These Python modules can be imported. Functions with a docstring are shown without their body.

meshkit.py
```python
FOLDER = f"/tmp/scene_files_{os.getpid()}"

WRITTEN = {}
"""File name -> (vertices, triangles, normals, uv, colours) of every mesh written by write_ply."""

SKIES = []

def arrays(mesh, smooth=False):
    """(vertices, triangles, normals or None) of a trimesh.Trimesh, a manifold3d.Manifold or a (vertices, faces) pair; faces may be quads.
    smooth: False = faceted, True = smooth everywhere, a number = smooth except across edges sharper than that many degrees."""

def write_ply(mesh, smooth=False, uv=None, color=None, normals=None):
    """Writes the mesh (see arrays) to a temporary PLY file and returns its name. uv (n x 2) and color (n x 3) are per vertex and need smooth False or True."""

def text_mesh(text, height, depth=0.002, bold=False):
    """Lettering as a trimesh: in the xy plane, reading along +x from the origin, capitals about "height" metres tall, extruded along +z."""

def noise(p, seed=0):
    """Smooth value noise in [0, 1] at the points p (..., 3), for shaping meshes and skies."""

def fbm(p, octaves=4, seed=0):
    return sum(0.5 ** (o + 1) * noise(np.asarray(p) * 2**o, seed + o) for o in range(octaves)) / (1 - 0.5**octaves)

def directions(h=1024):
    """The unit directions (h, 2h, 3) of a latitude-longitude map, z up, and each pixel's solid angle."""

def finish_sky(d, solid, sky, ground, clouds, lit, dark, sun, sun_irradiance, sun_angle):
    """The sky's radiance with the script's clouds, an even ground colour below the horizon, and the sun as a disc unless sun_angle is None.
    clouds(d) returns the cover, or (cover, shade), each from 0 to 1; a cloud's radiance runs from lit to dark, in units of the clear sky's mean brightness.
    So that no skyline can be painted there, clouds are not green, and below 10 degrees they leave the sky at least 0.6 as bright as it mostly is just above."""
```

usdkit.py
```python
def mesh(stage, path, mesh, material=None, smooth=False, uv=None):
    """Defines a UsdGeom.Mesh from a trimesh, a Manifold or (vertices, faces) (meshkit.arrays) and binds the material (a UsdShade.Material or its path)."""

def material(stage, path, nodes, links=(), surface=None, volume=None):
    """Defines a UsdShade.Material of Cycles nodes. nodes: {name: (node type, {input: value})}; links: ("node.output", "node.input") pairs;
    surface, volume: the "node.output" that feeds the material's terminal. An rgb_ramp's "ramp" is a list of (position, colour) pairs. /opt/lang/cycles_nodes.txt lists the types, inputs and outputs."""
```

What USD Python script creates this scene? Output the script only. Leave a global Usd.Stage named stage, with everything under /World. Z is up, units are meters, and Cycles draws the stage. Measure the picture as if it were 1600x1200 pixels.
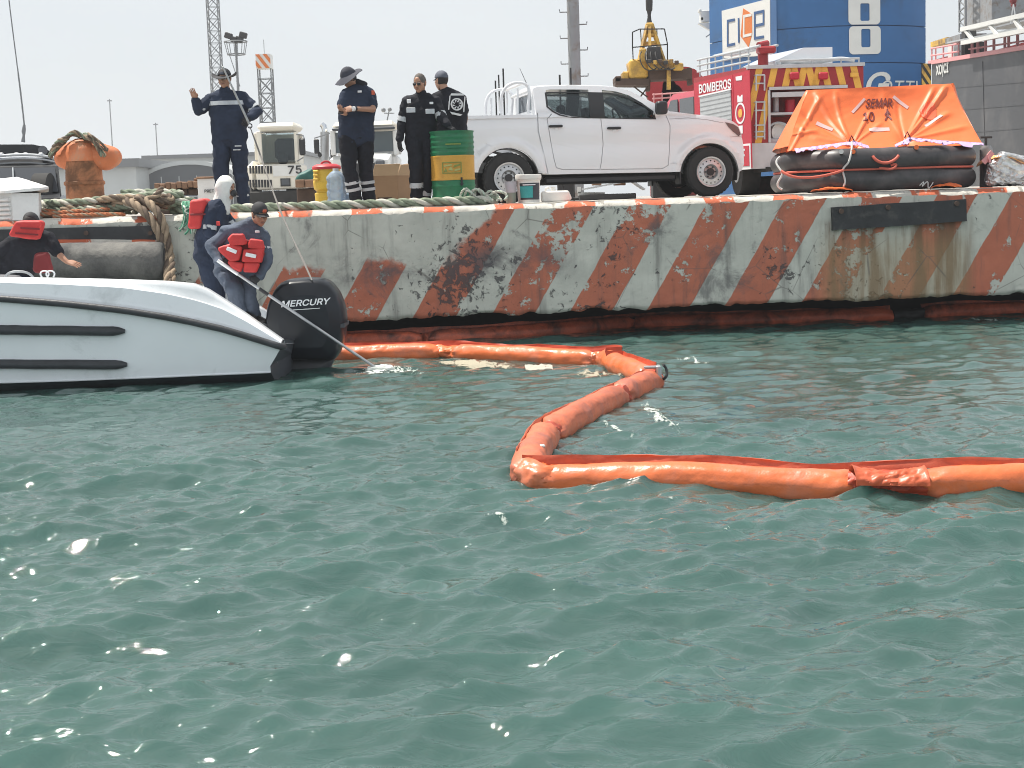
import math, random
import numpy as np, trimesh, manifold3d as m3, shapely, shapely.geometry as sg
import meshkit, usdkit
from shapely import affinity
from scipy.interpolate import CubicSpline
from scipy.ndimage import gaussian_filter, map_coordinates
from pxr import Usd, UsdGeom, UsdShade, UsdLux, Gf, Sdf

stage = Usd.Stage.CreateInMemory()
UsdGeom.SetStageUpAxis(stage, 'Z')
UsdGeom.SetStageMetersPerUnit(stage, 1.0)
WORLD = UsdGeom.Xform.Define(stage, '/World')
UsdGeom.Scope.Define(stage, '/World/Looks')

# ------------------------------------------------------------------ camera
FPX = 2400.0                                   # focal length in pixels of a 1600 px wide picture
CAM = np.array([0.0, 0.0, 1.835])
PITCH, ROLL = math.atan(287 / FPX), math.radians(1.9)
_f = np.array([0, math.cos(PITCH), -math.sin(PITCH)])
_r0 = np.array([1.0, 0, 0]); _u0 = np.cross(_r0, _f)
_r = math.cos(ROLL) * _r0 - math.sin(ROLL) * _u0
_u = math.cos(ROLL) * _u0 + math.sin(ROLL) * _r0
cam = UsdGeom.Camera.Define(stage, '/World/camera')
cam.AddTransformOp().Set(Gf.Matrix4d(*_r, 0, *_u, 0, *(-_f), 0, *CAM, 1))
cam.CreateHorizontalApertureAttr(36.0)
cam.CreateVerticalApertureAttr(27.0)
cam.CreateFocalLengthAttr(36.0 * FPX / 1600)
cam.CreateClippingRangeAttr(Gf.Vec2f(0.05, 20000))
cam.CreateExposureAttr(0.63)

# ------------------------------------------------------------------ sky and sun
SUN = np.array([-0.38, 0.20, 0.95]); SUN /= np.linalg.norm(SUN)
_el, _az = math.asin(SUN[2]), math.atan2(SUN[0], SUN[1])
skym = usdkit.material(stage, '/World/Looks/sky_look', {
    'sky': ('sky_texture', {'sky_type': 'single_scattering', 'sun_disc': False, 'sun_elevation': _el, 'sun_rotation': _az,
                            'altitude': 0.0, 'air_density': 1.0, 'aerosol_density': 4.0, 'ozone_density': 1.0}),
    'tc': ('texture_coordinate', {}),
    'mp': ('mapping', {'scale': (1.0, 1.0, 3.0)}),
    'n': ('noise_texture', {'scale': 1.6, 'detail': 6.0, 'roughness': 0.55, 'distortion': 0.6}),
    'r': ('rgb_ramp', {'ramp': [(0.0, (4.7, 5.1, 5.45)), (0.45, (5.1, 5.4, 5.65)), (1.0, (6.0, 6.2, 6.3))]}),
    'mx': ('mix', {'mix_type': 'mix', 'fac': 0.86}),
    'bg': ('background_shader', {'strength': 0.10})},
    [('tc.generated', 'mp.vector'), ('mp.vector', 'n.vector'), ('n.fac', 'r.fac'), ('sky.color', 'mx.color1'), ('r.color', 'mx.color2'),
     ('mx.color', 'bg.color')], surface='bg.background')
dome = UsdLux.DomeLight.Define(stage, '/World/sky')
UsdShade.MaterialBindingAPI.Apply(dome.GetPrim()).Bind(skym)
sun = UsdLux.DistantLight.Define(stage, '/World/sun')
sun.CreateIntensityAttr(1.2); sun.CreateAngleAttr(1.0); sun.CreateNormalizeAttr(True)
sun.CreateColorAttr(Gf.Vec3f(1.0, 0.95, 0.87))
_z = SUN; _x = np.cross([0, 0, 1.0], _z); _x /= np.linalg.norm(_x); _y = np.cross(_z, _x)
sun.AddTransformOp().Set(Gf.Matrix4d(*_x, 0, *_y, 0, *_z, 0, 0, 0, 50, 1))

# ------------------------------------------------------------------ helpers
def W(px, py, D):
    """World point that a pixel of the 1600x1200 photograph sees at world depth y = D."""
    d = _f + (px - 800) / FPX * _r + (600 - py) / FPX * _u
    return CAM + d * (D / d[1])
def WZ(px, py, z):
    d = _f + (px - 800) / FPX * _r + (600 - py) / FPX * _u
    return CAM + d * ((z - CAM[2]) / d[2])
def WQ(px, py, back=0.0):
    """... on the vertical plane of the quay face, moved back metres inland."""
    d = _f + (px - 800) / FPX * _r + (600 - py) / FPX * _u
    n = np.array([-QS, 1.0, 0.0]); t = (n @ (np.array([-2.17, 20.0 + back, 0]) - CAM)) / (n @ d)
    return CAM + d * t
QS = 0.085                                         # the quay runs slightly away to the right
def quay_y(x): return 20.0 + QS * (x + 2.17)
QANG = math.atan(QS)
QTOP = 1.79

M = {}
def mat(name, color, rough=0.6, metal=0.0, var=0.0, scale=8.0, bump=0.0, bscale=40.0, dirt=None, dirt_amt=0.0, dirt_scale=3.0, spec=0.5, coat=0.0, trans=0.0, subs=0.0, stretch=(1, 1, 1)):
    """Principled look with optional mottling, dirt patches and fine relief, all from 3-D noise."""
    nodes = {'p': ('principled_bsdf', {'base_color': color, 'roughness': rough, 'metallic': metal, 'specular_ior_level': spec, 'coat_weight': coat, 'coat_roughness': 0.08})}
    links = []
    src = None
    nodes['g'] = ('geometry', {})
    nodes['mp'] = ('mapping', {'scale': stretch}); links.append(('g.position', 'mp.vector'))
    if var > 0:
        nodes['n'] = ('noise_texture', {'scale': scale, 'detail': 5.0, 'roughness': 0.6})
        nodes['r'] = ('rgb_ramp', {'ramp': [(0.25, tuple(c * (1 - var) for c in color)), (0.75, tuple(min(1, c * (1 + var)) for c in color))]})
        links += [('mp.vector', 'n.vector'), ('n.fac', 'r.fac')]; src = 'r.color'
    if dirt is not None:
        nodes['dn'] = ('noise_texture', {'scale': dirt_scale, 'detail': 7.0, 'roughness': 0.68, 'distortion': 0.4})
        nodes['dr'] = ('rgb_ramp', {'ramp': [(max(0.0, 0.62 - dirt_amt * 0.4), (0, 0, 0)), (min(1.0, 0.80 - dirt_amt * 0.3), (1, 1, 1))]})
        nodes['dm'] = ('mix', {'mix_type': 'mix', 'color1': color, 'color2': dirt})
        links += [('mp.vector', 'dn.vector'), ('dn.fac', 'dr.fac'), ('dr.color', 'dm.fac')]
        if src: links.append((src, 'dm.color1'))
        src = 'dm.color'
    if src: links.append((src, 'p.base_color'))
    if bump > 0:
        nodes['bn'] = ('noise_texture', {'scale': bscale, 'detail': 4.0, 'roughness': 0.6})
        nodes['b'] = ('bump', {'strength': 1.0, 'distance': bump})
        links += [('mp.vector', 'bn.vector'), ('bn.fac', 'b.height'), ('b.normal', 'p.normal')]
    M[name] = usdkit.material(stage, '/World/Looks/' + name, nodes, links, surface='p.BSDF')
    return M[name]

_used = {}
def unique(parent, name):
    k = (parent, name); n = _used.get(k, 0); _used[k] = n + 1
    return f'{parent}/{name}' if n == 0 else f'{parent}/{name}_{n:03d}'

def tri(m):
    if isinstance(m, m3.Manifold):
        q = m.to_mesh(); return trimesh.Trimesh(np.array(q.vert_properties[:, :3]), np.array(q.tri_verts), process=False)
    if isinstance(m, (tuple, list)) and len(m) == 2 and not isinstance(m[0], trimesh.Trimesh):
        v, f = np.asarray(m[0], float), np.asarray(m[1], int)
        if f.shape[1] == 4: f = np.vstack([f[:, [0, 1, 2]], f[:, [0, 2, 3]]])
        return trimesh.Trimesh(v, f, process=False)
    if isinstance(m, (list, tuple)):
        return trimesh.util.concatenate([tri(x) for x in m])
    return m

class Node:
    def __init__(s, path, inv): s.path, s.inv = path, inv
    def part(s, name, mesh, material, smooth=35, label=None, kind=None):
        t = tri(mesh); v = trimesh.transform_points(t.vertices, s.inv) if s.inv is not None else t.vertices
        p = unique(s.path, name)
        g = usdkit.mesh(stage, p, trimesh.Trimesh(v, t.faces, process=False), M[material] if isinstance(material, str) else material, smooth=smooth)
        if label: g.GetPrim().SetCustomDataByKey('label', label)
        if kind: g.GetPrim().SetCustomDataByKey('kind', kind)
        return Node(p, s.inv)
    def group_xf(s, name):
        p = unique(s.path, name); UsdGeom.Xform.Define(stage, p); return Node(p, s.inv)

def tagp(prim, label, cat, group=None, kind=None):
    if label: prim.SetCustomDataByKey('label', label)
    if cat: prim.SetCustomDataByKey('category', cat)
    if group: prim.SetCustomDataByKey('group', group)
    if kind: prim.SetCustomDataByKey('kind', kind)

def thing(name, label, cat, loc=(0, 0, 0), rotz=0.0, world=True, group=None, kind=None):
    """A thing at its base. world=True: parts are given in world coordinates; else in the thing's own."""
    p = unique('/World', name); x = UsdGeom.Xform.Define(stage, p)
    x.AddTranslateOp().Set(Gf.Vec3d(*map(float, loc)))
    if rotz: x.AddRotateZOp().Set(math.degrees(rotz))
    tagp(x.GetPrim(), label, cat, group, kind)
    inv = None
    if world:
        T = trimesh.transformations.translation_matrix(loc) @ trimesh.transformations.rotation_matrix(rotz, [0, 0, 1])
        inv = np.linalg.inv(T)
    return Node(p, inv)
def single(name, mesh, material, label=None, cat=None, smooth=35, group=None, kind=None):
    p = unique('/World', name); t = tri(mesh)
    g = usdkit.mesh(stage, p, t, M[material] if isinstance(material, str) else material, smooth=smooth)
    tagp(g.GetPrim(), label, cat, group, kind); return g
def copy_of(src, name, label, cat, loc, rotz=0.0, group=None):
    p = unique('/World', name); x = UsdGeom.Xform.Define(stage, p)
    x.AddTranslateOp().Set(Gf.Vec3d(*map(float, loc)))
    if rotz: x.AddRotateZOp().Set(math.degrees(rotz))
    x.GetPrim().GetReferences().AddInternalReference(src.path)
    x.GetPrim().SetInstanceable(True); tagp(x.GetPrim(), label, cat, group)

TR = trimesh.transformations
def rot(mesh, ang, axis=(0, 0, 1), at=(0, 0, 0)):
    t = tri(mesh).copy(); t.apply_transform(TR.rotation_matrix(ang, axis, at)); return t
def mov(mesh, d):
    t = tri(mesh).copy(); t.apply_translation(d); return t
def box(c, s, bev=0.0):
    c, s = np.asarray(c, float), np.asarray(s, float) / 2
    if bev <= 0:
        t = trimesh.creation.box(extents=s * 2); t.apply_translation(c); return t
    bev = min(bev, s.min() * 0.98); pts = []
    for sx in (-1, 1):
        for sy in (-1, 1):
            for sz in (-1, 1):
                q = np.array([sx, sy, sz])
                for k in range(3):
                    e = s - bev; e[k] = s[k]; pts.append(c + q * e)
    return trimesh.convex.convex_hull(np.array(pts))
def frame_along(p):
    p = np.asarray(p, float); t = np.gradient(p, axis=0); t /= np.linalg.norm(t, axis=1, keepdims=True) + 1e-12
    a = np.zeros_like(t)
    ref = np.array([0, 0, 1.0]) if abs(t[0, 2]) < 0.9 else np.array([1.0, 0, 0])
    a[0] = np.cross(t[0], ref)
    a[0] /= np.linalg.norm(a[0])
    for i in range(1, len(p)):
        v = a[i - 1] - t[i] * (a[i - 1] @ t[i]); a[i] = v / (np.linalg.norm(v) + 1e-12)
    return t, a, np.cross(t, a)
def tube(p, r, n=8, cap=True, close=False):
    p = np.asarray(p, float); m = len(p); r = np.broadcast_to(r, (m,))
    t, a, b = frame_along(p); an = np.arange(n) * 2 * np.pi / n
    v = p[:, None] + r[:, None, None] * (np.cos(an)[None, :, None] * a[:, None] + np.sin(an)[None, :, None] * b[:, None])
    i, j = np.meshgrid(np.arange(m - 1), np.arange(n), indexing='ij')
    q = np.stack([i * n + j, i * n + (j + 1) % n, (i + 1) * n + (j + 1) % n, (i + 1) * n + j], -1).reshape(-1, 4)
    f = np.vstack([q[:, [0, 1, 2]], q[:, [0, 2, 3]]]); v = v.reshape(-1, 3)
    if cap:
        f = np.vstack([f, [[m * n, (k + 1) % n, k] for k in range(n)], [[m * n + 1, (m - 1) * n + k, (m - 1) * n + (k + 1) % n] for k in range(n)]])
        v = np.vstack([v, p[0], p[-1]])
    return trimesh.Trimesh(v, f, process=False)
def spline(p, n=40):
    p = np.asarray(p, float); s = np.r_[0, np.cumsum(np.linalg.norm(np.diff(p, axis=0), axis=1) + 1e-9)]
    return CubicSpline(s, p)(np.linspace(0, s[-1], n))
def bar(a, b, w, h=None, up=(0, 0, 1)):
    a, b = np.asarray(a, float), np.asarray(b, float); h = w if h is None else h
    d = b - a; L = np.linalg.norm(d); d /= L; up = np.asarray(up, float)
    if abs(d @ up) > 0.95: up = np.array([0, 1.0, 0]) if abs(d[1]) < 0.9 else np.array([1.0, 0, 0])
    s = np.cross(d, up); s /= np.linalg.norm(s); u = np.cross(s, d)
    t = trimesh.creation.box(extents=(L, w, h)); T = np.eye(4); T[:3, 0], T[:3, 1], T[:3, 2], T[:3, 3] = d, -s, u, (a + b) / 2
    t.apply_transform(T); return t
def rod(a, b, r, n=8): return tube([a, b], r, n)
def lathe(prof, n=32, c=(0, 0, 0)):
    """prof: (radius, z) pairs from bottom to top."""
    t = trimesh.creation.revolve(np.asarray(prof, float), sections=n); t.apply_translation(c); return t
def cyl(a, b, r, n=24): return tube([a, b], r, n)
def extr(poly, depth):
    """Shapely polygon in (x, z) drawn upright, extruded from y=0 to y=depth."""
    if not isinstance(poly, (sg.Polygon, sg.MultiPolygon)): poly = sg.Polygon(poly)
    ts = [trimesh.creation.extrude_polygon(g, depth, engine='earcut') for g in getattr(poly, 'geoms', [poly])]
    t = trimesh.util.concatenate(ts); v = t.vertices.copy(); t.vertices = np.stack([v[:, 0], v[:, 2], v[:, 1]], 1); t.faces = t.faces[:, ::-1]; return t
def sph(c, r, sub=2, s=(1, 1, 1)):
    t = trimesh.creation.icosphere(sub, 1.0); t.vertices = t.vertices * np.asarray(s) * r + np.asarray(c); return t
def msph(c, r, n=14): return m3.Manifold.sphere(float(r), n).translate([float(x) for x in c])
def mhull(balls, n=14): return m3.Manifold.batch_hull([msph(c, r, n) for c, r in balls])
def mtri(t):
    t = tri(t); return m3.Manifold(m3.Mesh(np.asarray(t.vertices, np.float32), np.asarray(t.faces, np.uint32)))
def grid(P, flip=False):
    """Quad sheet through an array of points (m, n, 3)."""
    m, n = P.shape[:2]; i, j = np.meshgrid(np.arange(m - 1), np.arange(n - 1), indexing='ij')
    q = np.stack([i * n + j, (i + 1) * n + j, (i + 1) * n + j + 1, i * n + j + 1], -1).reshape(-1, 4)
    if flip: q = q[:, ::-1]
    return tri((P.reshape(-1, 3), q))
def sheet(P, th, n=None):
    """A grid with thickness."""
    P = np.asarray(P, float); du = np.gradient(P, axis=0); dv = np.gradient(P, axis=1); N = np.cross(du, dv); N /= np.linalg.norm(N, axis=2, keepdims=True) + 1e-12
    a, b = grid(P + N * th / 2), grid(P - N * th / 2, True); m, k = P.shape[:2]
    ring = [i * k for i in range(m)] + [(m - 1) * k + j for j in range(1, k)] + [i * k + k - 1 for i in range(m - 2, -1, -1)] + [j for j in range(k - 2, 0, -1)]
    o = m * k; f = []
    for x, y in zip(ring, ring[1:] + ring[:1]): f += [[x, o + x, o + y], [x, o + y, y]]
    return trimesh.Trimesh(np.vstack([a.vertices, b.vertices]), np.vstack([a.faces, np.asarray(b.faces) + o, np.asarray(f)[:, ::-1]]), process=False)
def rough_up(t, amp, scale, seed=0, octaves=3):
    t = tri(t).copy(); t.merge_vertices(); n = t.vertex_normals
    t.vertices = t.vertices + n * ((meshkit.fbm(t.vertices * scale + 37.0, octaves, seed) - 0.5) * 2 * amp)[:, None]; return t
def text(s, h, depth=0.004, bold=True, slant=0.0, sx=1.0):
    """Lettering upright in the xz plane, facing -y, starting at the origin; depth along -y."""
    t = meshkit.text_mesh(s, h, depth, bold); v = np.array(t.vertices)
    x = (v[:, 0] + slant * v[:, 1]) * sx
    t = trimesh.Trimesh(np.stack([x, -v[:, 2], v[:, 1]], 1), t.faces, process=False); return t
def place(t, o, xdir, zdir=(0, 0, 1)):
    """Puts an upright xz drawing at o with its x along xdir and its z along zdir (front = -y)."""
    x = np.asarray(xdir, float); x /= np.linalg.norm(x); z = np.asarray(zdir, float); z = z - x * (x @ z); z /= np.linalg.norm(z); y = np.cross(z, x)
    T = np.eye(4); T[:3, 0], T[:3, 1], T[:3, 2], T[:3, 3] = x, y, z, o
    t = tri(t).copy(); t.apply_transform(T); return t
QX = np.array([math.cos(QANG), math.sin(QANG), 0.0])       # along the quay
QN = np.array([math.sin(QANG), -math.cos(QANG), 0.0])      # out of the quay face, to the water
# ------------------------------------------------------------------ water
def ocean(size=26.0, n=1024, wind=(0.34, -0.94), peak=1.5, rms=0.0270, chop=0.52, seed=5, cut=0.016):
    rng = np.random.default_rng(seed); k1 = 2 * np.pi * np.fft.fftfreq(n, size / n); kx, ky = np.meshgrid(k1, k1, indexing='ij')
    k = np.hypot(kx, ky); k[0, 0] = 1e9; kp = 2 * np.pi / peak; w = np.asarray(wind) / np.linalg.norm(wind)
    c = (kx * w[0] + ky * w[1]) / k
    S = np.exp(-1.25 * (kp / k) ** 2) / k ** 3.15 * (0.035 + np.abs(c) ** 3.6) * np.exp(-(k * cut) ** 2)
    a = np.sqrt(S) * (rng.normal(size=(n, n)) + 1j * rng.normal(size=(n, n)))
    h = np.fft.ifft2(a).real; s = rms / h.std(); a *= s; h *= s
    dx = np.fft.ifft2(-1j * kx / k * a).real; dy = np.fft.ifft2(-1j * ky / k * a).real
    return h, -dx * chop, -dy * chop
_h, _dx, _dy = ocean()
_calm = ocean(wind=(0.2, -0.98), peak=1.0, rms=0.0125, chop=0.5, seed=11, cut=0.040)          # smoother water inside the boom and under the wall
def wave(x, y, damp=1.0):
    i = np.stack([(x / 26.0 * 1024).ravel() % 1024, (y / 26.0 * 1024).ravel() % 1024])
    g = lambda a, b: (map_coordinates(a, i, order=1, mode='grid-wrap').reshape(x.shape) * damp + map_coordinates(b, i, order=1, mode='grid-wrap').reshape(x.shape) * np.clip((1 - damp) / 0.8, 0, 1))
    return g(_h, _calm[0]), g(_dx, _calm[1]), g(_dy, _calm[2])
def boom_shelter(x, y):
    """Waves die down inside the boom, close to the wall and behind the boat."""
    far = np.clip((y - 10.5) / 3.5, 0, 1)
    return 1.0 - 0.82 * far * far * (3 - 2 * far)
def water_z(x, y):
    x, y = np.asarray(x, float), np.asarray(y, float); return wave(x, y, boom_shelter(x, y))[0]
xs = np.concatenate([np.linspace(-420, -12, 25)[:-1], np.linspace(-12, -8.2, 60)[:-1], np.arange(-8.2, 8.8, 0.026), np.linspace(8.8, 12.5, 60)[1:], np.linspace(12.5, 420, 25)[1:]])
ys = np.concatenate([np.linspace(-300, 0, 14)[:-1], np.linspace(0, 4.3, 70)[:-1], np.geomspace(4.3, 22.4, 650), [24, 30, 60, 150, 400, 1200]])
X, Y = np.meshgrid(xs, ys, indexing='ij')
near = (np.abs(X) < 12.6) & (Y > -0.1) & (Y < 22.5)
h, dx, dy = wave(X, Y, boom_shelter(X, Y))
fade = np.clip((12.6 - np.abs(X)) / 2.0, 0, 1) * np.clip(Y / 1.0, 0, 1) * np.clip((22.6 - Y) / 1.0, 0, 1)
h, dx, dy = h * fade, dx * fade, dy * fade
M['water_look'] = usdkit.material(stage, '/World/Looks/water_look', {
    'g': ('geometry', {}),
    'mp': ('mapping', {'scale': (0.5, 1.0, 1.0), 'rotation': (0, 0, 0.2)}),
    'n1': ('noise_texture', {'scale': 8.5, 'detail': 3.5, 'roughness': 0.60, 'distortion': 0.9}),
    'xyz': ('separate_xyz', {}),
    'calm': ('map_range', {'range_type': 'smoothstep', 'from_min': 9.5, 'from_max': 14.0, 'to_min': 0.016, 'to_max': 0.0045, 'clamp': True}),
    'b1': ('bump', {'strength': 1.0}),
    'n3': ('noise_texture', {'scale': 0.5, 'detail': 2.0}),
    'r3': ('rgb_ramp', {'ramp': [(0.3, (0.033, 0.069, 0.061)), (0.7, (0.043, 0.087, 0.077))]}),
    'p': ('principled_bsdf', {'roughness': 0.035, 'ior': 1.50, 'subsurface_method': 'burley', 'subsurface_weight': 1.0, 'subsurface_scale': 0.35, 'subsurface_radius': (0.7, 1.0, 0.95)})},
    [('g.position', 'mp.vector'), ('mp.vector', 'n1.vector'), ('n1.fac', 'b1.height'), ('g.position', 'xyz.vector'), ('xyz.y', 'calm.value'), ('calm.result', 'b1.distance'),
     ('g.position', 'n3.vector'), ('n3.fac', 'r3.fac'), ('r3.color', 'p.base_color'), ('b1.normal', 'p.normal')], surface='p.BSDF')
single('water', grid(np.stack([X + dx, Y + dy, h], -1)), 'water_look', smooth=True, kind='structure')

# ------------------------------------------------------------------ quay
def ql(px): return None
QO = np.array([-2.17, 20.0, 0.0])
def qpt(u, z, back=0.0): return QO + QX * u - QN * back + np.array([0, 0, z])
def qu(px, py=400): return float((WQ(px, py) - QO) @ QX)
def qz(px, py): return float(WQ(px, py)[2])
mat('deck_look', (0.36, 0.34, 0.31), 0.9, var=0.25, scale=1.5, bump=0.004, bscale=30, dirt=(0.16, 0.15, 0.14), dirt_amt=0.4, dirt_scale=0.6)
deck = [qpt(-90, QTOP, 0.09), qpt(90, QTOP, 0.09), qpt(90, QTOP, 700), qpt(-400, QTOP, 700)]
dk = trimesh.Trimesh(np.vstack([deck, np.array(deck) - [0, 0, 1.2]]), [[0, 1, 2], [0, 2, 3], [6, 5, 4], [7, 6, 4], [4, 5, 1], [4, 1, 0], [5, 6, 2], [5, 2, 1], [6, 7, 3], [6, 3, 2], [7, 4, 0], [7, 0, 3]], process=False)
single('quay_deck', dk, 'deck_look', smooth=False, kind='structure')
# painted concrete face
ZB = 0.355
def sepnode(): return {'g': ('geometry', {}), 'sub': ('vector_math', {'math_type': 'subtract', 'vector2': tuple(QO)}),
                       'u': ('vector_math', {'math_type': 'dot_product', 'vector2': tuple(QX)}), 'xyz': ('separate_xyz', {}), 'uv': ('combine_xyz', {})}
def seplinks(): return [('g.position', 'sub.vector1'), ('sub.vector', 'u.vector1'), ('g.position', 'xyz.vector'), ('u.value', 'uv.x'), ('xyz.z', 'uv.y')]
U0 = qu(644, 487)         # an orange band starts here at the foot of the slab
PER = 1.04
class G:
    """Small builder for a node graph."""
    def __init__(s): s.n, s.l, s.k = dict(sepnode()), list(seplinks()), 0
    def add(s, kind, params, **ins):
        s.k += 1; nm = f'a{s.k}'; s.n[nm] = (kind, params)
        for sock, src in ins.items(): s.l.append((src, f'{nm}.{sock}'))
        return nm
    def math(s, op, a, b=None, c=None, clamp=False):
        p = {'math_type': op, 'use_clamp': clamp}; ins = {}
        for i, x in enumerate((a, b, c), 1):
            if x is None: continue
            if isinstance(x, str): ins[f'value{i}'] = x
            else: p[f'value{i}'] = float(x)
        return s.add('math', p, **ins) + '.value'
    def noise(s, scale, detail=5.0, rough=0.6, stretch=None, dist=0.0, off=(0, 0, 0), vec='uv.vector'):
        m = s.add('mapping', {'scale': stretch or (1, 1, 1), 'location': off}, vector=vec)
        return s.add('noise_texture', {'scale': scale, 'detail': detail, 'roughness': rough, 'distortion': dist}, vector=m + '.vector') + '.fac'
    def step(s, x, lo, hi): return s.add('map_range', {'range_type': 'smoothstep', 'from_min': lo, 'from_max': hi, 'to_min': 0.0, 'to_max': 1.0, 'clamp': True}, value=x) + '.result'
    def mixc(s, fac, a, b, kind='mix'):
        p = {'mix_type': kind}; ins = {}
        for nm, x in (('fac', fac), ('color1', a), ('color2', b)):
            if isinstance(x, str): ins[nm] = x
            else: p[nm] = x
        return s.add('mix', p, **ins) + '.color'
g = G()
u, z = 'u.value', 'xyz.z'
wob = g.noise(3.0, 4.0)
s_ = g.math('subtract', u, g.math('multiply', g.math('subtract', z, ZB), 0.60))
s_ = g.math('add', g.math('subtract', s_, U0), g.math('multiply', g.math('subtract', wob, 0.5), 0.05))
fr = g.math('fraction', g.math('divide', g.math('add', s_, PER * 40), PER))
band = g.math('multiply', g.step(fr, 0.0, 0.015), g.math('subtract', 1.0, g.step(fr, 0.545, 0.56)))
# where the orange has gone: the upper left part of the face
lost_n = g.noise(1.2, 6.0, 0.65, off=(3, 1, 0))
zz = g.math('add', z, g.math('multiply', g.math('subtract', lost_n, 0.5), 0.9))
limit = g.math('subtract', 1.10, g.math('multiply', g.step(u, 1.3, 2.6), -1.2))   # u beyond 2: paint reaches the top
lost = g.step(g.math('subtract', zz, limit), -0.10, 0.02)
flake_n = g.noise(5.0, 10.0, 0.72, off=(7, 2, 0)); flake_big = g.noise(0.7, 3.0, off=(1, 9, 0))
flake = g.step(g.math('add', flake_n, g.math('multiply', g.math('subtract', flake_big, 0.5), 0.72)), 0.570, 0.595)
paint = g.math('multiply', band, g.math('multiply', g.math('subtract', 1.0, lost), g.math('subtract', 1.0, flake)), clamp=True)
tone = g.noise(2.2, 6.0, 0.6)
conc = g.mixc(tone, (0.33, 0.333, 0.293), (0.62, 0.62, 0.548))
orange = g.mixc(g.noise(2.6, 7.0, 0.66, off=(4, 4, 0)), (0.33, 0.095, 0.056), (0.52, 0.165, 0.092))
col = g.mixc(paint, conc, orange)
# dark flakes and pits on the white bands
pit_n = g.noise(9.0, 9.0, 0.7, off=(11, 5, 0), dist=0.6); pit_big = g.noise(0.55, 2.0, off=(5, 5, 0))
pit = g.step(g.math('add', pit_n, g.math('multiply', g.math('subtract', pit_big, 0.5), 0.85)), 0.612, 0.642)
col = g.mixc(g.math('multiply', pit, 0.85), col, (0.045, 0.042, 0.045))
# grime: vertical streaks and a dark tide band half way up on the left
st = g.noise(2.4, 6.0, 0.62, stretch=(2.2, 0.22, 1), off=(2, 0, 0))
col = g.mixc(g.math('multiply', g.step(st, 0.50, 0.74), 0.62), col, (0.075, 0.068, 0.066))
gr = g.noise(1.5, 8.0, 0.7, off=(9, 3, 0), dist=0.5)
zc = g.math('absolute', g.math('subtract', g.math('add', z, g.math('multiply', g.math('subtract', lost_n, 0.5), 0.5)), 1.02))
bandm = g.math('multiply', g.math('subtract', 1.0, g.step(zc, 0.05, 0.34)), g.math('multiply', g.math('subtract', 1.0, g.step(u, 2.3, 3.6)), g.step(u, -1.2, 0.6)))
col = g.mixc(g.math('multiply', g.math('multiply', bandm, g.step(gr, 0.40, 0.60)), 0.80), col, (0.072, 0.064, 0.072))
gb = g.math('add', gr, g.math('multiply', g.math('subtract', g.noise(0.45, 2.0, off=(3, 8, 0)), 0.5), 0.5))
col = g.mixc(g.math('multiply', g.step(gb, 0.565, 0.70), 0.68), col, (0.085, 0.080, 0.082))
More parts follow.
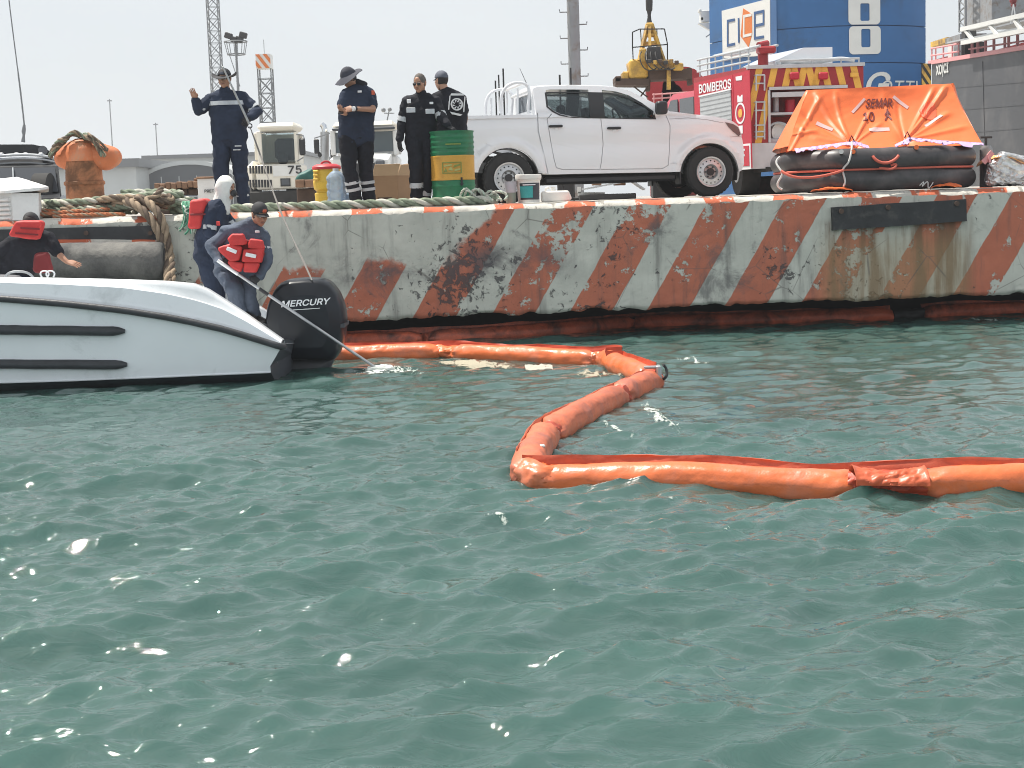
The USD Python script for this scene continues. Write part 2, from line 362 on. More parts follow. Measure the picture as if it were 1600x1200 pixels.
# rust run below the right-hand rubber strip
ru = g.noise(2.0, 6.0, 0.6, stretch=(2.8, 0.25, 1), off=(6, 2, 0))
um, ux = qu(1275), qu(1520)
um_ = g.math('multiply', g.step(u, um - 0.1, um + 0.25), g.math('subtract', 1.0, g.step(u, ux - 0.2, ux + 0.1)))
rust = g.math('multiply', g.math('multiply', um_, g.step(ru, 0.40, 0.60)), g.math('subtract', 1.0, g.step(z, 1.38, 1.48)))
col = g.mixc(g.math('multiply', rust, 0.82), col, (0.12, 0.060, 0.032))
yel = g.math('multiply', um_, g.math('subtract', 1.0, g.step(z, 0.9, 1.45)))
col = g.mixc(g.math('multiply', yel, 0.45), col, (0.30, 0.22, 0.11), 'mix')
# fine cracks
vor = g.add('voronoi_texture', {'feature': 'distance_to_edge', 'scale': 1.6}, vector='uv.vector') + '.distance'
crk = g.math('multiply', g.math('subtract', 1.0, g.step(vor, 0.002, 0.012)), g.step(g.noise(0.9, 2.0), 0.52, 0.6))
col = g.mixc(g.math('multiply', crk, 0.6), col, (0.10, 0.09, 0.08))
bn = g.noise(14.0, 8.0, 0.68)
hgt = g.math('add', g.math('multiply', bn, 0.55), g.math('multiply', paint, 0.25))
hgt = g.math('subtract', hgt, g.math('multiply', pit, 0.35))
bp = g.add('bump', {'strength': 0.9, 'distance': 0.012}, height=hgt)
pr = g.add('principled_bsdf', {'roughness': 0.82}, base_color=col, normal=bp + '.normal')
M['painted_concrete'] = usdkit.material(stage, '/World/Looks/painted_concrete', g.n, g.l, surface=pr + '.BSDF')
# lip: white edge with short red-orange blocks
g2 = G()
u, z = 'u.value', 'xyz.z'
ur = qu(775)
fr = g2.math('fraction', g2.math('divide', g2.math('add', g2.math('add', g2.math('subtract', u, ur), 0.93 * 40), g2.math('multiply', g2.math('subtract', g2.noise(4.0, 4.0), 0.5), 0.16)), 0.93))
rb = g2.math('multiply', g2.math('subtract', 1.0, g2.step(fr, 0.42, 0.45)), g2.math('subtract', 1.0, g2.step(g2.noise(7.0, 8.0, 0.7), 0.56, 0.60)))
cc = g2.mixc(g2.noise(4.0, 7.0, 0.66), (0.33, 0.31, 0.27), (0.72, 0.69, 0.62))
cc = g2.mixc(rb, cc, g2.mixc(g2.noise(3.0, 5.0), (0.42, 0.085, 0.035), (0.62, 0.16, 0.075)))
cc = g2.mixc(g2.math('multiply', g2.step(g2.noise(6.0, 9.0, 0.72, off=(4, 1, 0)), 0.56, 0.64), 0.75), cc, (0.16, 0.145, 0.125))
bp2 = g2.add('bump', {'strength': 0.9, 'distance': 0.012}, height=g2.noise(13.0, 8.0, 0.7))
pr2 = g2.add('principled_bsdf', {'roughness': 0.85}, base_color=cc, normal=bp2 + '.normal')
M['edge_paint'] = usdkit.material(stage, '/World/Looks/edge_paint', g2.n, g2.l, surface=pr2 + '.BSDF')
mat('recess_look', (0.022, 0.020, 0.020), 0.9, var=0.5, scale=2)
quay = thing('quay_wall', 'long concrete quay wall with worn orange and white diagonal bands', 'quay wall', tuple(QO), QANG)
us = np.concatenate([np.arange(-9, 12, 0.035)]); zs = np.r_[np.linspace(ZB, ZB + 0.12, 8)[:-1], np.linspace(ZB + 0.12, QTOP - 0.075, 44)]
UU, ZZ = np.meshgrid(us, zs, indexing='ij')
nz = meshkit.fbm(np.stack([UU * 2.2, ZZ * 2.2, UU * 0], -1), 5, 3)
nf = meshkit.fbm(np.stack([UU * 11, ZZ * 11, UU * 0], -1), 4, 9)
rag = (meshkit.fbm(np.stack([UU * 4.5, UU * 0, UU * 0], -1), 5, 17) - 0.5) * np.clip((ZB + 0.10 - ZZ) / 0.10, 0, 1)
ragt = (meshkit.fbm(np.stack([UU * 5.5, UU * 0, UU * 0 + 9], -1), 5, 21) - 0.5) * np.clip((ZZ - QTOP + 0.15) / 0.075, 0, 1)
off = (nz - 0.5) * 0.022 + (np.maximum(nf - 0.62, 0)) * -0.05 - np.clip((ZB + 0.05 - ZZ) / 0.05, 0, 1) ** 2 * 0.035
P = QO + QX * UU[..., None] + QN * off[..., None] + np.array([0, 0, 1.0]) * (ZZ + rag * 0.10 + ragt * 0.05)[..., None]
face = grid(P)
fx = P[:, -1]                      # top row: continue into the bevelled lip
lip_prof = [(0.0, 0.0), (0.022, 0.030), (0.075, 0.062), (0.11, 0.0765), (0.35, 0.079), (0.62, 0.079)]
rows = []
for b, dz in lip_prof:
    nn = (meshkit.fbm(np.stack([us * 6, us * 0 + b * 9, us * 0], -1), 4, 31) - 0.5) * (0.03 if b < 0.3 else 0.008)
    base = QO + QX * us[:, None] - QN * (b - nn)[:, None] if np.ndim(nn) else None
    base = QO + QX * us[:, None] - QN * (b + 0 * us - nn * 0.6)[:, None]; base[:, 2] = QTOP - 0.075 + dz + nn * 0.5 * (b < 0.3)
    rows.append(base)
rows[0] = fx
lip = grid(np.stack(rows, 1))
P0 = P[:, 0]; back = P0 - QN * 0.0
under = grid(np.stack([P0 - QN * -0.0 + (-QN) * 1.75 + np.array([0, 0, 0.02]), P0], 1))
quay.part('concrete_face', [face, under], 'painted_concrete', smooth=40)
quay.part('edge_lip', lip, 'edge_paint', smooth=40)
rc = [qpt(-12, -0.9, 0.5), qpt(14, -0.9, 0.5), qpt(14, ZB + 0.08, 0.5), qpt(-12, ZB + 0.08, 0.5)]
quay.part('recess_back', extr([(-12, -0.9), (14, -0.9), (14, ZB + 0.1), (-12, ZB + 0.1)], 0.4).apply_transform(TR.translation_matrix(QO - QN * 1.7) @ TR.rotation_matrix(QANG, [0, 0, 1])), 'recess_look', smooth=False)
# ------------------------------------------------------------------ floating oil boom
mat('boom_orange', (0.60, 0.140, 0.044), 0.32, var=0.2, scale=4.0, bump=0.007, bscale=9, dirt=(0.50, 0.17, 0.10), dirt_amt=0.35, dirt_scale=2.5)
mat('boom_faded', (0.52, 0.130, 0.058), 0.45, var=0.2, scale=4.0, bump=0.010, bscale=11, dirt=(0.30, 0.10, 0.07), dirt_amt=0.4, dirt_scale=3)
mat('boom_hinge', (0.48, 0.090, 0.032), 0.42, var=0.2, scale=4.0, bump=0.003, bscale=20)
mat('boom_fin', (0.44, 0.080, 0.034), 0.45, var=0.25, scale=5.0, bump=0.006, bscale=14)
mat('boom_red', (0.40, 0.055, 0.022), 0.45, var=0.2, scale=4.0, bump=0.003, bscale=20)
mat('boom_dark', (0.56, 0.115, 0.052), 0.5, var=0.25, scale=2.0, bump=0.003, bscale=20, dirt=(0.10, 0.035, 0.025), dirt_amt=0.5)
mat('black_rubber', (0.018, 0.018, 0.020), 0.55, var=0.3, scale=6, bump=0.002, bscale=40)
mat('galvanised', (0.42, 0.43, 0.44), 0.4, metal=0.8, var=0.15, scale=10)
mat('white_foam', (0.72, 0.74, 0.70), 0.9, var=0.1, scale=20, bump=0.01, bscale=60)
def boom_axis(pts, dz=0.045, n=24):
    p = np.array([WZ(a, b, dz) for a, b in pts])
    q = spline(p, n) if len(p) > 2 else p[0] + (p[1] - p[0]) * np.linspace(0, 1, n)[:, None]
    q[:, 2] = dz + 0.55 * gaussian_filter(water_z(q[:, 0], q[:, 1]), 2)
    return q
def float_tube(q, R, seed, ends=(1, 1), n=28, crumple=0.020):
    """A stiff foam float in a fabric sleeve: round in the middle, crushed and creased at its ends."""
    L = np.r_[0, np.cumsum(np.linalg.norm(np.diff(q, axis=0), axis=1))]; tot = L[-1]; m = int(np.clip(tot / 0.022, 24, 240))
    s = np.linspace(0, tot, m); p = np.stack([np.interp(s, L, q[:, k]) for k in range(3)], 1)
    e = np.minimum(s / 0.16 + (0 if ends[0] else 9), (tot - s) / 0.16 + (0 if ends[1] else 9)); e = np.clip(e, 0, 1)
    t = np.gradient(p, axis=0); t /= np.linalg.norm(t, axis=1, keepdims=True)
    a = np.cross(t, [0, 0, 1.0]); a /= np.linalg.norm(a, axis=1, keepdims=True); b = np.cross(a, t)
    an = np.arange(n) * 2 * np.pi / n
    ss, aa = np.meshgrid(s, an, indexing='ij'); ee = np.repeat(e[:, None], n, 1)
    no = meshkit.fbm(np.stack([ss * 9 + seed * 7, np.cos(aa) * 1.7, np.sin(aa) * 1.7], -1), 4, seed) - 0.5
    no2 = meshkit.fbm(np.stack([ss * 3 + seed, np.cos(aa) * 1.2, np.sin(aa) * 3], -1), 2, seed + 5) - 0.5
    r = R * (0.64 + 0.36 * np.sqrt(1 - (1 - ee) ** 2)) + no * (0.10 * (1 - ee) + crumple) + no2 * 0.02
    v = p[:, None] + r[..., None] * (np.cos(aa)[..., None] * a[:, None] * (1.0 + 0.12 * (1 - ee[..., None])) + np.sin(aa)[..., None] * b[:, None] * (1 - 0.22 * (1 - ee[..., None])))
    tt = grid(np.concatenate([v, v[:, :1]], 1)); tt.merge_vertices()
    caps = [np.vstack([v[k], p[k]]) for k in (0, -1)]
    cf = [[i, (i + 1) % n, n] for i in range(n)]
    return trimesh.util.concatenate([tt, trimesh.Trimesh(caps[0], np.array(cf)[:, ::-1], process=False), trimesh.Trimesh(caps[1], cf, process=False)])
def fin(q, R, seed, h=0.075, side=None, lean=0.25, wob=0.02):
    """The upright flap of fabric sewn along the far side of the float."""
    L = np.r_[0, np.cumsum(np.linalg.norm(np.diff(q, axis=0), axis=1))]; m = int(np.clip(L[-1] / 0.035, 20, 160)); s = np.linspace(0, L[-1], m)
    p = np.stack([np.interp(s, L, q[:, k]) for k in range(3)], 1)
    t = np.gradient(p, axis=0); t /= np.linalg.norm(t, axis=1, keepdims=True); a = np.cross(t, [0, 0, 1.0]); a /= np.linalg.norm(a, axis=1, keepdims=True)
    a = np.where((a[:, 1] < 0)[:, None], -a, a)          # to the far side
    if side is not None: a = a * side
    rows = []
    for k, f in enumerate(np.linspace(0, 1, 5)):
        no = (meshkit.fbm(np.stack([s * 3.5 + seed, s * 0 + f * 1.5, s * 0], -1), 4, seed) - 0.5)
        no_h = (meshkit.fbm(np.stack([s * 1.6 + seed, s * 0, s * 0], -1), 3, seed + 3) - 0.5)
        z0 = R * 0.62
        rows.append(p + a * (R * 0.70 + f * h * lean + no * wob * 2 * f)[:, None] + np.array([0, 0, 1.0]) * (z0 + f * (h + no_h * h * 0.9))[:, None])
    return sheet(np.stack(rows, 1), 0.006)
def skirt(q, R):
    m = len(q); return sheet(np.stack([q - np.array([0, 0, R * 0.8]), q - np.array([0, 0, 0.5])], 1), 0.006)
R = 0.122
boom = thing('oil_boom', 'bright orange floating oil boom zigzagging across the green water', 'oil boom', WZ(830, 740, 0))
SEG = [([(470, 556), (690, 551)], 'boom_orange'), ([(712, 552), (930, 562)], 'boom_orange'), ([(944, 562), (1012, 590)], 'boom_orange'),
       ([(1022, 594), (970, 617)], 'boom_faded'), ([(964, 619), (905, 650), (858, 676)], 'boom_faded'), ([(853, 680), (836, 706), (826, 742)], 'boom_faded'),
       ([(838, 747), (1100, 752), (1338, 757)], 'boom_orange'), ([(1436, 758), (1600, 757), (2300, 752)], 'boom_orange')]
axes = []
for i, (pts, mt) in enumerate(SEG):
    q = boom_axis(pts, 0.045 if i < 6 else 0.028); axes.append(q)
    boom.part('float_section', float_tube(q, R * (0.95 if i < 2 else 0.90 if i > 5 else 1.0), i + 1), mt, smooth=50)
    boom.part('skirt', skirt(q, R), 'boom_red', smooth=50)
for i in range(len(axes) - 1):                    # creased fabric hinges between the floats
    a, b = axes[i][-1], axes[i + 1][0]
    d = (b - a) / max(np.linalg.norm(b - a), 1e-6)
    ext = 0.05
    q = np.stack([a - d * ext, a * 0.66 + b * 0.34, a * 0.34 + b * 0.66, b + d * ext]); q[:, 2] = a[2] * 0.5 + b[2] * 0.5
    boom.part('hinge', float_tube(spline(q, 12), R * 0.72, 40 + i, ends=(0, 0), crumple=0.095), 'boom_orange' if i in (0, 1, 5) else 'boom_red', smooth=25)
q = spline(np.vstack([axes[0][::6], axes[1][::6], axes[1][-1:], axes[2][::6], axes[2][-1:]]), 120)
boom.part('fin', fin(q, R, 3, 0.055), 'boom_red', smooth=50)
q = spline(np.vstack([axes[3][::8], axes[4][::6], axes[5][::6]]), 90)
boom.part('fin', fin(q, R, 8, 0.030, lean=0.1), 'boom_faded', smooth=50)
q = spline(np.vstack([axes[6][:1] + [-0.10, 0.0, 0.01], axes[6][2::5], axes[7][::6], axes[7][-1:]]), 160)
boom.part('fin', fin(q, R, 5, 0.060, wob=0.028), 'boom_fin', smooth=50)
# sagging fabric in front of the long hinge, with a curled white edge
hq = np.array([WZ(1338, 756, 0.05), WZ(1440, 757, 0.05)])
U_, V_ = np.meshgrid(np.linspace(0, 1, 44), np.linspace(0, 1, 30), indexing='ij')
cz = 1 - np.abs(meshkit.fbm(np.stack([U_ * 2.6 + V_ * 1.2, V_ * 1.6 - U_, U_ * 0], -1), 4, 77) - 0.5) * 4; th2 = 0.35 + V_ * 2.7; mid_ = np.sin(U_ * math.pi) ** 0.6
rr2 = 0.112 - 0.026 * mid_ + (cz - 0.5) * 0.034 * (0.3 + mid_)
Pp = hq[0] + (hq[1] - hq[0]) * (U_ * 1.12 - 0.06)[..., None] + np.array([0, 1.0, 0]) * (rr2 * np.cos(th2))[..., None] + np.array([0, 0, 1.0]) * (rr2 * np.sin(th2) * (1 - 0.15 * mid_) + 0.0)[..., None]
boom.part('hinge_fabric', sheet(Pp, 0.005), 'boom_hinge', smooth=25)
# corner knot at the left, end plate and black tie at the far bend
kn = WZ(826, 742, 0.06)
boom.part('corner_fold', rough_up(m3.Manifold.batch_hull([msph(kn + [0.02, -0.01, -0.02], 0.08), msph(kn + [0.12, -0.015, -0.03], 0.092), msph(kn + [-0.01, 0.06, 0.01], 0.08)]).refine_to_length(0.022), 0.035, 13, 4, 4), 'boom_orange', smooth=30)
e = WZ(1026, 588, 0.10)
boom.part('end_plate', [box(e + [0.02, 0.0, 0.03], (0.05, 0.10, 0.16), 0.015), box(e + [-0.05, 0, 0.09], (0.14, 0.03, 0.03), 0.008)], 'galvanised')
loop = [e + np.array([0.05 + 0.05 * math.sin(t), 0.02 * math.sin(2 * t), 0.04 + 0.07 * math.cos(t)]) for t in np.linspace(0.3, 5.6, 20)]
boom.part('tie_rope', tube(loop, 0.014, 8), 'black_rubber')
boom.part('vent_cap', sph(WZ(847, 697, 0.145), 0.022, 2, (1, 1, 0.6)), 'white_foam')

wb = thing('wall_boom', 'dull red floating boom lying in the shade along the foot of the quay wall', 'oil boom', WZ(1000, 505, 0))
WSEG = [[(380, 540), (520, 534), (660, 530)], [(668, 529), (830, 519), (985, 505)], [(992, 505), (1200, 499), (1394, 492)], [(1442, 489), (1600, 483), (2100, 466)]]
ax = []
for i, pts in enumerate(WSEG):
    q = boom_axis(pts, 0.05); q[:, 2] = 0.05; ax.append(q)
    wb.part('float_section', float_tube(q, 0.115, 60 + i), 'boom_dark', smooth=50)
for i in range(3):
    q = np.stack([ax[i][-1], ax[i][-1] * 0.5 + ax[i + 1][0] * 0.5, ax[i + 1][0]])
    wb.part('hinge', float_tube(spline(q, 10), 0.075, 80 + i, ends=(0, 0), crumple=0.05), 'boom_dark' if i < 2 else 'black_rubber', smooth=30)
wb.part('fin', fin(spline(np.vstack([ax[0][::6], ax[1][::6], ax[2][::6], ax[2][-1:]]), 140), 0.115, 12, 0.06), 'boom_dark', smooth=50)
wb.part('fin', fin(ax[3], 0.115, 14, 0.06), 'boom_dark', smooth=50)
# floating white scraps beside the boom, foam where the pole meets the water
mat('wet_paper', (0.38, 0.36, 0.30), 0.6, var=0.12, scale=9, bump=0.004, bscale=18)
mat('foam_look', (0.55, 0.58, 0.55), 0.8, var=0.1, scale=25, bump=0.006, bscale=60)
for k, (a, b, w, l, lab) in ((2, (842, 575, 0.15, 0.10, 'clean rectangular white scrap afloat in front of the orange boom')),):
    c = WZ(a, b, 0.0); rng = np.random.default_rng(k + 3)
    U_, V_ = np.meshgrid(np.linspace(-1, 1, 16), np.linspace(-1, 1, 10), indexing='ij')
    ed = 1 + (meshkit.fbm(np.stack([U_ * 3 + k * 5, V_ * 3, U_ * 0], -1), 3, k) - 0.5) * (0.9 if k < 2 else 0.1)
    X_, Y_ = c[0] + U_ * w * ed, c[1] + V_ * l * 4 * ed * 0.6
    Z_ = gaussian_filter(water_z(X_, Y_), 2) + 0.006 + (meshkit.fbm(np.stack([U_ * 4, V_ * 4, U_ * 0], -1), 3, k) - 0.5) * 0.03
    single('floating_scrap', sheet(np.stack([X_, Y_, Z_], -1), 0.012), 'wet_paper', lab, 'scrap', kind=None)
rng = np.random.default_rng(8); c = WZ(592, 577, 0.0); bl = []
for k in range(320):
    a, b = rng.normal(0, 0.085), rng.normal(0, 0.17); x, y = c[0] + a, c[1] + b
    bl.append(sph((x, y, float(water_z(np.array([x]), np.array([y]))[0]) + 0.004), rng.uniform(0.006, 0.022) * (1.2 - min(1, abs(a) * 5)), 1, (1.3, 1.6, 0.55)))
single('foam_patch', trimesh.util.concatenate(bl), 'foam_look', 'white froth churned up where the skimming pole meets the water', 'foam', kind='stuff')
def lace(name, thr, scale, col=(0.46, 0.50, 0.46)):
    M[name] = usdkit.material(stage, '/World/Looks/' + name, {'g': ('geometry', {}), 'mp': ('mapping', {'scale': (1.0, 0.35, 1.0)}), 'n': ('noise_texture', {'scale': scale, 'detail': 6.0, 'roughness': 0.68, 'distortion': 1.2}),
        'at': ('attribute', {'attribute': 'edge'}), 'm': ('math', {'math_type': 'multiply'}), 'r': ('map_range', {'range_type': 'smoothstep', 'from_min': thr, 'from_max': thr + 0.10, 'clamp': True}),
        't': ('transparent_bsdf', {}), 'd': ('diffuse_bsdf', {'color': col, 'normal': (0.0, 0.0, 1.0)}), 'mc': ('mix_closure', {})},
        [('g.position', 'mp.vector'), ('mp.vector', 'n.vector'), ('n.fac', 'm.value1'), ('at.fac', 'm.value2'), ('m.value', 'r.value'), ('r.result', 'mc.fac'), ('t.BSDF', 'mc.closure1'), ('d.BSDF', 'mc.closure2')], surface='mc.closure')
lace('scum_lace', 0.40, 7.0, (0.34, 0.31, 0.24)); lace('foam_lace', 0.45, 15.0); lace('foam_thin', 0.485, 24.0)
def foam_ribbon(pts, w, lab, m='foam_lace', amt=1.0, lift=0.006):
    q = spline([WZ(a, b, 0) for a, b in pts], 120) if len(pts) > 2 else np.array([WZ(*pts[0], 0) + (WZ(*pts[1], 0) - WZ(*pts[0], 0)) * t for t in np.linspace(0, 1, 120)])
    V = np.linspace(-1, 1, 21); t = np.gradient(q, axis=0); t /= np.linalg.norm(t, axis=1, keepdims=True); n_ = np.stack([-t[:, 1], t[:, 0], 0 * t[:, 0]], 1)
    P = q[:, None] + n_[:, None] * (V * w)[None, :, None]; h_, dx_, dy_ = wave(P[..., 0], P[..., 1], boom_shelter(P[..., 0], P[..., 1])); P = np.stack([P[..., 0] + dx_, P[..., 1] + dy_, h_ + lift], -1)
    e = (1 - np.abs(V)[None, :] ** 1.5) * np.sin(np.linspace(0.12, math.pi - 0.12, 120))[:, None] ** 0.4 * amt
    g_ = grid(P); p = unique('/World', 'foam_streak'); gm = usdkit.mesh(stage, p, g_, M[m], smooth=True); tagp(gm.GetPrim(), lab, 'foam', None, 'stuff')
    UsdGeom.PrimvarsAPI(gm).CreatePrimvar('edge', Sdf.ValueTypeNames.FloatArray, 'vertex').Set(list(map(float, e.ravel())))
foam_ribbon([(1000, 622), (1015, 638), (1040, 660), (1090, 680)], 0.17, 'pale curved line of froth behind the bend of the boom', amt=1.1)
foam_ribbon([(925, 655), (965, 672), (1005, 692)], 0.14, 'short pale line of froth inside the bend of the boom')
foam_ribbon([(1035, 566), (1062, 564), (1100, 572)], 0.34, 'froth beside the black tie at the far bend of the boom')
foam_ribbon([(560, 582), (600, 579), (650, 588)], 0.5, 'thin froth round the end of the skimming pole', 'foam_lace', 1.05)
foam_ribbon([(735, 816), (770, 810), (800, 824)], 0.10, 'bubbles on the wave in front of the boom corner', 'foam_thin', 1.0); foam_ribbon([(1100, 816), (1150, 822), (1190, 815)], 0.08, 'bubbles on the wave in front of the long float', 'foam_thin', 0.95)
foam_ribbon([(650, 570), (700, 567), (760, 571), (820, 576)], 0.55, 'torn beige scum floating along the front of the far boom run', 'scum_lace', 1.1); foam_ribbon([(880, 578), (920, 582), (970, 596)], 0.6, 'thin beige scum inside the far bend of the boom', 'scum_lace', 0.95); foam_ribbon([(1500, 500), (1540, 500), (1590, 499)], 0.35, 'pale froth near the wall at the right edge', 'foam_lace', 1.0)
foam_ribbon([(850, 775), (1000, 782), (1200, 790), (1400, 795)], 0.10, 'thin froth along the front of the long float', 'foam_thin', 0.9)

# ------------------------------------------------------------------ patrol boat with outboard motor
mat('gelcoat', (0.74, 0.77, 0.79), 0.22, var=0.03, scale=1.5, coat=0.3, dirt=(0.50, 0.53, 0.54), dirt_amt=0.12, dirt_scale=1.3)
mat('hull_bottom', (0.05, 0.065, 0.075), 0.5, var=0.3, scale=4)
mat('rail_rubber', (0.030, 0.033, 0.038), 0.5, var=0.4, scale=7, bump=0.003, bscale=30)
mat('cowl_black', (0.008, 0.010, 0.014), 0.30, var=0.3, scale=3, coat=0.12, spec=0.3)
mat('motor_grey', (0.045, 0.05, 0.058), 0.4, var=0.2, scale=4)
mat('white_print', (0.78, 0.79, 0.80), 0.5)
mat('seat_grey', (0.10, 0.10, 0.11), 0.7, var=0.2, scale=5)
DB = 16.05                                            # depth of the near side
def bx_(px, py, d=0.0): q = W(px, py, DB + d); return q[0], q[2]
_top = [(-700, 442), (-300, 432), (0, 434), (100, 435.5), (190, 437.5), (255, 440), (297, 444), (318, 452), (345, 469), (380, 492), (412, 515), (438, 533)]
_mid = [(-700, 440), (-300, 437), (0, 441), (100, 444), (190, 449), (255, 458), (297, 467), (318, 473), (345, 482), (380, 500), (412, 519), (438, 535)]
_rail = [(-700, 452), (-300, 455), (0, 467), (100, 475), (190, 485), (255, 495), (297, 503), (318, 508), (345, 514), (380, 524), (412, 534), (438, 542)]
_chin = [(-700, 560), (-300, 592), (0, 600), (100, 597), (190, 593.5), (255, 591), (297, 589), (318, 588), (345, 587), (380, 585.5), (412, 584), (421, 583.5)]
stn = np.linspace(0, 1, 60)
def curve_(c):
    a = np.array([bx_(*q) for q in c]); return a
T_, M_, R_, C_ = map(curve_, (_top, _mid, _rail, _chin))
xs_ = np.concatenate([np.linspace(T_[0, 0], T_[6, 0], 50)[:-1], np.linspace(T_[6, 0], T_[-1, 0], 26)])
f_ = np.linspace(0, 1, len(xs_)) * 0 + (xs_ - xs_[0]) / (xs_[-1] - xs_[0])
zt, zm, zr = (np.interp(xs_, q[:, 0], q[:, 1]) for q in (T_, M_, R_))
xc = np.where(xs_ > C_[-2, 0], C_[-2, 0] + (xs_ - C_[-2, 0]) * (C_[-1, 0] - C_[-2, 0]) / (xs_[-1] - C_[-2, 0]), xs_)
zc_ = np.interp(xc, C_[:, 0], C_[:, 1])
bow = np.clip((xs_ - xs_[0]) / 2.6, 0, 1); bm = 1.14 * (1 - (1 - bow) ** 2.2)         # half beam along the length
yc = DB + 1.16
def side(sgn):
    o = np.array([0, 1.0, 0]) * sgn
    def row(x, z, inset): return np.stack([x, yc + sgn * np.maximum(bm - inset, 0.0), z], 1)
    k = [(xs_ * 0 + xc, zc_ * 0 - 0.32, bm * 0 + bm), ]
    rows = [np.stack([xc, yc + 0 * bm, 0 * bm - 0.38], 1), row(xc, zc_ - 0.02, 0.12), row(xc, zc_ + 0.0, 0.085), row(xc, zc_ * 0.75 + zr * 0.25, 0.055), row(xs_ * .5 + xc * .5, zc_ * 0.4 + zr * 0.6, 0.030),
            row(xs_, zr - 0.012, 0.0), row(xs_, zr + 0.022, 0.0), row(xs_, zr + 0.030, 0.018), row(xs_, zr * 0.6 + zm * 0.4, 0.026), row(xs_, zm - 0.008, 0.036), row(xs_, zm + 0.004, 0.062),
            row(xs_, zm * 0.45 + zt * 0.55, 0.082), row(xs_, zt - 0.014, 0.105), row(xs_, zt, 0.125), row(xs_, zt, 0.27), row(xs_, zt - 0.02, 0.29), row(xs_, np.minimum(zt - 0.05, 0.42), 0.30), np.stack([xs_, yc + 0 * bm, np.minimum(zt - 0.05, 0.42)], 1)]
    return np.stack(rows, 1)
A, B = side(-1), side(1)
_tilt = lambda q, j0: q - np.array([0, 0, 1.0]) * (0.085 * np.clip(q[..., 1:2] - (yc - 0.95), 0, 3))      # heeled away from us by the crew
A[:, 14:], B = _tilt(A[:, 14:], 0), _tilt(B, 0)
boat = thing('patrol_boat', 'white open motor boat with black rub rail and black outboard motor at the stern', 'boat', (xs_[30], yc, 0))
bot = trimesh.util.concatenate([grid(A[:, :3], True), grid(B[:, :3])])
hull = [grid(A[:, 2:], True), grid(B[:, 2:])]
tr_ = np.vstack([A[-1, :14], B[-1, :14][::-1]])
cpt = tr_.mean(0); transom = (trimesh.Trimesh(np.vstack([tr_, cpt]), [[i, (i + 1) % len(tr_), len(tr_)] for i in range(len(tr_))], process=False))
boat.part('hull', hull, 'gelcoat', smooth=28)
boat.part('transom', transom, 'motor_grey', smooth=False)
boat.part('hull_bottom', bot, 'hull_bottom', smooth=28)
for s in (-1, 1):
    rp = np.stack([xs_, yc + s * (bm + 0.012), zr + 0.002], 1)
    rp = np.vstack([rp, [xs_[-1] + 0.02, yc + s * (bm[-1] - 0.06), zr[-1]]])
    boat.part('rub_rail', tube(rp, 0.036, 10), 'rail_rubber', smooth=50)
    boat.part('chine_strip', tube(np.stack([xc, yc + s * np.maximum(bm - 0.078, 0), zc_ + 0.004], 1), 0.010, 6), 'gelcoat', smooth=50)
xa = W(-700, 517, DB)[0]
for (pa, pb, ya, yb) in ((-330, 194, 512, 518), (-330, 196, 568, 571)):
    p0, p1 = np.array(bx_(pa, ya)), np.array(bx_(pb, yb)); pp = []
    for s in np.linspace(0, 1, 60):
        x, zz = p0 + (p1 - p0) * s; w = 0.046
        k = np.interp(x, xs_, np.arange(len(xs_))); b_ = np.interp(x, xs_, bm); c_, r_ = np.interp(x, xs_, zc_), np.interp(x, xs_, zr)
        ins = np.interp((zz - c_) / (r_ - c_), [0, 0.25, 0.6, 1], [0.085, 0.055, 0.030, 0.0])
        pp.append((x, yc - (b_ - ins) - 0.010, zz + 0.0012 * math.sin(s * 40)))
    pp = np.array(pp); rr = np.full(60, 0.052); rr[-1] = 0.02; rr[-2] = 0.042
    t = tube(pp, rr, 10); v = t.vertices; v[:, 1] = yc - bm.max() + 0.05 + (v[:, 1] - (yc - bm.max() + 0.05)) * 1.0
    boat.part('spray_strip', rough_up(t, 0.004, 11, 2), 'rail_rubber', smooth=50)
# motor
def pillow(pts, y0, y1, power=2.6, nl=17, n=90, c=None, inset=0.55):
    """A rounded solid from a side outline (x, z): full in the middle, closing towards y0 and y1."""
    r = sg.Polygon(pts).exterior; o = np.array([r.interpolate(s, normalized=True).coords[0] for s in np.arange(n) / n]); o = gaussian_filter(o, (0.8, 0), mode='wrap')
    c = o.mean(0) if c is None else np.asarray(c); L = []
    for t in np.linspace(-1, 1, nl):
        s = max(1e-3, 1 - abs(t) ** power) ** (1 / power); s = 1 - inset * (1 - s); L.append(np.stack([c[0] + (o[:, 0] - c[0]) * s, np.full(n, (y0 + y1) / 2 + t * (y1 - y0) / 2), c[1] + (o[:, 1] - c[1]) * s], 1))
    P_ = np.stack(L, 0); P_ = np.concatenate([P_, P_[:, :1]], 1); t = grid(P_); t.merge_vertices()
    caps = []
    for k, fl in ((0, 1), (-1, 0)):
        v = np.vstack([L[k], L[k].mean(0)]); f = np.array([[i, (i + 1) % n, n] for i in range(n)]); caps.append(trimesh.Trimesh(v, f[:, ::-1] if fl else f, process=False))
    t = trimesh.util.concatenate([t] + caps); t.fix_normals(); return t
ym = yc + 0.20; DM = yc - 0.10
def mxz(px, py, d=DM): q = W(px, py, d); return q[0], q[2]
cowl = [mxz(*q) for q in [(411, 500), (414, 478), (424, 455), (434, 443), (448, 437.5), (475, 435), (500, 436), (514, 442), (527, 459), (535, 480), (538, 502), (536, 528), (529, 552), (520, 566), (460, 566), (430, 566), (416, 540)]]
cw = pillow(cowl, ym - 0.30, ym + 0.30, 3.2, inset=0.42)
motor = boat.part('outboard_motor', cw, 'cowl_black', smooth=40)
low = [mxz(*q) for q in [(428, 560), (520, 562), (512, 580), (500, 630), (430, 630), (424, 590)]]
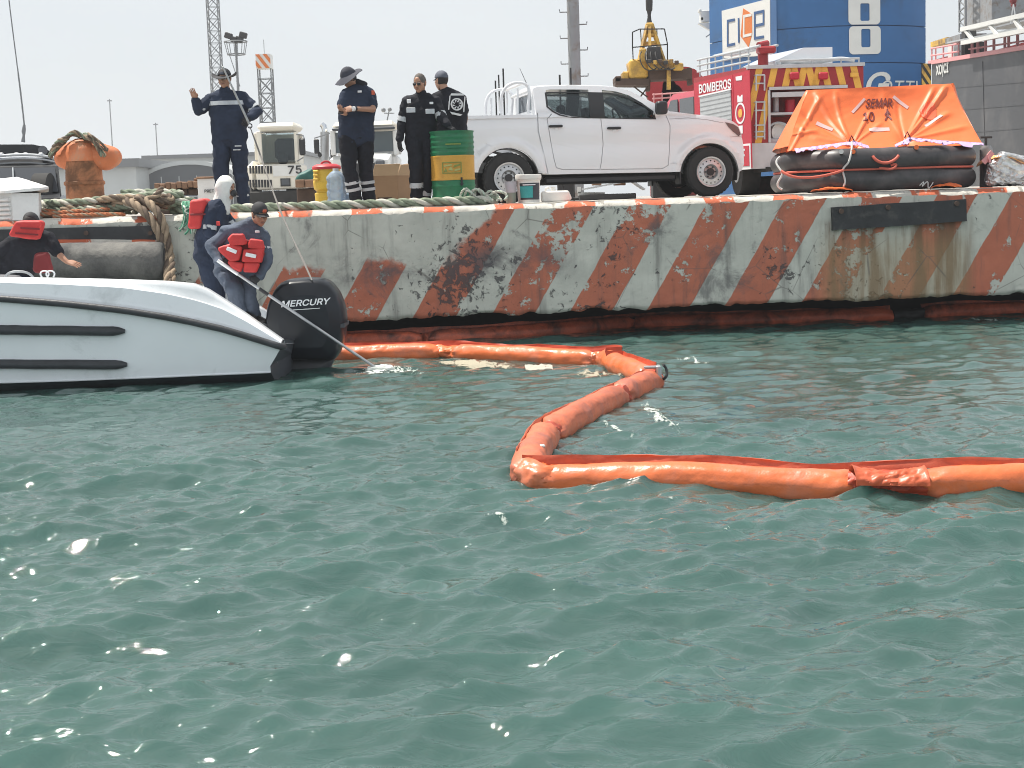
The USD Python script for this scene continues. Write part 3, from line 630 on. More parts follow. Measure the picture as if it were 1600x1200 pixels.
motor.part('leg', pillow(low, ym - 0.14, ym + 0.14, 3), 'motor_grey', smooth=40)
band_ = [mxz(*q) for q in [(413, 512), (537, 507), (537, 512), (413, 517)]]
motor.part('cowl_seam', extr(sg.Polygon(cowl).buffer(0.006).intersection(sg.Polygon(band_).buffer(0.004)), 0.50).apply_translation([0, ym - 0.25, 0]), 'motor_grey')
# chrome-grey highlights and the print on the cowl face
px0, pz0 = mxz(438, 480, ym - 0.30)
tx = text('MERCURY', 0.066, 0.004, True, 0.28, 1.18); tw = tx.extents[0]
wid = mxz(516, 480, ym - 0.31)[0] - px0
tx.vertices = tx.vertices * [wid / tw, 1, 1]
motor.part('lettering', place(tx, (px0, ym - 0.302, pz0), QX * 0 + [1, 0, 0.034]), 'white_print', smooth=False)
ux0, uz0 = mxz(455, 484.5, ym - 0.30)
motor.part('small_print', place(box((0.16, 0, 0), (0.32, 0.003, 0.007)), (ux0, ym - 0.303, uz0), [1, 0, 0.034]), 'white_print', smooth=False)
br = [mxz(*q) for q in [(408, 505), (432, 515), (436, 588), (418, 592), (410, 545)]]
motor.part('bracket', extr(br, 0.4).apply_translation([0, ym - 0.2, 0]), 'motor_grey')
ex, ez = mxz(430, 562, DB + 0.3)
boat.part('stern_eye', tube([(ex + 0.035 * math.cos(t), DB + 0.25, ez + 0.03 * math.sin(t)) for t in np.linspace(0.8, 5.6, 16)], 0.007, 6), 'galvanised')
# seat back and console seen over the gunwale at the left, cleats, coiled line on the far deck
sx, sz = W(18, 424, DB + 1.1)[0], 1.0
boat.part('seat_backrest', rough_up(m3.Manifold.batch_hull([msph((sx - 0.35, yc - 0.25, 0.75), 0.12), msph((sx + 0.16, yc - 0.25, 0.75), 0.12), msph((sx + 0.12, yc - 0.28, 1.11), 0.09), msph((sx - 0.35, yc - 0.28, 1.14), 0.09)]).refine_to_length(0.05), 0.008, 8), 'seat_grey', smooth=60)
hb = [W(8, 434, DB + 0.75), W(14, 427, DB + 0.75), W(28, 424.5, DB + 0.75), W(44, 427, DB + 0.75), W(52, 434, DB + 0.75)]
boat.part('grab_rail', tube(spline(hb, 24), 0.014, 8), 'galvanised')
for px in (70, 79):
    a = W(px, 433, DB + 0.5); boat.part('cleat', [tube(spline([a + [-0.03, 0, 0], a + [-0.03, 0, 0.06], a + [0.03, 0, 0.06], a + [0.03, 0, 0]], 12), 0.009, 6)], 'white_print')
# ------------------------------------------------------------------ people
mat('skin', (0.40, 0.21, 0.135), 0.55, var=0.08, scale=20)
mat('skin_light', (0.48, 0.27, 0.185), 0.55, var=0.08, scale=20)
mat('hair_dark', (0.016, 0.013, 0.012), 0.7)
mat('hair_grey', (0.10, 0.085, 0.075), 0.8, var=0.3, scale=60)
mat('eye_white', (0.7, 0.68, 0.65), 0.3); mat('eye_dark', (0.02, 0.015, 0.012), 0.2); mat('lip', (0.26, 0.11, 0.085), 0.5)
mat('navy', (0.024, 0.033, 0.058), 0.9, spec=0.25, var=0.25, scale=5, bump=0.022, bscale=8)
mat('navy_worn', (0.070, 0.088, 0.125), 0.85, var=0.3, scale=5, bump=0.022, bscale=8)
mat('black_cloth', (0.013, 0.014, 0.020), 0.85, spec=0.25, var=0.3, scale=6, bump=0.022, bscale=8)
mat('dark_cap', (0.022, 0.022, 0.026), 0.8, var=0.3, scale=12)
mat('hat_dark', (0.035, 0.037, 0.052), 0.85, var=0.25, scale=12)
mat('grey_cap', (0.10, 0.11, 0.14), 0.8, var=0.25, scale=12)
mat('reflect', (0.46, 0.48, 0.50), 0.45, var=0.15, scale=15)
mat('vest_red', (0.50, 0.028, 0.026), 0.6, var=0.15, scale=8)
mat('vest_web', (0.16, 0.010, 0.012), 0.7)
mat('hood_white', (0.66, 0.66, 0.63), 0.85, var=0.08, scale=12, bump=0.003, bscale=40)
mat('boot', (0.014, 0.013, 0.013), 0.5, var=0.3, scale=20)
mat('shoe_red', (0.55, 0.10, 0.045), 0.6, var=0.2, scale=15)
mat('glove', (0.016, 0.016, 0.018), 0.7, var=0.3, scale=20)
mat('white_patch', (0.70, 0.70, 0.71), 0.7)
mat('phone_black', (0.012, 0.012, 0.014), 0.2)
def nrm(v): v = np.asarray(v, float); return v / (np.linalg.norm(v) + 1e-12)
def Rhead(yaw, pitch, tilt): return TR.euler_matrix(math.radians(pitch), math.radians(tilt), math.radians(yaw), 'sxyz')[:3, :3]
def hand_m(wrist, d, nrml, curl=0.5, s=1.0, thumb=1, grip=0.0):
    """Palm, four jointed fingers of unequal length and a thumb leaving the side of the palm. nrml: out of the back of the hand."""
    d = nrm(d); n = nrm(nrml - d * (np.asarray(nrml) @ d)); a = np.cross(d, n) * thumb
    wrist = np.asarray(wrist, float); k = wrist + d * 0.088 * s
    parts = [mhull([(wrist, 0.022 * s), (wrist + d * 0.03 * s + a * 0.022 * s, 0.015 * s), (wrist + d * 0.03 * s - a * 0.022 * s, 0.015 * s), (k + a * 0.031 * s, 0.0125 * s), (k - a * 0.031 * s, 0.0115 * s), (k, 0.014 * s)], 10)]
    for i, (o, L) in enumerate(zip((0.032, 0.011, -0.011, -0.031), (0.072, 0.082, 0.076, 0.060))):
        p = k + a * o * s; dd = d; r = 0.0098 * s
        for j, fr in enumerate((0.45, 0.32, 0.23)):
            ang = (curl + grip) * (0.55 + 0.35 * j) + 0.05 * i
            dd = nrm(dd * math.cos(ang) - n * math.sin(ang)); dn = nrm(n + 0 * d)
            q = p + dd * L * fr * s; parts.append(mhull([(p, r), (q, r * 0.90)], 8)); p, r = q, r * 0.92
            n_ = nrm(np.cross(a * thumb, dd)); 
        n = nrm(n)
    tb = wrist + d * 0.030 * s + a * 0.026 * s; t1 = tb + nrm(a * 0.75 + d * 0.65 - n * (0.25 + curl * 0.5)) * 0.042 * s; t2 = t1 + nrm(d * 0.8 + a * 0.15 - n * (0.3 + curl * 0.7)) * 0.036 * s
    parts += [mhull([(tb, 0.015 * s), (t1, 0.0115 * s)], 8), mhull([(t1, 0.0115 * s), (t2, 0.0095 * s)], 8)]
    return m3.Manifold.batch_boolean(parts, m3.OpType.Add)
def head_m(c, R, s=1.0):
    def B(x, y, z, r): return (np.asarray(c) + R @ (np.array([x, y, z]) * s), r * s)
    T = np.eye(4); T[:3, :3] = R * s; T[:3, 3] = c
    skull = m3.Manifold.sphere(1.0, 24).scale([0.076, 0.096, 0.104]).translate([0, 0.006, 0.030]).transform(T[:3])
    P_ = [skull, mhull([B(0, -0.066, -0.088, 0.026), B(0.042, -0.045, -0.030, 0.032), B(-0.042, -0.045, -0.030, 0.032), B(0.045, 0.0, -0.055, 0.024), B(-0.045, 0.0, -0.055, 0.024), B(0, -0.050, 0.055, 0.048)]),
          mhull([B(0, -0.090, 0.014, 0.009), B(0, -0.113, -0.026, 0.0125), B(0.013, -0.098, -0.030, 0.009), B(-0.013, -0.098, -0.030, 0.009)], 10),
          mhull([B(0.036, -0.080, 0.026, 0.011), B(0.012, -0.091, 0.027, 0.010), B(-0.012, -0.091, 0.027, 0.010), B(-0.036, -0.080, 0.026, 0.011)], 10),
          mhull([B(0.020, -0.086, -0.058, 0.009), B(0, -0.094, -0.056, 0.010), B(-0.020, -0.086, -0.058, 0.009)], 10)]
    for sx in (-1, 1):
        P_.append(mhull([B(sx * 0.076, 0.004, 0.016, 0.014), B(sx * 0.081, 0.014, 0.022, 0.013), B(sx * 0.076, 0.004, -0.022, 0.010)], 10))
        P_.append(mhull([B(sx * 0.048, -0.066, -0.008, 0.020), B(sx * 0.060, -0.040, 0.0, 0.020)], 10))
    return m3.Manifold.batch_boolean(P_, m3.OpType.Add)
def smooth_m(m, ref=0.022, it=6):
    t = tri(m.refine_to_length(ref)); t.merge_vertices(); v0 = np.array(t.vertices); trimesh.smoothing.filter_taubin(t, 0.5, 0.53, iterations=it)
    v = np.array(t.vertices); bad = ~(np.linalg.norm(v - v0, axis=1) < 0.022); v[bad] = v0[bad]; t.vertices = v; return t
def wrinkle(t, amp=0.010, seed=0):
    """Cloth folds: noise stretched sideways and upward, stronger low on sleeves and legs."""
    t.merge_vertices(); v, n = np.array(t.vertices), np.array(t.vertex_normals); p = v - v.mean(0)
    a = meshkit.fbm(np.stack([p[:, 0] * 7 + p[:, 2] * 5, p[:, 1] * 7, p[:, 2] * 9 - p[:, 0] * 6], 1) + seed * 11, 3, seed) - 0.5
    b = 1 - np.abs(meshkit.fbm(np.stack([p[:, 0] * 5 + p[:, 2] * 3, p[:, 1] * 5, p[:, 2] * 6], 1) + seed * 5 + 50, 3, seed + 1) - 0.5) * 5
    t.vertices = v + n * (a * amp * 2.2 + np.clip(b, 0, 1) * amp * 1.3)[:, None]; return t

class Person:
    """Joints are world points; img side a = left in the picture, b = right."""
    def __init__(s, label, J, D, yaw=0, pitch=0, tilt=0, hs=1.0, scale=1.0, base=None):
        s.J = {k: (W(q[0], q[1], D + (q[2] if len(q) > 2 else 0)) if not isinstance(q, np.ndarray) else q) for k, q in J.items()}
        s.k = scale; s.R = Rhead(yaw, pitch, tilt); s.hs = hs
        if D > 20:
            for x in 'ab': s.J['foot_' + x][2] = QTOP + 0.045; s.J['an_' + x][2] = QTOP + 0.105; s.J['kn_' + x][2] -= 0.035
        b = base if base is not None else (s.J['foot_a'] + s.J['foot_b']) / 2
        s.t = thing('person', label, 'person', b)
        s.hands, s.extra = [], []
    def bones(s, g):
        """g: list of (joint, joint, r1, r2)."""
        return [mhull([(s.J[a], r1 * s.k), (s.J[b], r2 * s.k)]) for a, b, r1, r2 in g]
    def torso(s, add=0.0, wide=1.0):
        J, k = s.J, s.k; sa, sb, ha, hb = J['sh_a'], J['sh_b'], J['hip_a'], J['hip_b']; m = (sa + sb) / 2; h = (ha + hb) / 2
        up = nrm(m - h); ac = nrm(sb - sa); f = np.cross(up, ac)
        w = np.linalg.norm(sb - sa); L = np.linalg.norm(m - h)
        ch = m - up * L * 0.28; wa = m - up * L * 0.66; q = lambda *x: [(p, (r + add) * k) for p, r in x]
        A = mhull(q((sa * 0.90 + sb * 0.10, 0.060), (sb * 0.90 + sa * 0.10, 0.060), (J['neck'] - up * 0.02, 0.055), (ch - ac * w * 0.24 * wide, 0.108), (ch + ac * w * 0.24 * wide, 0.108)))
        B = mhull(q((ch - ac * w * 0.24 * wide, 0.108), (ch + ac * w * 0.24 * wide, 0.108), (wa - ac * w * 0.20 * wide, 0.108), (wa + ac * w * 0.20 * wide, 0.108)))
        dn = 0.6 * max(0.0, add - 0.015); C = mhull(q((wa - ac * w * 0.20 * wide, 0.108), (wa + ac * w * 0.20 * wide, 0.108), (ha, 0.105 - dn), (hb, 0.105 - dn)))
        return A + B + C
    def body(s, skin='skin', hands=('a', 'b'), arms=True):
        J = s.J; b = [s.torso()]
        hc = J['head']; neck = J['neck']
        b.append(head_m(hc, s.R, s.hs)); b.append(mhull([(neck, 0.058), (hc + s.R @ np.array([0, 0.02, -0.05]), 0.054)]))
        for x in 'ab':
            b += s.bones([('sh_' + x, 'el_' + x, 0.050, 0.041), ('el_' + x, 'wr_' + x, 0.040, 0.027), ('hip_' + x, 'kn_' + x, 0.085, 0.055), ('kn_' + x, 'an_' + x, 0.052, 0.036), ('an_' + x, 'foot_' + x, 0.036, 0.026)])
        b += [h for h, g in s.hands if not g]
        s.t.part('body', smooth_m(m3.Manifold.batch_boolean(b, m3.OpType.Add), 0.024, 3), skin, smooth=60)
        for h, g in s.hands:
            if g: s.t.part('glove', smooth_m(h, 0.02, 2), 'glove', smooth=60)
        for sx in (-1, 1):
            e = hc + s.R @ (np.array([sx * 0.030, -0.083, 0.006]) * s.hs)
            w = s.t.part('eye', sph(e, 0.0115 * s.hs, 2), 'eye_white', smooth=60)
            w.part('iris', sph(e + s.R @ np.array([0, -0.0075, -0.001]) * s.hs, 0.0062 * s.hs, 1), 'eye_dark', smooth=60)
            s.t.part('eyebrow', mhull([(hc + s.R @ (np.array([sx * 0.046, -0.078, 0.030]) * s.hs), 0.006), (hc + s.R @ (np.array([sx * 0.016, -0.096, 0.031]) * s.hs), 0.006)], 8), 'hair_dark', smooth=60)
        s.t.part('mouth', mhull([(hc + s.R @ (np.array([-0.020, -0.0935, -0.0575]) * s.hs), 0.0045), (hc + s.R @ (np.array([0, -0.1025, -0.056]) * s.hs), 0.0055), (hc + s.R @ (np.array([0.020, -0.0935, -0.0575]) * s.hs), 0.0045)], 8), 'lip', smooth=60)
    def hand(s, x, d, n, curl=0.5, glove=False, thumb=1, grip=0.0, sc=1.0): s.hands.append((hand_m(s.J['wr_' + x], d, n, curl, sc, thumb, grip), glove))
    def hair(s, m='hair_dark', low=0.0):
        T = np.eye(4); T[:3, :3] = s.R * s.hs; T[:3, 3] = s.J['head']
        shell = m3.Manifold.sphere(1.0, 32).scale([0.081, 0.101, 0.111]).translate([0, 0.010, 0.030])
        cut = m3.Manifold.cube([0.4, 0.14, 0.4], True).translate([0, -0.125, 0.02 - 0.14]).rotate([14, 0, 0]); cut2 = m3.Manifold.cube([0.4, 0.4, 0.2], True).translate([0, 0, -0.145])
        s.t.part('hair', rough_up((shell - cut - cut2).transform(T[:3]).refine_to_length(0.015), 0.004, 60, 3), m, smooth=60)
    def clothes(s, m='navy', sleeve=1.0, leg=1.0, fat=0.022, seed=1, amp=0.011, name='coverall', wide=1.12, top_only=False, legs_only=False, coll=True):
        J = s.J; b = []
        if not legs_only:
            b.append(s.torso(fat, wide))
            for x in 'ab':
                sh, el, wr = J['sh_' + x], J['el_' + x], J['wr_' + x]
                if sleeve >= 1: b += [mhull([(sh, 0.078 * s.k), (el, 0.066 * s.k)]), mhull([(el, 0.066 * s.k), (wr - nrm(wr - el) * 0.02, 0.047 * s.k)])]
                else: b.append(mhull([(sh, 0.080 * s.k), (sh + (el - sh) * sleeve, 0.074 * s.k)]))
            if coll: b.append(mhull([(J['neck'], 0.072), (J['neck'] + nrm(J['head'] - J['neck']) * 0.035, 0.066)]))
        if not top_only:
            for x in 'ab':
                h, k, a = J['hip_' + x], J['kn_' + x], J['an_' + x]
                b += [mhull([(h, 0.124 * s.k), (k, 0.092 * s.k)]), mhull([(k, 0.088 * s.k), (k + (a - k) * leg, 0.074 * s.k)])]
            b.append(mhull([(J['hip_a'], 0.122 * s.k), (J['hip_b'], 0.122 * s.k)]))
        t = smooth_m(m3.Manifold.batch_boolean(b, m3.OpType.Add), 0.024, 8)
        s.t.part(name, wrinkle(t, amp, seed), m, smooth=60)
    def ring(s, a, b, t, r, w=0.05, m='reflect', name='reflective_band', flat=1.0):
        """A band round a limb at fraction t between joints a and b."""
        A, B = s.J[a], s.J[b]; c = A + (B - A) * t; d = nrm(B - A)
        p = [(c - d * w / 2), (c - d * w / 2), (c + d * w / 2), (c + d * w / 2)]
        s.t.part(name, tube([c - d * w / 2, c + d * w / 2], r * s.k, 20, cap=True), m, smooth=40)
    def patch(s, c, size, n, m='reflect', name='patch', up=(0, 0, 1), th=0.012):
        n = nrm(n); x = nrm(np.cross(up, n)); s.t.part(name, place(box((0, 0, 0), (size[0], th, size[1]), 0.004), c, x, up), m, smooth=40)
    def boots(s, m='boot', size=1.0):
        for x in 'ab':
            a, f = s.J['an_' + x], s.J['foot_' + x]; d = nrm((f - a) * [1, 1, 0]); g = min(a[2], f[2]) - 0.05
            z0 = f[2]; a0 = np.array([a[0], a[1], z0])
            q = mhull([(a, 0.052), (a0 - d * 0.045 + [0, 0, 0.005], 0.042), (a0 + d * 0.10 * size, 0.046), (a0 + d * 0.175 * size - [0, 0, 0.006], 0.036)])
            q = q.trim_by_plane([0, 0, 1.0], z0 - 0.036)
            s.t.part('boot', smooth_m(q, 0.03, 2), m, smooth=60)
    def cap(s, m='dark_cap', brim=0.075, badge=None, droop=0.15, down=0.0):
        c = s.J['head']; T = np.eye(4); T[:3, :3] = s.R * s.hs; T[:3, 3] = c
        dome_ = m3.Manifold.sphere(1.0, 32).scale([0.088, 0.108, 0.100]).translate([0, 0.004, 0.050]); dome_ = dome_.trim_by_plane([0, 0.12, 1.0], 0.047)
        q = s.t.part('cap', rough_up(dome_.transform(T[:3]).refine_to_length(0.03), 0.003, 25, 4), m, smooth=60)
        U, V = np.meshgrid(np.linspace(-1, 1, 13), np.linspace(0, 1, 6), indexing='ij')
        x = U * 0.080 * (1 - 0.12 * V); y = -0.085 * np.sqrt(np.clip(1 - (U * 0.82) ** 2, 0, 1)) - V * brim * np.sqrt(np.clip(1 - (U * 0.9) ** 2, 0.05, 1)); z = 0.048 - V * brim * droop - U ** 2 * 0.018
        q.part('brim', rot_pts(sheet(np.stack([x, y, z], -1), 0.005), T), m, smooth=60)
        if badge: q.part('badge', rot_pts(box((0, -0.106, 0.082), (0.045, 0.012, 0.032), 0.004), T), badge, smooth=40)
def rot_pts(t, T): t = tri(t).copy(); t.apply_transform(T); return t
def loft_vest(P, keep, add, m, name, grooves=(), **kw):
    t = (P.torso(add, 1.12) - P.torso(0.012, 1.05)) ^ keep
    for g in grooves: t = t - g
    return P.t.part(name, smooth_m(t, 0.03, 2), m, smooth=50, **kw)

# --- man at the left, one hand raised, holding a rod with a line
p = Person('man in navy coverall on the quay with one hand raised, holding a rod', dict(head=(351, 124, 0), neck=(352, 146, 0.03), sh_a=(331, 155, 0.03), sh_b=(379, 153, 0.03), el_a=(311, 172, -0.06), wr_a=(305, 156, -0.12), el_b=(401, 173, -0.05), wr_b=(391, 184, -0.22),
    hip_a=(347, 218, 0.02), hip_b=(371, 218, 0.02), kn_a=(345, 265, -0.02), kn_b=(376, 264, 0.0), an_a=(348, 308, 0.03), an_b=(380, 306, 0.03), foot_a=(344, 314, -0.1), foot_b=(384, 313, -0.1)), 20.75, yaw=-8, pitch=4)
p.hand('a', W(302, 146, 20.6) - p.J['wr_a'], (0.2, 0.9, 0.2), 0.12, thumb=-1); p.hand('b', (-0.35, -0.25, -0.4), (0.4, -0.9, 0.2), 0.9, glove=True, grip=0.2)
p.body(); p.clothes('navy', seed=3, fat=0.030, amp=0.014, wide=1.12); p.boots(); p.hair(); 
for sx_, el in (('a', 'el_a'), ('b', 'el_b')): p.ring('sh_' + sx_, 'el_' + sx_, 0.80, 0.078, 0.05)
p.ring('kn_a', 'an_a', 0.68, 0.088, 0.06); p.ring('kn_b', 'an_b', 0.68, 0.088, 0.06)
ch = p.torso(0.052, 1.14) ^ mtri(box((p.J['neck'][0], p.J['neck'][1], W(352, 161, 20.7)[2]), (1, 1, 0.055)))
p.t.part('reflective_band', tri(ch), 'reflect', smooth=50)
p.patch(W(372, 228, 20.58), (0.09, 0.018), (0, -1, 0), 'reflect'); p.patch(W(370, 234, 20.58), (0.10, 0.016), (0, -1, 0), 'reflect')
p.cap('dark_cap', 0.03, badge='grey_cap')
T = np.eye(4); T[:3, :3] = p.R; T[:3, 3] = p.J['head']
an = np.linspace(0, 2 * np.pi, 41); rr_ = np.linspace(0, 1, 5); AA, RR = np.meshgrid(an, rr_, indexing='ij')
bx2 = (0.088 + RR * 0.075) * np.cos(AA); by2 = (0.106 + RR * 0.065) * np.sin(AA); bz2 = 0.040 - RR * 0.012 + RR * 0.06 * np.abs(np.cos(AA)) ** 3 - RR * 0.02 * (np.sin(AA) < 0)
p.t.part('hat_brim', rot_pts(sheet(np.stack([bx2, by2, bz2], -1), 0.006), T), 'dark_cap', smooth=60)
ra, rb = W(348, 104, 20.05), W(389, 193, 20.40)
rodth = thing('line_rod', 'pale rod with a line running from its end down to the boat', 'rod', rb)
rodth.part('shaft', tube([ra, rb], [0.011, 0.016], 10), 'galvanised'); rodth.part('end_ring', tube([rb + 0.028 * np.array([math.cos(t), 0, math.sin(t)]) + [0.01, 0, -0.03] for t in np.linspace(0, 6.28, 16)], 0.008, 6), 'black_rubber')
mat('line_look', (0.16, 0.15, 0.14), 0.8)
la = rb + [0.01, 0, -0.04]; lb = W(487, 438, yc - 0.05)
for off_ in (0.0, 0.012):
    pts = np.array([la + (lb - la) * s + np.array([off_ * math.sin(s * 9), 0, -0.10 * math.sin(math.pi * s)]) for s in np.linspace(0, 1, 40)]); rodth.part('line', tube(pts, 0.0062, 6), 'line_look')

# --- man in a bucket hat looking at his phone
p = Person('man in dark shirt and bucket hat looking down at a phone in his hands', dict(head=(546, 123, -0.02), neck=(559, 138, 0.04), sh_a=(540, 150, -0.14), sh_b=(577, 148, 0.13), el_a=(533, 174, -0.20), wr_a=(540, 178, -0.34), el_b=(583, 171, -0.06), wr_b=(553, 170, -0.36),
    hip_a=(544, 216, -0.05), hip_b=(569, 216, 0.06), kn_a=(546, 262, -0.08), kn_b=(571, 262, 0.05), an_a=(556, 303, -0.02), an_b=(577, 303, 0.08), foot_a=(552, 309, -0.12), foot_b=(574, 309, -0.02)), 20.95, yaw=-62, pitch=24)
p.hand('a', W(533, 172, 20.55) - p.J['wr_a'] , (-0.3, -0.3, -0.9), 0.45, thumb=-1); p.hand('b', W(534, 172, 20.6) - p.J['wr_b'], (0.3, -0.8, 0.4), 0.5)
p.body('skin'); p.clothes('navy', sleeve=0.62, seed=5, fat=0.040, name='shirt', top_only=True, wide=1.25); p.clothes('black_cloth', seed=6, name='trousers', legs_only=True, amp=0.014, fat=0.02); p.boots(); p.hair()
for x in 'ab':
    p.ring('kn_' + x, 'an_' + x, 0.40, 0.102, 0.04); p.ring('kn_' + x, 'an_' + x, 0.62, 0.099, 0.04)
p.patch(W(562, 143, 20.79), (0.06, 0.03), (-0.4, -1, 0), 'white_patch', 'name_tag'); p.patch(W(583, 145, 20.98), (0.05, 0.06), (0.7, -1, 0.2), 'shoe_red', 'arm_badge')
p.t.part('watch', tube([p.J['wr_b'] - nrm(p.J['wr_b'] - p.J['el_b']) * 0.035, p.J['wr_b'] - nrm(p.J['wr_b'] - p.J['el_b']) * 0.01], 0.037, 14), 'phone_black')
p.t.part('wrist_band', tube([p.J['wr_b'] - nrm(p.J['wr_b'] - p.J['el_b']) * 0.005, p.J['wr_b'] + nrm(p.J['wr_b'] - p.J['el_b']) * 0.03], 0.032, 14), 'white_patch')
T = np.eye(4); T[:3, :3] = p.R; T[:3, 3] = p.J['head']
crown = m3.Manifold.sphere(1.0, 32).scale([0.096, 0.114, 0.118]).translate([0, 0.004, 0.046]).trim_by_plane([0, 0, 1.0], 0.045)
q = p.t.part('bucket_hat', rough_up(crown.transform(T[:3]).refine_to_length(0.03), 0.005, 18, 4), 'hat_dark', smooth=60)
bx2 = (0.096 + RR * 0.100) * np.cos(AA); by2 = (0.114 + RR * 0.095) * np.sin(AA); bz2 = 0.050 - RR * 0.060 + RR * 0.070 * np.clip(np.sin(AA), 0, 1) + RR * 0.018 * np.sin(AA * 3 + 1)
q.part('brim', rot_pts(sheet(np.stack([bx2, by2, bz2], -1), 0.006), T), 'hat_dark', smooth=60)
p.t.part('lanyard', [tube(spline([p.J['neck'] + [-0.05, -0.10, 0.0], W(549, 150, 20.76), W(546, 162, 20.74)], 14), 0.006, 6)], 'reflect')
p.t.part('neck_scarf', rough_up(mhull([(p.J['neck'] + [0.02, 0, 0.02], 0.075), (p.J['neck'] + [-0.02, -0.01, 0.06], 0.066), (p.J['neck'] + [0.10, 0.07, 0.06], 0.03)]).refine_to_length(0.03), 0.012, 14, 2), 'black_cloth', smooth=60)
ph = W(533, 174, 20.56); single('phone', rot(box(ph, (0.075, 0.15, 0.011), 0.005), 0.5, (1, 0, 0), ph), 'phone_black', 'dark phone held in the hands of the man in the bucket hat', 'phone')

# --- man in black coverall with one hand on the drum
p = Person('bareheaded man in black coverall resting a gloved hand on the green drum', dict(head=(656, 131, -0.02), neck=(658, 151, 0.03), sh_a=(637, 159, 0.03), sh_b=(680, 159, 0.03), el_a=(629, 191, 0.02), wr_a=(624, 218, -0.06), el_b=(690, 184, -0.06), wr_b=(699, 197, -0.16),
    hip_a=(648, 214, 0.02), hip_b=(668, 214, 0.04), kn_a=(650, 258, -0.06), kn_b=(666, 258, 0.02), an_a=(651, 300, -0.02), an_b=(663, 300, 0.08), foot_a=(648, 309, -0.14), foot_b=(663, 308, -0.04)), 20.85, yaw=-22, pitch=8)
p.hand('a', (0.02, -0.05, -1), (-0.7, -0.7, 0), 0.35, glove=True); p.hand('b', (0.75, -0.25, -0.42), (0.3, -0.5, 0.85), 0.55, glove=True, thumb=-1)
p.body('skin'); p.clothes('black_cloth', seed=9, fat=0.026, wide=1.1, amp=0.012); p.boots('shoe_red'); p.hair('hair_grey')
for x in 'ab': p.ring('sh_' + x, 'el_' + x, 0.86, 0.080, 0.065); p.ring('kn_' + x, 'an_' + x, 0.56 if x == 'a' else 0.80, 0.092, 0.07)
for px, py in ((642, 172), (672, 174)): p.patch(W(px, py, 20.66), (0.12, 0.065), (0.15 if px > 660 else -0.15, -1, 0), 'reflect', 'reflective_patch')
p.patch(W(639, 158, 20.70), (0.055, 0.055), (-0.2, -1, 0.3), 'white_patch', 'badge'); p.patch(W(674, 161, 20.72), (0.05, 0.03), (0.2, -1, 0.3), 'white_patch', 'name_tag')
p.t.part('sunglasses', [rot_pts(box((sx_ * 0.031, -0.100, 0.006), (0.052, 0.012, 0.034), 0.005), np.block([[p.R, p.J['head'][:, None]], [np.zeros((1, 3)), np.ones((1, 1))]])) for sx_ in (-1, 1)], 'phone_black')

# --- man behind the drum, seen from the back
p = Person('man in black tee with white back print and grey cap standing behind the drum', dict(head=(690, 127, 0), neck=(697, 145, 0.0), sh_a=(683, 154, 0.0), sh_b=(720, 156, 0.06), el_a=(678, 185, -0.02), wr_a=(683, 210, -0.1), el_b=(727, 185, 0.08), wr_b=(722, 212, 0.0),
    hip_a=(692, 214, 0.0), hip_b=(716, 214, 0.04), kn_a=(692, 258, 0.0), kn_b=(716, 258, 0.04), an_a=(694, 300, 0.03), an_b=(716, 300, 0.06), foot_a=(692, 306, 0.16), foot_b=(716, 306, 0.2)), 21.65, yaw=-140, pitch=4)
p.hand('a', (0.0, -0.4, -0.8), (-0.8, -0.3, 0), 0.4); p.hand('b', (-0.4, 0.2, -0.8), (0.8, -0.2, 0), 0.4, thumb=-1)
p.body('skin_light'); p.clothes('black_cloth', sleeve=0.55, seed=12, fat=0.040, name='tee_shirt', top_only=True, wide=1.25, coll=False); p.clothes('navy', seed=13, name='trousers', legs_only=True); p.boots(); p.hair('hair_dark'); p.cap('grey_cap', 0.075)
ec = W(714, 163, 21.49); em = []
ring_ = sg.Point(0, 0).buffer(0.085).difference(sg.Point(0, 0).buffer(0.066)); em.append(extr(ring_, 0.008))
for a in np.arange(8) * math.pi / 4: em.append(extr(affinity.rotate(sg.Polygon([(0.018, 0.02), (0.055, 0.008), (0.055, 0.032)]), math.degrees(a), origin=(0, 0)), 0.008))
em.append(extr(sg.Polygon([(-0.10, 0.11), (0.09, 0.13), (0.08, 0.155), (-0.09, 0.14)]), 0.008)); em.append(extr(sg.Polygon([(-0.09, -0.11), (0.09, -0.13), (0.06, -0.155), (-0.06, -0.14)]), 0.008))
em.append(extr(sg.LineString([(-0.105, 0.10), (-0.11, -0.08)]).buffer(0.007), 0.008)); em.append(extr(sg.LineString([(0.105, 0.11), (0.105, -0.09)]).buffer(0.007), 0.008))
p.t.part('back_print', place(trimesh.util.concatenate(em), ec + [0, -0.012, 0], (1, 0.25, -0.12)), 'white_patch', smooth=False)

# --- crew in the boat
DK = yc - 0.30
p = Person('crew member in white hood with a red life vest on the back in the boat', dict(head=(354, 296, 0), neck=(346, 318, 0.03), sh_a=(330, 330, -0.17), sh_b=(345, 327, 0.19), el_a=(327, 362, -0.2), wr_a=(350, 380, -0.1), el_b=(362, 356, 0.2), wr_b=(384, 370, 0.2),
    hip_a=(320, 398, -0.09), hip_b=(326, 397, 0.09), kn_a=(331, 440, -0.09), kn_b=(340, 440, 0.09), an_a=(338, 480, -0.09), an_b=(344, 480, 0.09), foot_a=(348, 486, -0.09), foot_b=(354, 486, 0.09)), 18.0, yaw=62, pitch=4)
p.hand('a', (0.8, 0, -0.3), (0, -1, 0.3), 0.6, glove=True); p.hand('b', (0.8, 0, -0.3), (0, 1, 0.3), 0.6, glove=True)
p.body(); p.clothes('navy', seed=15, fat=0.034, wide=1.15, amp=0.013); p.boots()
T = np.eye(4); T[:3, :3] = p.R; T[:3, 3] = p.J['head']
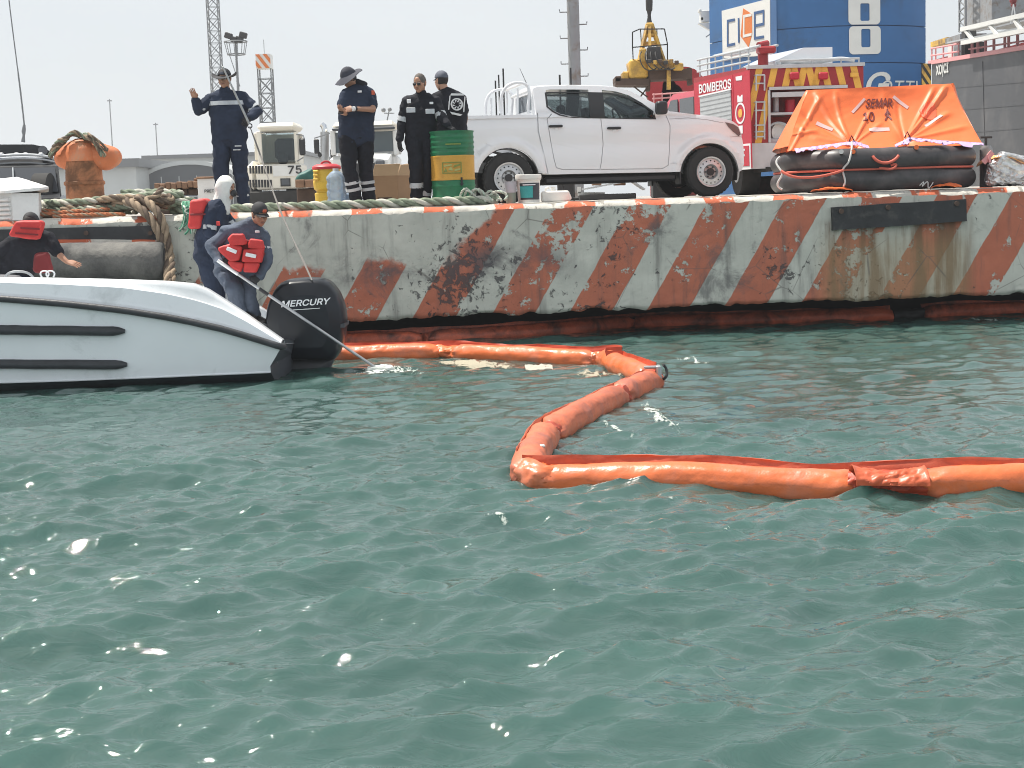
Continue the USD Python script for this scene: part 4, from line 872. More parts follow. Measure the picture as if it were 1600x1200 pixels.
hood = m3.Manifold.sphere(1.0, 32).scale([0.104, 0.125, 0.135]).translate([0, 0.012, 0.022]); face_ = m3.Manifold.sphere(1.0, 24).scale([0.062, 0.10, 0.085]).translate([0, -0.115, -0.005])
hd = (hood - face_).transform(T[:3]) + mhull([(p.J['head'] + p.R @ np.array([0, 0.03, -0.03]), 0.095), (p.J['neck'] + [0.0, 0, 0.01], 0.098), (p.J['neck'] + [0.04, -0.04, -0.08], 0.06)])
hd = hd - face_.transform(T[:3])
p.t.part('hood', wrinkle(tri(hd.refine_to_length(0.024)), 0.007, 4), 'hood_white', smooth=60)
p.t.part('respirator', rot_pts(sph((0, -0.105, -0.04), 0.045, 2, (1, 0.8, 0.9)), T), 'black_rubber', smooth=60)
vb = m3.Manifold.batch_hull([msph(W(307, 318, 17.95) + [0, dy_, 0], 0.045) for dy_ in (-0.14, 0.14)] + [msph(W(321, 316, 17.95) + [0, dy_, 0], 0.045) for dy_ in (-0.14, 0.14)] + [msph(W(304, 352, 17.95) + [0, dy_, 0], 0.045) for dy_ in (-0.14, 0.14)] + [msph(W(314, 352, 17.95) + [0, dy_, 0], 0.045) for dy_ in (-0.14, 0.14)])
v_ = p.t.part('life_vest', rough_up(vb.refine_to_length(0.04), 0.012, 9, 3), 'vest_red', smooth=60)
c0 = W(309, 335, 17.75); v_.part('webbing', [box(c0 + [0.01, 0.2, 0.0], (0.20, 0.40, 0.022), 0.006)], 'vest_web')
p.ring('sh_b', 'el_b', 0.8, 0.080, 0.05); p.ring('sh_a', 'el_a', 0.8, 0.081, 0.05)

p = Person('crew member in dark cap and red vest bending over the stern with a pole', dict(head=(405, 336, -0.12), neck=(392, 352, -0.04), sh_a=(358, 362, -0.08), sh_b=(411, 370, -0.04), el_a=(330, 385, -0.16), wr_a=(344, 410, -0.30), el_b=(415, 410, -0.16), wr_b=(405, 433, -0.28),
    hip_a=(352, 424, 0.05), hip_b=(384, 427, 0.05), kn_a=(366, 452, -0.16), kn_b=(386, 462, -0.02), an_a=(377, 490, -0.03), an_b=(398, 496, 0.05), foot_a=(384, 496, -0.06), foot_b=(404, 501, 0.0)), 17.35, yaw=38, pitch=20, tilt=0)
pa, pb = W(346, 411, 17.00), W(592, 578, 16.98)
pd = nrm(pb - pa)
p.hand('a', (0.75, -0.25, 0.05), (-0.1, -0.9, 0.4), 0.95, glove=True, grip=0.2, thumb=-1); p.hand('b', (-0.35, -0.45, -0.25), (0.4, -0.8, 0.3), 0.95, glove=True, grip=0.2)
p.body('skin'); p.clothes('navy_worn', seed=21, fat=0.030, amp=0.014, wide=1.12); p.boots(); p.hair(); p.cap('dark_cap', 0.085, badge='shoe_red', down=0.1)
p.t.part('collar', rough_up(tri(mhull([(p.J['neck'] + [-0.05, 0.0, 0.0], 0.06), (p.J['neck'] + [0.06, -0.03, -0.02], 0.065), (p.J['neck'] + [0.0, 0, 0.03], 0.066)]).refine_to_length(0.03)), 0.006, 16), 'navy_worn', smooth=60)
# vest of red foam panels on webbing
m_ = (p.J['sh_a'] + p.J['sh_b']) / 2; h_ = (p.J['hip_a'] + p.J['hip_b']) / 2
zt_, zb_ = W(380, 366, 17.3)[2], W(380, 424, 17.3)[2]
def lobe(pts, r, d, m, name, parent=None):
    q = m3.Manifold.batch_hull([msph(W(381 + (x - 381) * 1.18, 395 + (y - 395) * 1.10, d + dd), r) for x, y in pts for dd in (0.0, 0.12)])
    return (parent or p.t).part(name, rough_up(q.refine_to_length(0.025), 0.010, 13, 5), m, smooth=50)
vest = lobe([(354, 392), (376, 376), (402, 384), (407, 396), (396, 414), (364, 410)], 0.018, 17.06, 'vest_web', 'life_vest')
for pts in ([(363, 376), (367, 371), (379, 371), (382, 380), (366, 383)], [(391, 378), (404, 380), (406, 387), (389, 386)], [(350, 390), (363, 385), (376, 389), (373, 403), (364, 405)],
            [(383, 393), (405, 391), (403, 406), (381, 405)], [(362, 409), (378, 412), (376, 419), (366, 414)], [(384, 412), (399, 412), (396, 420), (383, 420)]):
    lobe(pts, 0.024, 16.99, 'vest_red', 'foam_panel', vest)
for (px, py), up_ in (((362, 391), (0.45, 0, 1)), ((392, 399), (0.25, 0, 1))): p.patch(W(px, py, 16.955), (0.115, 0.040), (0.05, -1, 0), 'white_patch', 'reflective_patch', up=up_, th=0.02)
p.ring('sh_b', 'el_b', 0.55, 0.084, 0.05); p.patch(W(341, 349, 17.2), (0.05, 0.05), (-0.6, -1, 0.3), 'vest_red', 'arm_badge'); p.patch(W(402, 362, 17.14), (0.05, 0.025), (0.2, -1, 0.2), 'white_patch', 'name_tag')
pole = thing('skimming_pole', 'long pale pole reaching from the crew over the motor into the water', 'pole', pb)
pole.part('shaft', tube([pa - pd * 0.02, pb + pd * 0.12], 0.016, 12), 'galvanised'); pole.part('grip', tube([pa - pd * 0.05, pa + pd * 0.22], 0.020, 12), 'white_print'); pole.part('brush_head', rough_up(mhull([(pb + [-0.10, 0, 0.005], 0.035), (pb + [0.13, 0.02, 0.005], 0.040), (pb + [0.05, 0.2, 0.0], 0.035)]).refine_to_length(0.02), 0.02, 22, 3), 'foam_look', smooth=40); pole.part('joint_sleeve', tube([pa + pd * 0.50, pa + pd * 0.62], 0.020, 12), 'black_rubber')

p = Person('crew member in black leaning over the far gunwale at the left edge', dict(head=(47, 351, 0.02), neck=(48, 366, 0.10), sh_a=(22, 378, 0.05), sh_b=(75, 374, 0.05), el_a=(-6, 396, 0.05), wr_a=(-16, 418, 0.0), el_b=(93, 398, 0.0), wr_b=(104, 409, -0.05),
    hip_a=(-4, 422, 0.35), hip_b=(34, 428, 0.35), kn_a=(-12, 470, 0.05), kn_b=(28, 474, 0.05), an_a=(-10, 512, 0.3), an_b=(26, 514, 0.3), foot_a=(-10, 518, 0.15), foot_b=(26, 520, 0.15)), 17.6, yaw=165, pitch=38)
p.hand('b', (0.95, -0.1, -0.25), (-0.1, -0.5, 0.8), 0.08, thumb=-1); p.hand('a', (0, 0, -1), (-1, 0, 0), 0.4)
p.body('skin'); p.clothes('black_cloth', sleeve=0.75, seed=31, fat=0.035, name='tee_shirt', top_only=True, wide=1.25); p.clothes('navy', seed=33, name='trousers', legs_only=True); p.boots(); p.hair(); p.cap('dark_cap', 0.07)
vb = m3.Manifold.batch_hull([msph(W(a, b, 17.42) + [0, d_, 0], 0.03) for a, b in ((30, 349), (64, 349), (21, 366), (58, 370)) for d_ in (-0.05, 0.05)])
v_ = p.t.part('life_vest', rough_up(vb.refine_to_length(0.03), 0.012, 10, 6), 'vest_red', smooth=50)
v_.part('webbing', [bar(W(32, 356, 17.33), W(62, 358, 17.33), 0.012, 0.02), bar(W(24, 364, 17.33), W(60, 367, 17.33), 0.012, 0.018)], 'vest_web')
p.t.part('radio_pouch', rough_up(mhull([(W(60, 402, 17.3), 0.05), (W(72, 400, 17.3), 0.045), (W(58, 420, 17.3), 0.05), (W(76, 420, 17.3), 0.05)]).refine_to_length(0.03), 0.01, 12), 'vest_web', smooth=50)
# ------------------------------------------------------------------ vehicles
mat('white_paint', (0.70, 0.71, 0.73), 0.25, coat=0.6, dirt=(0.55, 0.53, 0.50), dirt_amt=0.1, dirt_scale=1.2)
mat('trim_black', (0.014, 0.014, 0.016), 0.45)
mat('chassis', (0.020, 0.019, 0.018), 0.8, var=0.4, scale=6)
mat('tyre', (0.017, 0.017, 0.017), 0.85, var=0.25, scale=14)
mat('steel_rim', (0.50, 0.51, 0.52), 0.35, metal=0.6, var=0.1, scale=12)
mat('chrome', (0.75, 0.76, 0.77), 0.12, metal=1.0)
mat('seat_cloth', (0.035, 0.036, 0.04), 0.9)
mat('lamp_glass', (0.07, 0.075, 0.085), 0.22, coat=0.4)
mat('red_lens', (0.40, 0.015, 0.012), 0.2, coat=0.6)
M['glass'] = usdkit.material(stage, '/World/Looks/glass', {'t': ('transparent_bsdf', {'color': (0.56, 0.60, 0.60)}), 'g': ('glossy_bsdf', {'color': (0.9, 0.95, 1.0), 'roughness': 0.02}), 'f': ('fresnel', {'IOR': 1.5}), 'm': ('mix_closure', {})},
    [('f.fac', 'm.fac'), ('t.BSDF', 'm.closure1'), ('g.BSDF', 'm.closure2')], surface='m.closure')
M['clear_glass'] = usdkit.material(stage, '/World/Looks/clear_glass', {'t': ('transparent_bsdf', {'color': (0.70, 0.76, 0.76)}), 'g': ('glossy_bsdf', {'color': (0.9, 0.95, 1.0), 'roughness': 0.02}), 'f': ('fresnel', {'IOR': 1.5}), 'm': ('mix_closure', {})},
    [('f.fac', 'm.fac'), ('t.BSDF', 'm.closure1'), ('g.BSDF', 'm.closure2')], surface='m.closure')
class Plane:
    """A vertical plane through a ground point along a heading: reads pixels as (metres along, height above the quay)."""
    def __init__(s, p0, d): s.p0 = np.asarray(p0, float); s.d = nrm(np.r_[np.asarray(d, float)[:2], 0]); s.n = np.array([-s.d[1], s.d[0], 0])
    def uv(s, px, py):
        r = _f + (px - 800) / FPX * _r + (600 - py) / FPX * _u; t = (s.n @ (s.p0 - CAM)) / (s.n @ r); q = CAM + r * t
        return float((q - s.p0) @ s.d), float(q[2] - QTOP)
    def poly(s, pts): return [s.uv(*q) for q in pts]
def wheel_parts(node, c, r, w, side=-1, rim=0.60, holes=16, hub=0.055):
    """Wheel axis along local y; the outer face looks to side (-1: toward -y)."""
    c = np.asarray(c, float)
    prof = [(r * rim, -w / 2 + 0.012), (r * 0.78, -w / 2), (r * 0.93, -w / 2 + 0.008), (r, -w / 2 + 0.035), (r, w / 2 - 0.035), (r * 0.93, w / 2 - 0.008), (r * 0.78, w / 2), (r * rim, w / 2 - 0.012), (r * rim, -w / 2 + 0.012)]
    T = TR.rotation_matrix(-math.pi / 2, [1, 0, 0])
    def ly(pr, n=40):
        t = trimesh.creation.revolve(np.asarray(pr), sections=n); t.apply_transform(T); t.fix_normals(); t.apply_translation(c); return t
    tread = [ly(prof)]
    for k in range(36):
        a = k * 2 * math.pi / 36; tread.append(rot(box(c + [0, 0, r + 0.001], (0.035, w * 0.72, 0.012)), a, (0, 1, 0), c))
    wh = node.part('tyre', tread, 'tyre', smooth=35)
    s = side; o = s * w / 2
    prof_ = [(0, -0.02), (r * rim * 0.40, -0.02), (r * rim * 0.52, 0.030), (r * rim * 0.90, 0.012), (r * rim * 0.95, 0.045), (r * rim * 1.03, 0.050), (r * rim * 1.03, -0.10), (r * rim * 0.95, -0.10), (r * rim * 0.92, -0.02), (0, -0.06)]
    disc = m3.Manifold.revolve(m3.CrossSection([prof_[::-1]]), 48)
    for k in range(holes):
        a = k * 2 * math.pi / holes; disc = disc - m3.Manifold.cylinder(0.3, r * rim * 0.052, r * rim * 0.052, 10, True).translate([r * rim * 0.76 * math.cos(a), r * rim * 0.76 * math.sin(a), 0])
    d = tri(disc)
    d.apply_transform(TR.rotation_matrix(math.pi / 2 if s < 0 else -math.pi / 2, [1, 0, 0])); d.apply_translation(c + [0, o * 0.80, 0])
    rp = node.part('rim', d, 'steel_rim', smooth=30)
    hubm = [tube([c + [0, o * 0.70, 0], c + [0, o * 0.98, 0]], r * rim * 0.26, 16)]
    for k in range(6): a = k * math.pi / 3; hubm.append(tube([c + [r * rim * 0.36 * math.cos(a), o * 0.72, r * rim * 0.36 * math.sin(a)], c + [r * rim * 0.36 * math.cos(a), o * 0.90, r * rim * 0.36 * math.sin(a)]], 0.012, 6))
    rp.part('hub_cap', hubm, 'trim_black', smooth=30)
    node.part('brake_drum', tube([c + [0, o * 0.5, 0], c + [0, -o * 0.5, 0]], r * rim * 0.9, 20), 'chassis', smooth=30)

# ---- white double cab pickup
WB = 3.13
def ray_ground(px, D, zc): return W(px, 300, D)
Pr = W(795, 281, 23.30); Pf = W(1110, 272.5, 23.90)
pd_ = nrm((Pf - Pr) * [1, 1, 0]); pn_ = np.array([-pd_[1], pd_[0], 0.0])              # along, away from us
RW = 0.375
PL = Plane(np.r_[Pr[:2], QTOP], pd_)
k_ = np.linalg.norm((Pf - Pr)[:2]); WB = k_
HW = 0.905                                              # half width; near side plane is local y = -HW
org = np.r_[Pr[:2] + pn_[:2] * HW, QTOP + 0.079 - 0.075]
PL = Plane(np.r_[Pr[:2], 0], pd_)
ang = math.atan2(pd_[1], pd_[0])
def pk(*pts): return [(lambda q: (q[0], q[1] + QTOP - org[2]))(PL.uv(*q)) for q in pts]
pick = thing('pickup_truck', 'white double cab pickup truck parked on the quay beside the drum', 'pickup truck', org, ang, world=False)
rz = pk((795, 281))[0][1]; fz = pk((1110, 272.5))[0][1]
TAIL = -1.10
out = pk((838, 177.3), (836, 131.5), (843, 129.6), (858, 128.5), (890, 127.6), (921, 127.8), (950, 128.6), (968, 130.5), (987, 136), (1007, 147), (1025, 158.5), (1038, 167.5), (1047, 172), (1074, 175.3), (1100, 179), (1117, 182), (1134, 186), (1146, 190), (1154, 196), (1159, 207), (1163, 222), (1164.5, 240), (1164, 256), (1160, 266), (1151, 272))
sill = pk((1062, 268.5), (950, 270.5), (858, 272.5), (846, 270.5))
bedtop = out[0][1]
poly = [(TAIL, bedtop + 0.01)] + [(-0.6, bedtop + 0.005)] + out + [(out[-1][0] - 0.12, out[-1][1] - 0.01)] + sill + [(TAIL + 0.05, sill[-1][1] + 0.06), (TAIL, sill[-1][1] + 0.18)]
belt = pk((900, 181))[0][1]; roofz = max(q[1] for q in out)
def warp_pick(v):
    v = np.array(v); x, y, z = v[:, 0], v[:, 1].copy(), v[:, 2]
    cab = np.clip((z - belt) / (roofz - belt), 0, 1)
    incab = np.clip((x - out[1][0] + 0.2) / 0.2, 0, 1)
    s = 1 - 0.20 * cab ** 1.25 * incab
    lowr = np.clip((belt - z) / (belt - sill[1][1]), 0, 1)
    s = s - 0.018 * (1 - np.clip((belt - z) / 0.16, 0, 1)) * (cab <= 0) - 0.045 * lowr ** 2.2 - 0.018 * np.exp(-((lowr - 0.50) / 0.13) ** 2)
    nose = np.clip((x - (WB + 0.25)) / 0.62, 0, 1); s = s - 0.20 * nose ** 2.2
    tail = np.clip((TAIL + 0.25 - x) / 0.25, 0, 1); s = s - 0.05 * tail ** 2
    for cx_, cz_ in ((0, rz), (WB, fz)):
        d = np.hypot(x - cx_, z - cz_); fl = np.exp(-((d - 0.545) / 0.060) ** 4) * (z > cz_ - 0.25); s = s + 0.042 * fl * (s > 0.7)
    hood = np.clip((x - (WB - 0.75)) / 0.3, 0, 1) * np.clip((z - (belt - 0.10)) / 0.10, 0, 1)
    s = s - 0.03 * hood
    v[:, 1] = y * s
    # crowned roof and bonnet
    top = np.clip((z - belt + 0.05) / 0.05, 0, 1); v[:, 2] = z - 0.045 * top * (np.abs(y) / HW) ** 3 * np.clip((z - belt) / 0.3, 0.35, 1)
    return v
def extr_m(poly, half, ref=0.06):
    t = extr(sg.Polygon(poly).buffer(0), 2 * half); t.apply_translation([0, -half, 0]); return mtri(t).refine_to_length(ref)
bd = extr_m(sg.Polygon(poly).buffer(-0.03).buffer(0.03), HW, 0.055).warp_batch(warp_pick)
ca = lambda x, z, r, h=4, c=0: m3.Manifold.cylinder(h, r, r, 48, True).rotate([90, 0, 0]).translate([x, c, z])
for cx_, cz_ in ((0, rz), (WB, fz)):
    for sg_ in (-1, 1): bd = bd - ca(cx_, cz_, 0.478, 0.50, sg_ * (HW - 0.10))
# hollow cab, window openings
cabin = sg.Polygon(pk((842, 175), (842, 137), (860, 134), (922, 133.5), (964, 137), (984, 142), (1003, 153), (1022, 166), (1033, 175), (1040, 200), (1000, 262), (860, 262)))
inner = extr_m(cabin, HW - 0.09, 0.10).warp_batch(warp_pick)
bd = bd - inner
bedin = extr_m([(TAIL + 0.05, belt + 0.5), (out[0][0] - 0.07, belt + 0.5), (out[0][0] - 0.07, 0.62), (TAIL + 0.05, 0.62)], HW - 0.07, 0.2)
bd = bd - bedin
wr = pk((857, 140.5), (863, 139.5), (900, 139.6), (922, 140), (922, 183), (895, 181), (876, 177), (865, 171), (857.5, 163))
wf = pk((945, 140.5), (965, 142.5), (985, 149), (1004, 161), (1018, 172.5), (1022.5, 184.5), (985, 184), (945, 183.3))
whole = sg.Polygon(pk((854.5, 139), (860, 138), (900, 138), (945, 139), (966, 141), (987, 147.5), (1006, 160), (1021, 172.5), (1025, 186), (985, 185.6), (940, 184.6), (895, 182.6), (874, 178.5), (863, 172.5), (855, 164))).buffer(0.004)
for q in (wr, wf): bd = bd - extr_m(sg.Polygon(q).buffer(0.01), 1.2, 9)
# windscreen and rear-window openings
ws = pk((1032, 166)), pk((985, 139))
def quad_cut(a, b, half, th): 
    a, b = np.array(a), np.array(b); d = nrm(b - a); n_ = np.array([-d[1], d[0]]); return extr_m([tuple(a - n_ * th), tuple(b - n_ * th), tuple(b + n_ * th), tuple(a + n_ * th)], half, 9)
bd = bd - quad_cut(pk((1026, 164))[0], pk((989, 141.5))[0], 0.60, 0.14)
bd = bd - quad_cut((out[0][0], belt + 0.12), (out[1][0], roofz - 0.14), 0.58, 0.12)
# door shut lines
def groove(pts, w=0.011, dep=0.028):
    ln = sg.LineString(pk(*pts)).buffer(w / 2); return extr_m(ln, 1.2, 9) - extr_m(sg.box(-2, -1, 6, 3), HW - 0.0 - dep, 0.2).warp_batch(warp_pick)
for pts, w in (([(840, 177), (841, 205), (850, 240), (857, 272)], 0.018), ([(862, 178), (855, 186), (858, 205), (866, 248), (870, 262), (880, 265), (938, 264.5), (940, 255), (943, 225), (940.5, 200), (939, 186)], 0.010), ([(940, 264.6), (1036, 263.5), (1045, 258), (1047, 225), (1047, 196), (1041, 180)], 0.010),
               ([(1046, 186), (1075, 184), (1105, 187), (1130, 192)], 0.006), ([(1142, 214), (1152, 213), (1162, 214)], 0.008)):
    try: bd = bd - groove(pts, w)
    except Exception: pass
body = pick.part('body', bd, 'white_paint', smooth=32)
def side_y(x, z, half=HW): return float(warp_pick(np.array([[x, half, z]]))[0, 1])
def side_panel(poly, off, th, ref=0.06):
    """A thin plate hugging the near flank."""
    t = extr(sg.Polygon(poly) if not isinstance(poly, (sg.Polygon, sg.MultiPolygon)) else poly, th); m = mtri(t).refine_to_length(ref)
    def f(v):
        v = np.array(v); w0 = v.copy(); w0[:, 1] = HW; ww = warp_pick(w0); v[:, 1] = -ww[:, 1] + v[:, 1] + off; v[:, 2] = ww[:, 2]; return v
    return m.warp_batch(f)
for q in (wr, wf):
    for s in (1, -1):
        g_ = tri(side_panel(sg.Polygon(q).buffer(0.008), 0.016, 0.005)); g_ = g_ if s > 0 else trimesh.Trimesh(g_.vertices * [1, -1, 1], g_.faces[:, ::-1], process=False)
        pick.part('window', g_, 'glass', smooth=40)
fr = whole.difference(sg.Polygon(wr)).difference(sg.Polygon(wf))
pick.part('window_trim', side_panel(fr, -0.004, 0.012), 'trim_black', smooth=40)
wa, wb_ = np.array(pk((1029, 165.5))[0]), np.array(pk((987, 139.5))[0])
scr = np.array([[[a[0], y, a[1]] for y in np.linspace(-0.60, 0.60, 5)] for a in (wa + (wb_ - wa) * t for t in np.linspace(0, 1, 4))])
pick.part('windscreen', sheet(scr, 0.006), 'clear_glass', smooth=40)
rw = np.array([[[x, y, z] for y in np.linspace(-0.58, 0.58, 5)] for x, z in ((out[0][0] + 0.04, belt + 0.12), (out[1][0] + 0.04, roofz - 0.14))])
pick.part('rear_window', sheet(rw, 0.006), 'clear_glass', smooth=40)
for (a, b) in (((857, 196.5), (879, 198)), ((948, 199.5), (970, 201))):
    (x0, z0), (x1, z1) = pk(a, b); zz = (z0 + z1) / 2; yy = -side_y((x0 + x1) / 2, zz)
    h_ = pick.part('door_handle', box(((x0 + x1) / 2, yy - 0.022, zz), (x1 - x0, 0.034, 0.036), 0.012), 'trim_black', smooth=30)
    h_.part('handle_recess', sph(((x0 + x1) / 2 + 0.02, yy + 0.006, zz - 0.032), 0.050, 2, (1, 0.35, 0.6)), 'white_paint', smooth=60)
mx, mz = pk((1028, 170))[0]; my = -side_y(mx, mz)
for s in (1, -1):
    mm = pick.part('mirror', m3.Manifold.batch_hull([msph((mx + a, s * (my - 0.12 - b), mz + c), 0.045) for a in (-0.03, 0.05) for b in (0.0, 0.09) for c in (-0.05, 0.06)]) + mhull([((mx, s * (my - 0.02), mz - 0.05), 0.03), ((mx + 0.02, s * (my - 0.12), mz - 0.05), 0.03)]), 'trim_black', smooth=50)
for s in (1, -1):
    hl = tri(side_panel(pk((1133, 191), (1146, 194), (1154, 199), (1158.5, 210), (1155, 212.5), (1146, 206), (1138, 198.5)), -0.012, 0.02)); hl = hl if s > 0 else trimesh.Trimesh(hl.vertices * [1, -1, 1], hl.faces[:, ::-1], process=False)
    pick.part('headlight', hl, 'lamp_glass', smooth=40)
    tl = box((TAIL + 0.02, s * (HW - 0.10), 0.93), (0.07, 0.10, 0.34), 0.02); pick.part('tail_lamp', tl, 'red_lens')
gx = max(q[0] for q in out)
pick.part('grille', box((gx - 0.10, 0, 0.82), (0.12, 1.0, 0.22), 0.03), 'trim_black'); pick.part('number_plate', box((gx - 0.015, 0, 0.55), (0.02, 0.32, 0.15), 0.004), 'white_patch')
for x0 in (0.0, WB):
    zc0 = rz if x0 == 0 else fz
    for s in (-1, 1):
        wn = pick.group_xf('wheel'); wheel_parts(wn, (x0, s * (HW - 0.10), RW), RW, 0.25, s)
pick.part('chassis_frame', [box((1.55, s * 0.42, 0.47), (4.6, 0.10, 0.16), 0.02) for s in (-1, 1)] + [box((x, 0, 0.45), (0.12, 0.9, 0.10), 0.02) for x in (-0.9, 0.5, 1.4, 2.4, 3.4)] + [tube([(0, -0.7, RW), (0, 0.7, RW)], 0.06, 12), sph((0, 0, RW), 0.17, 2), tube([(WB, -0.7, RW), (WB, 0.7, RW)], 0.05, 12), box((1.5, 0.1, 0.44), (1.6, 0.35, 0.2), 0.05), box((2.7, 0, 0.42), (0.9, 0.5, 0.24), 0.06)], 'chassis')
(sx0, sz0), (sx1, sz1) = pk((853, 276), (1060, 273))
pick.part('side_sill', [box(((sx0 + sx1) / 2, s * 0.76, (sz0 + sz1) / 2 - 0.045), (sx1 - sx0, 0.12, 0.11), 0.03) for s in (-1, 1)], 'trim_black')
(fx0, fz0) = pk((1060, 278))[0]
for s in (-1, 1): pick.part('mud_flap', box((fx0 + 0.04, s * (HW - 0.14), fz0 + 0.0), (0.03, 0.24, 0.20), 0.008), 'trim_black')
for s in (-1, 1): pick.part('rear_mud_flap', box((0.50, s * (HW - 0.14), 0.42), (0.03, 0.22, 0.14), 0.008), 'trim_black')
# wheel-arch liners
for x0, z0 in ((0, rz), (WB, fz)):
    for s in (-1, 1):
        lin = m3.Manifold.cylinder(0.34, 0.476, 0.476, 40, True) - m3.Manifold.cylinder(0.5, 0.462, 0.462, 40, True); lin = lin.rotate([90, 0, 0]).translate([x0, s * (HW - 0.27), z0]).trim_by_plane([0, 0, 1.0], z0 - 0.1)
        pick.part('arch_liner', lin, 'chassis', smooth=50)
# seats, wheel, dashboard
for x0 in (pk((905, 190))[0][0], pk((965, 190))[0][0]):
    for y0 in ((-0.42, 0.42)):
        st_ = pick.part('seat', m3.Manifold.batch_hull([msph((x0 + dx_, y0 + dy_, dz_), 0.06) for dx_, dz_ in ((-0.05, 0.62), (-0.18, 1.22), (0.02, 0.62), (-0.12, 1.22)) for dy_ in (-0.17, 0.17)]), 'seat_cloth', smooth=50)
        st_.part('headrest', m3.Manifold.batch_hull([msph((x0 - 0.17, y0 + dy_, zz), 0.05) for dy_ in (-0.08, 0.08) for zz in (1.33, 1.42)]), 'seat_cloth', smooth=50)
dx0 = pk((1030, 190))[0][0]
pick.part('dashboard', box((dx0, 0, belt - 0.10), (0.35, 1.4, 0.28), 0.08), 'trim_black')
pick.part('steering_wheel', rot(tube([(dx0 - 0.30 + 0 * t, 0.40 + 0.18 * math.cos(t), belt + 0.18 * math.sin(t)) for t in np.linspace(0, 6.283, 24)], 0.016, 8), -0.4, (0, 1, 0), (dx0 - 0.3, 0.4, belt)), 'trim_black')
# white roll bar behind the cab, whip aerial
rb_ = pk((787, 176), (788.5, 148), (793, 137), (822, 128), (828, 131), (832, 150), (833, 176))
for s in (-1, 1):
    pts = np.array([(x, s * 0.66, z) for x, z in rb_]); pick.part('roll_bar', tube(spline(pts, 30), 0.024, 10), 'white_paint', smooth=60)
q1, q2, q3 = pk((797, 176), (798, 142), (815, 134)); 
for px_ in (797, 814):
    a, b = pk((px_, 176), (px_, 141 if px_ == 797 else 136))
    for s in (-1, 1): pick.part('bar_post', tube([(a[0], s * 0.66, a[1]), (b[0], s * 0.66, b[1])], 0.016, 8), 'white_paint')
pick.part('cross_tube', [tube([(x, -0.66, z), (x, 0.66, z)], 0.022, 10) for x, z in (rb_[3], pk((831, 140))[0])], 'white_paint')
a, b = pk((833, 131), (820.5, 103)); pick.part('aerial', tube([(a[0], -0.5, a[1]), (b[0], -0.5, b[1])], [0.006, 0.003], 6), 'trim_black')

# ---- fire engine: side and open rear locker
mat('fire_red', (0.44, 0.008, 0.028), 0.45, coat=0.15, var=0.08, scale=2)
mat('fire_maroon', (0.30, 0.018, 0.022), 0.4, var=0.1, scale=4)
mat('fire_yellow', (0.72, 0.40, 0.06), 0.45, var=0.08, scale=4)
mat('alu_grey', (0.46, 0.48, 0.49), 0.45, metal=0.3, var=0.1, scale=5)
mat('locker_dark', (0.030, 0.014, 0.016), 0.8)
mat('pink_red', (0.62, 0.10, 0.14), 0.4, coat=0.3)
DF = 26.2
K0 = W(1172, 290, DF); corner = np.array([K0[0], K0[1]])
RD = nrm(np.array([1.0, 0.07, 0])); SD = nrm(np.array([-0.33, 1.0, 0]))         # rear face to the right, side going back
RP, SP = Plane(np.r_[corner, 0], RD), Plane(np.r_[corner, 0], SD)
def P3(pl, s, z, out_=0.0): 
    n = pl.n if pl.n[1] < 0 or (abs(pl.n[1]) < 0.5 and pl.n[0] < 0) else -pl.n
    return pl.p0 + pl.d * s + np.array([0, 0, z]) + n * out_
fire = thing('fire_engine', 'red fire engine with chevron striped rear and an open equipment locker', 'fire engine', np.r_[corner + RD[:2] * 1.0, QTOP])
zt = RP.uv(1175, 105)[1] + QTOP; zb = RP.uv(1175, 224)[1] + QTOP; zk = RP.uv(1180, 262)[1] + QTOP
Wd = RP.uv(1349, 103)[0]; Ls = SP.uv(1084, 130)[0]
def face_poly(pl, pts, th, out_, m, name, node=None, label=None):
    t = extr(sg.Polygon([pl.uv(*q) for q in pts]), th)     # along local y
    v = np.array(t.vertices); n = pl.n if (pl.n @ (CAM - pl.p0)) > 0 else -pl.n
    t.vertices = pl.p0 + v[:, :1] * pl.d + np.array([0, 0, 1.0]) * (v[:, 2:] + QTOP) + n * (v[:, 1:2] + out_)
    t.fix_normals(); return (node or fire).part(name, t, m, smooth=False, label=label)
def face_box(pl, s0, s1, z0, z1, o0, o1, m, name, node=None):
    n = pl.n if (pl.n @ (CAM - pl.p0)) > 0 else -pl.n
    c = pl.p0 + pl.d * (s0 + s1) / 2 + n * (o0 + o1) / 2 + [0, 0, (z0 + z1) / 2]
    t = trimesh.creation.box(extents=(s1 - s0, abs(o1 - o0), z1 - z0)); T = np.eye(4); T[:3, 0], T[:3, 1], T[:3, 2], T[:3, 3] = pl.d, np.cross([0, 0, 1.0], pl.d), [0, 0, 1.0], c
    t.apply_transform(T); return (node or fire).part(name, t, m, smooth=False)
# carcass with an open locker at the rear
lk = [RP.uv(1203, 139), RP.uv(1322, 138), RP.uv(1322, 219), RP.uv(1203, 222)]
l0, l1, lz0, lz1 = lk[0][0], lk[1][0], lk[2][1] + QTOP, lk[0][1] + QTOP
car = mtri(extr([(0, zk), (Wd, zk), (Wd, zt), (0, zt)], Ls)) - mtri(mov(extr([(l0, lz0), (l1, lz0), (l1, lz1), (l0, lz1)], 0.9), (0, -0.02, 0)))
ct = tri(car); v = np.array(ct.vertices); ct.vertices = np.r_[corner, 0] + v[:, :1] * RD + v[:, 1:2] * SD + np.array([0, 0, 1.0]) * v[:, 2:]
ct.fix_normals()
bodyn = fire.part('body', ct, 'fire_maroon', smooth=False)
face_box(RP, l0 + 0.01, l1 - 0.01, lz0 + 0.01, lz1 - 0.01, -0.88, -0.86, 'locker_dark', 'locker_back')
shz = RP.uv(1230, 177)[1] + QTOP
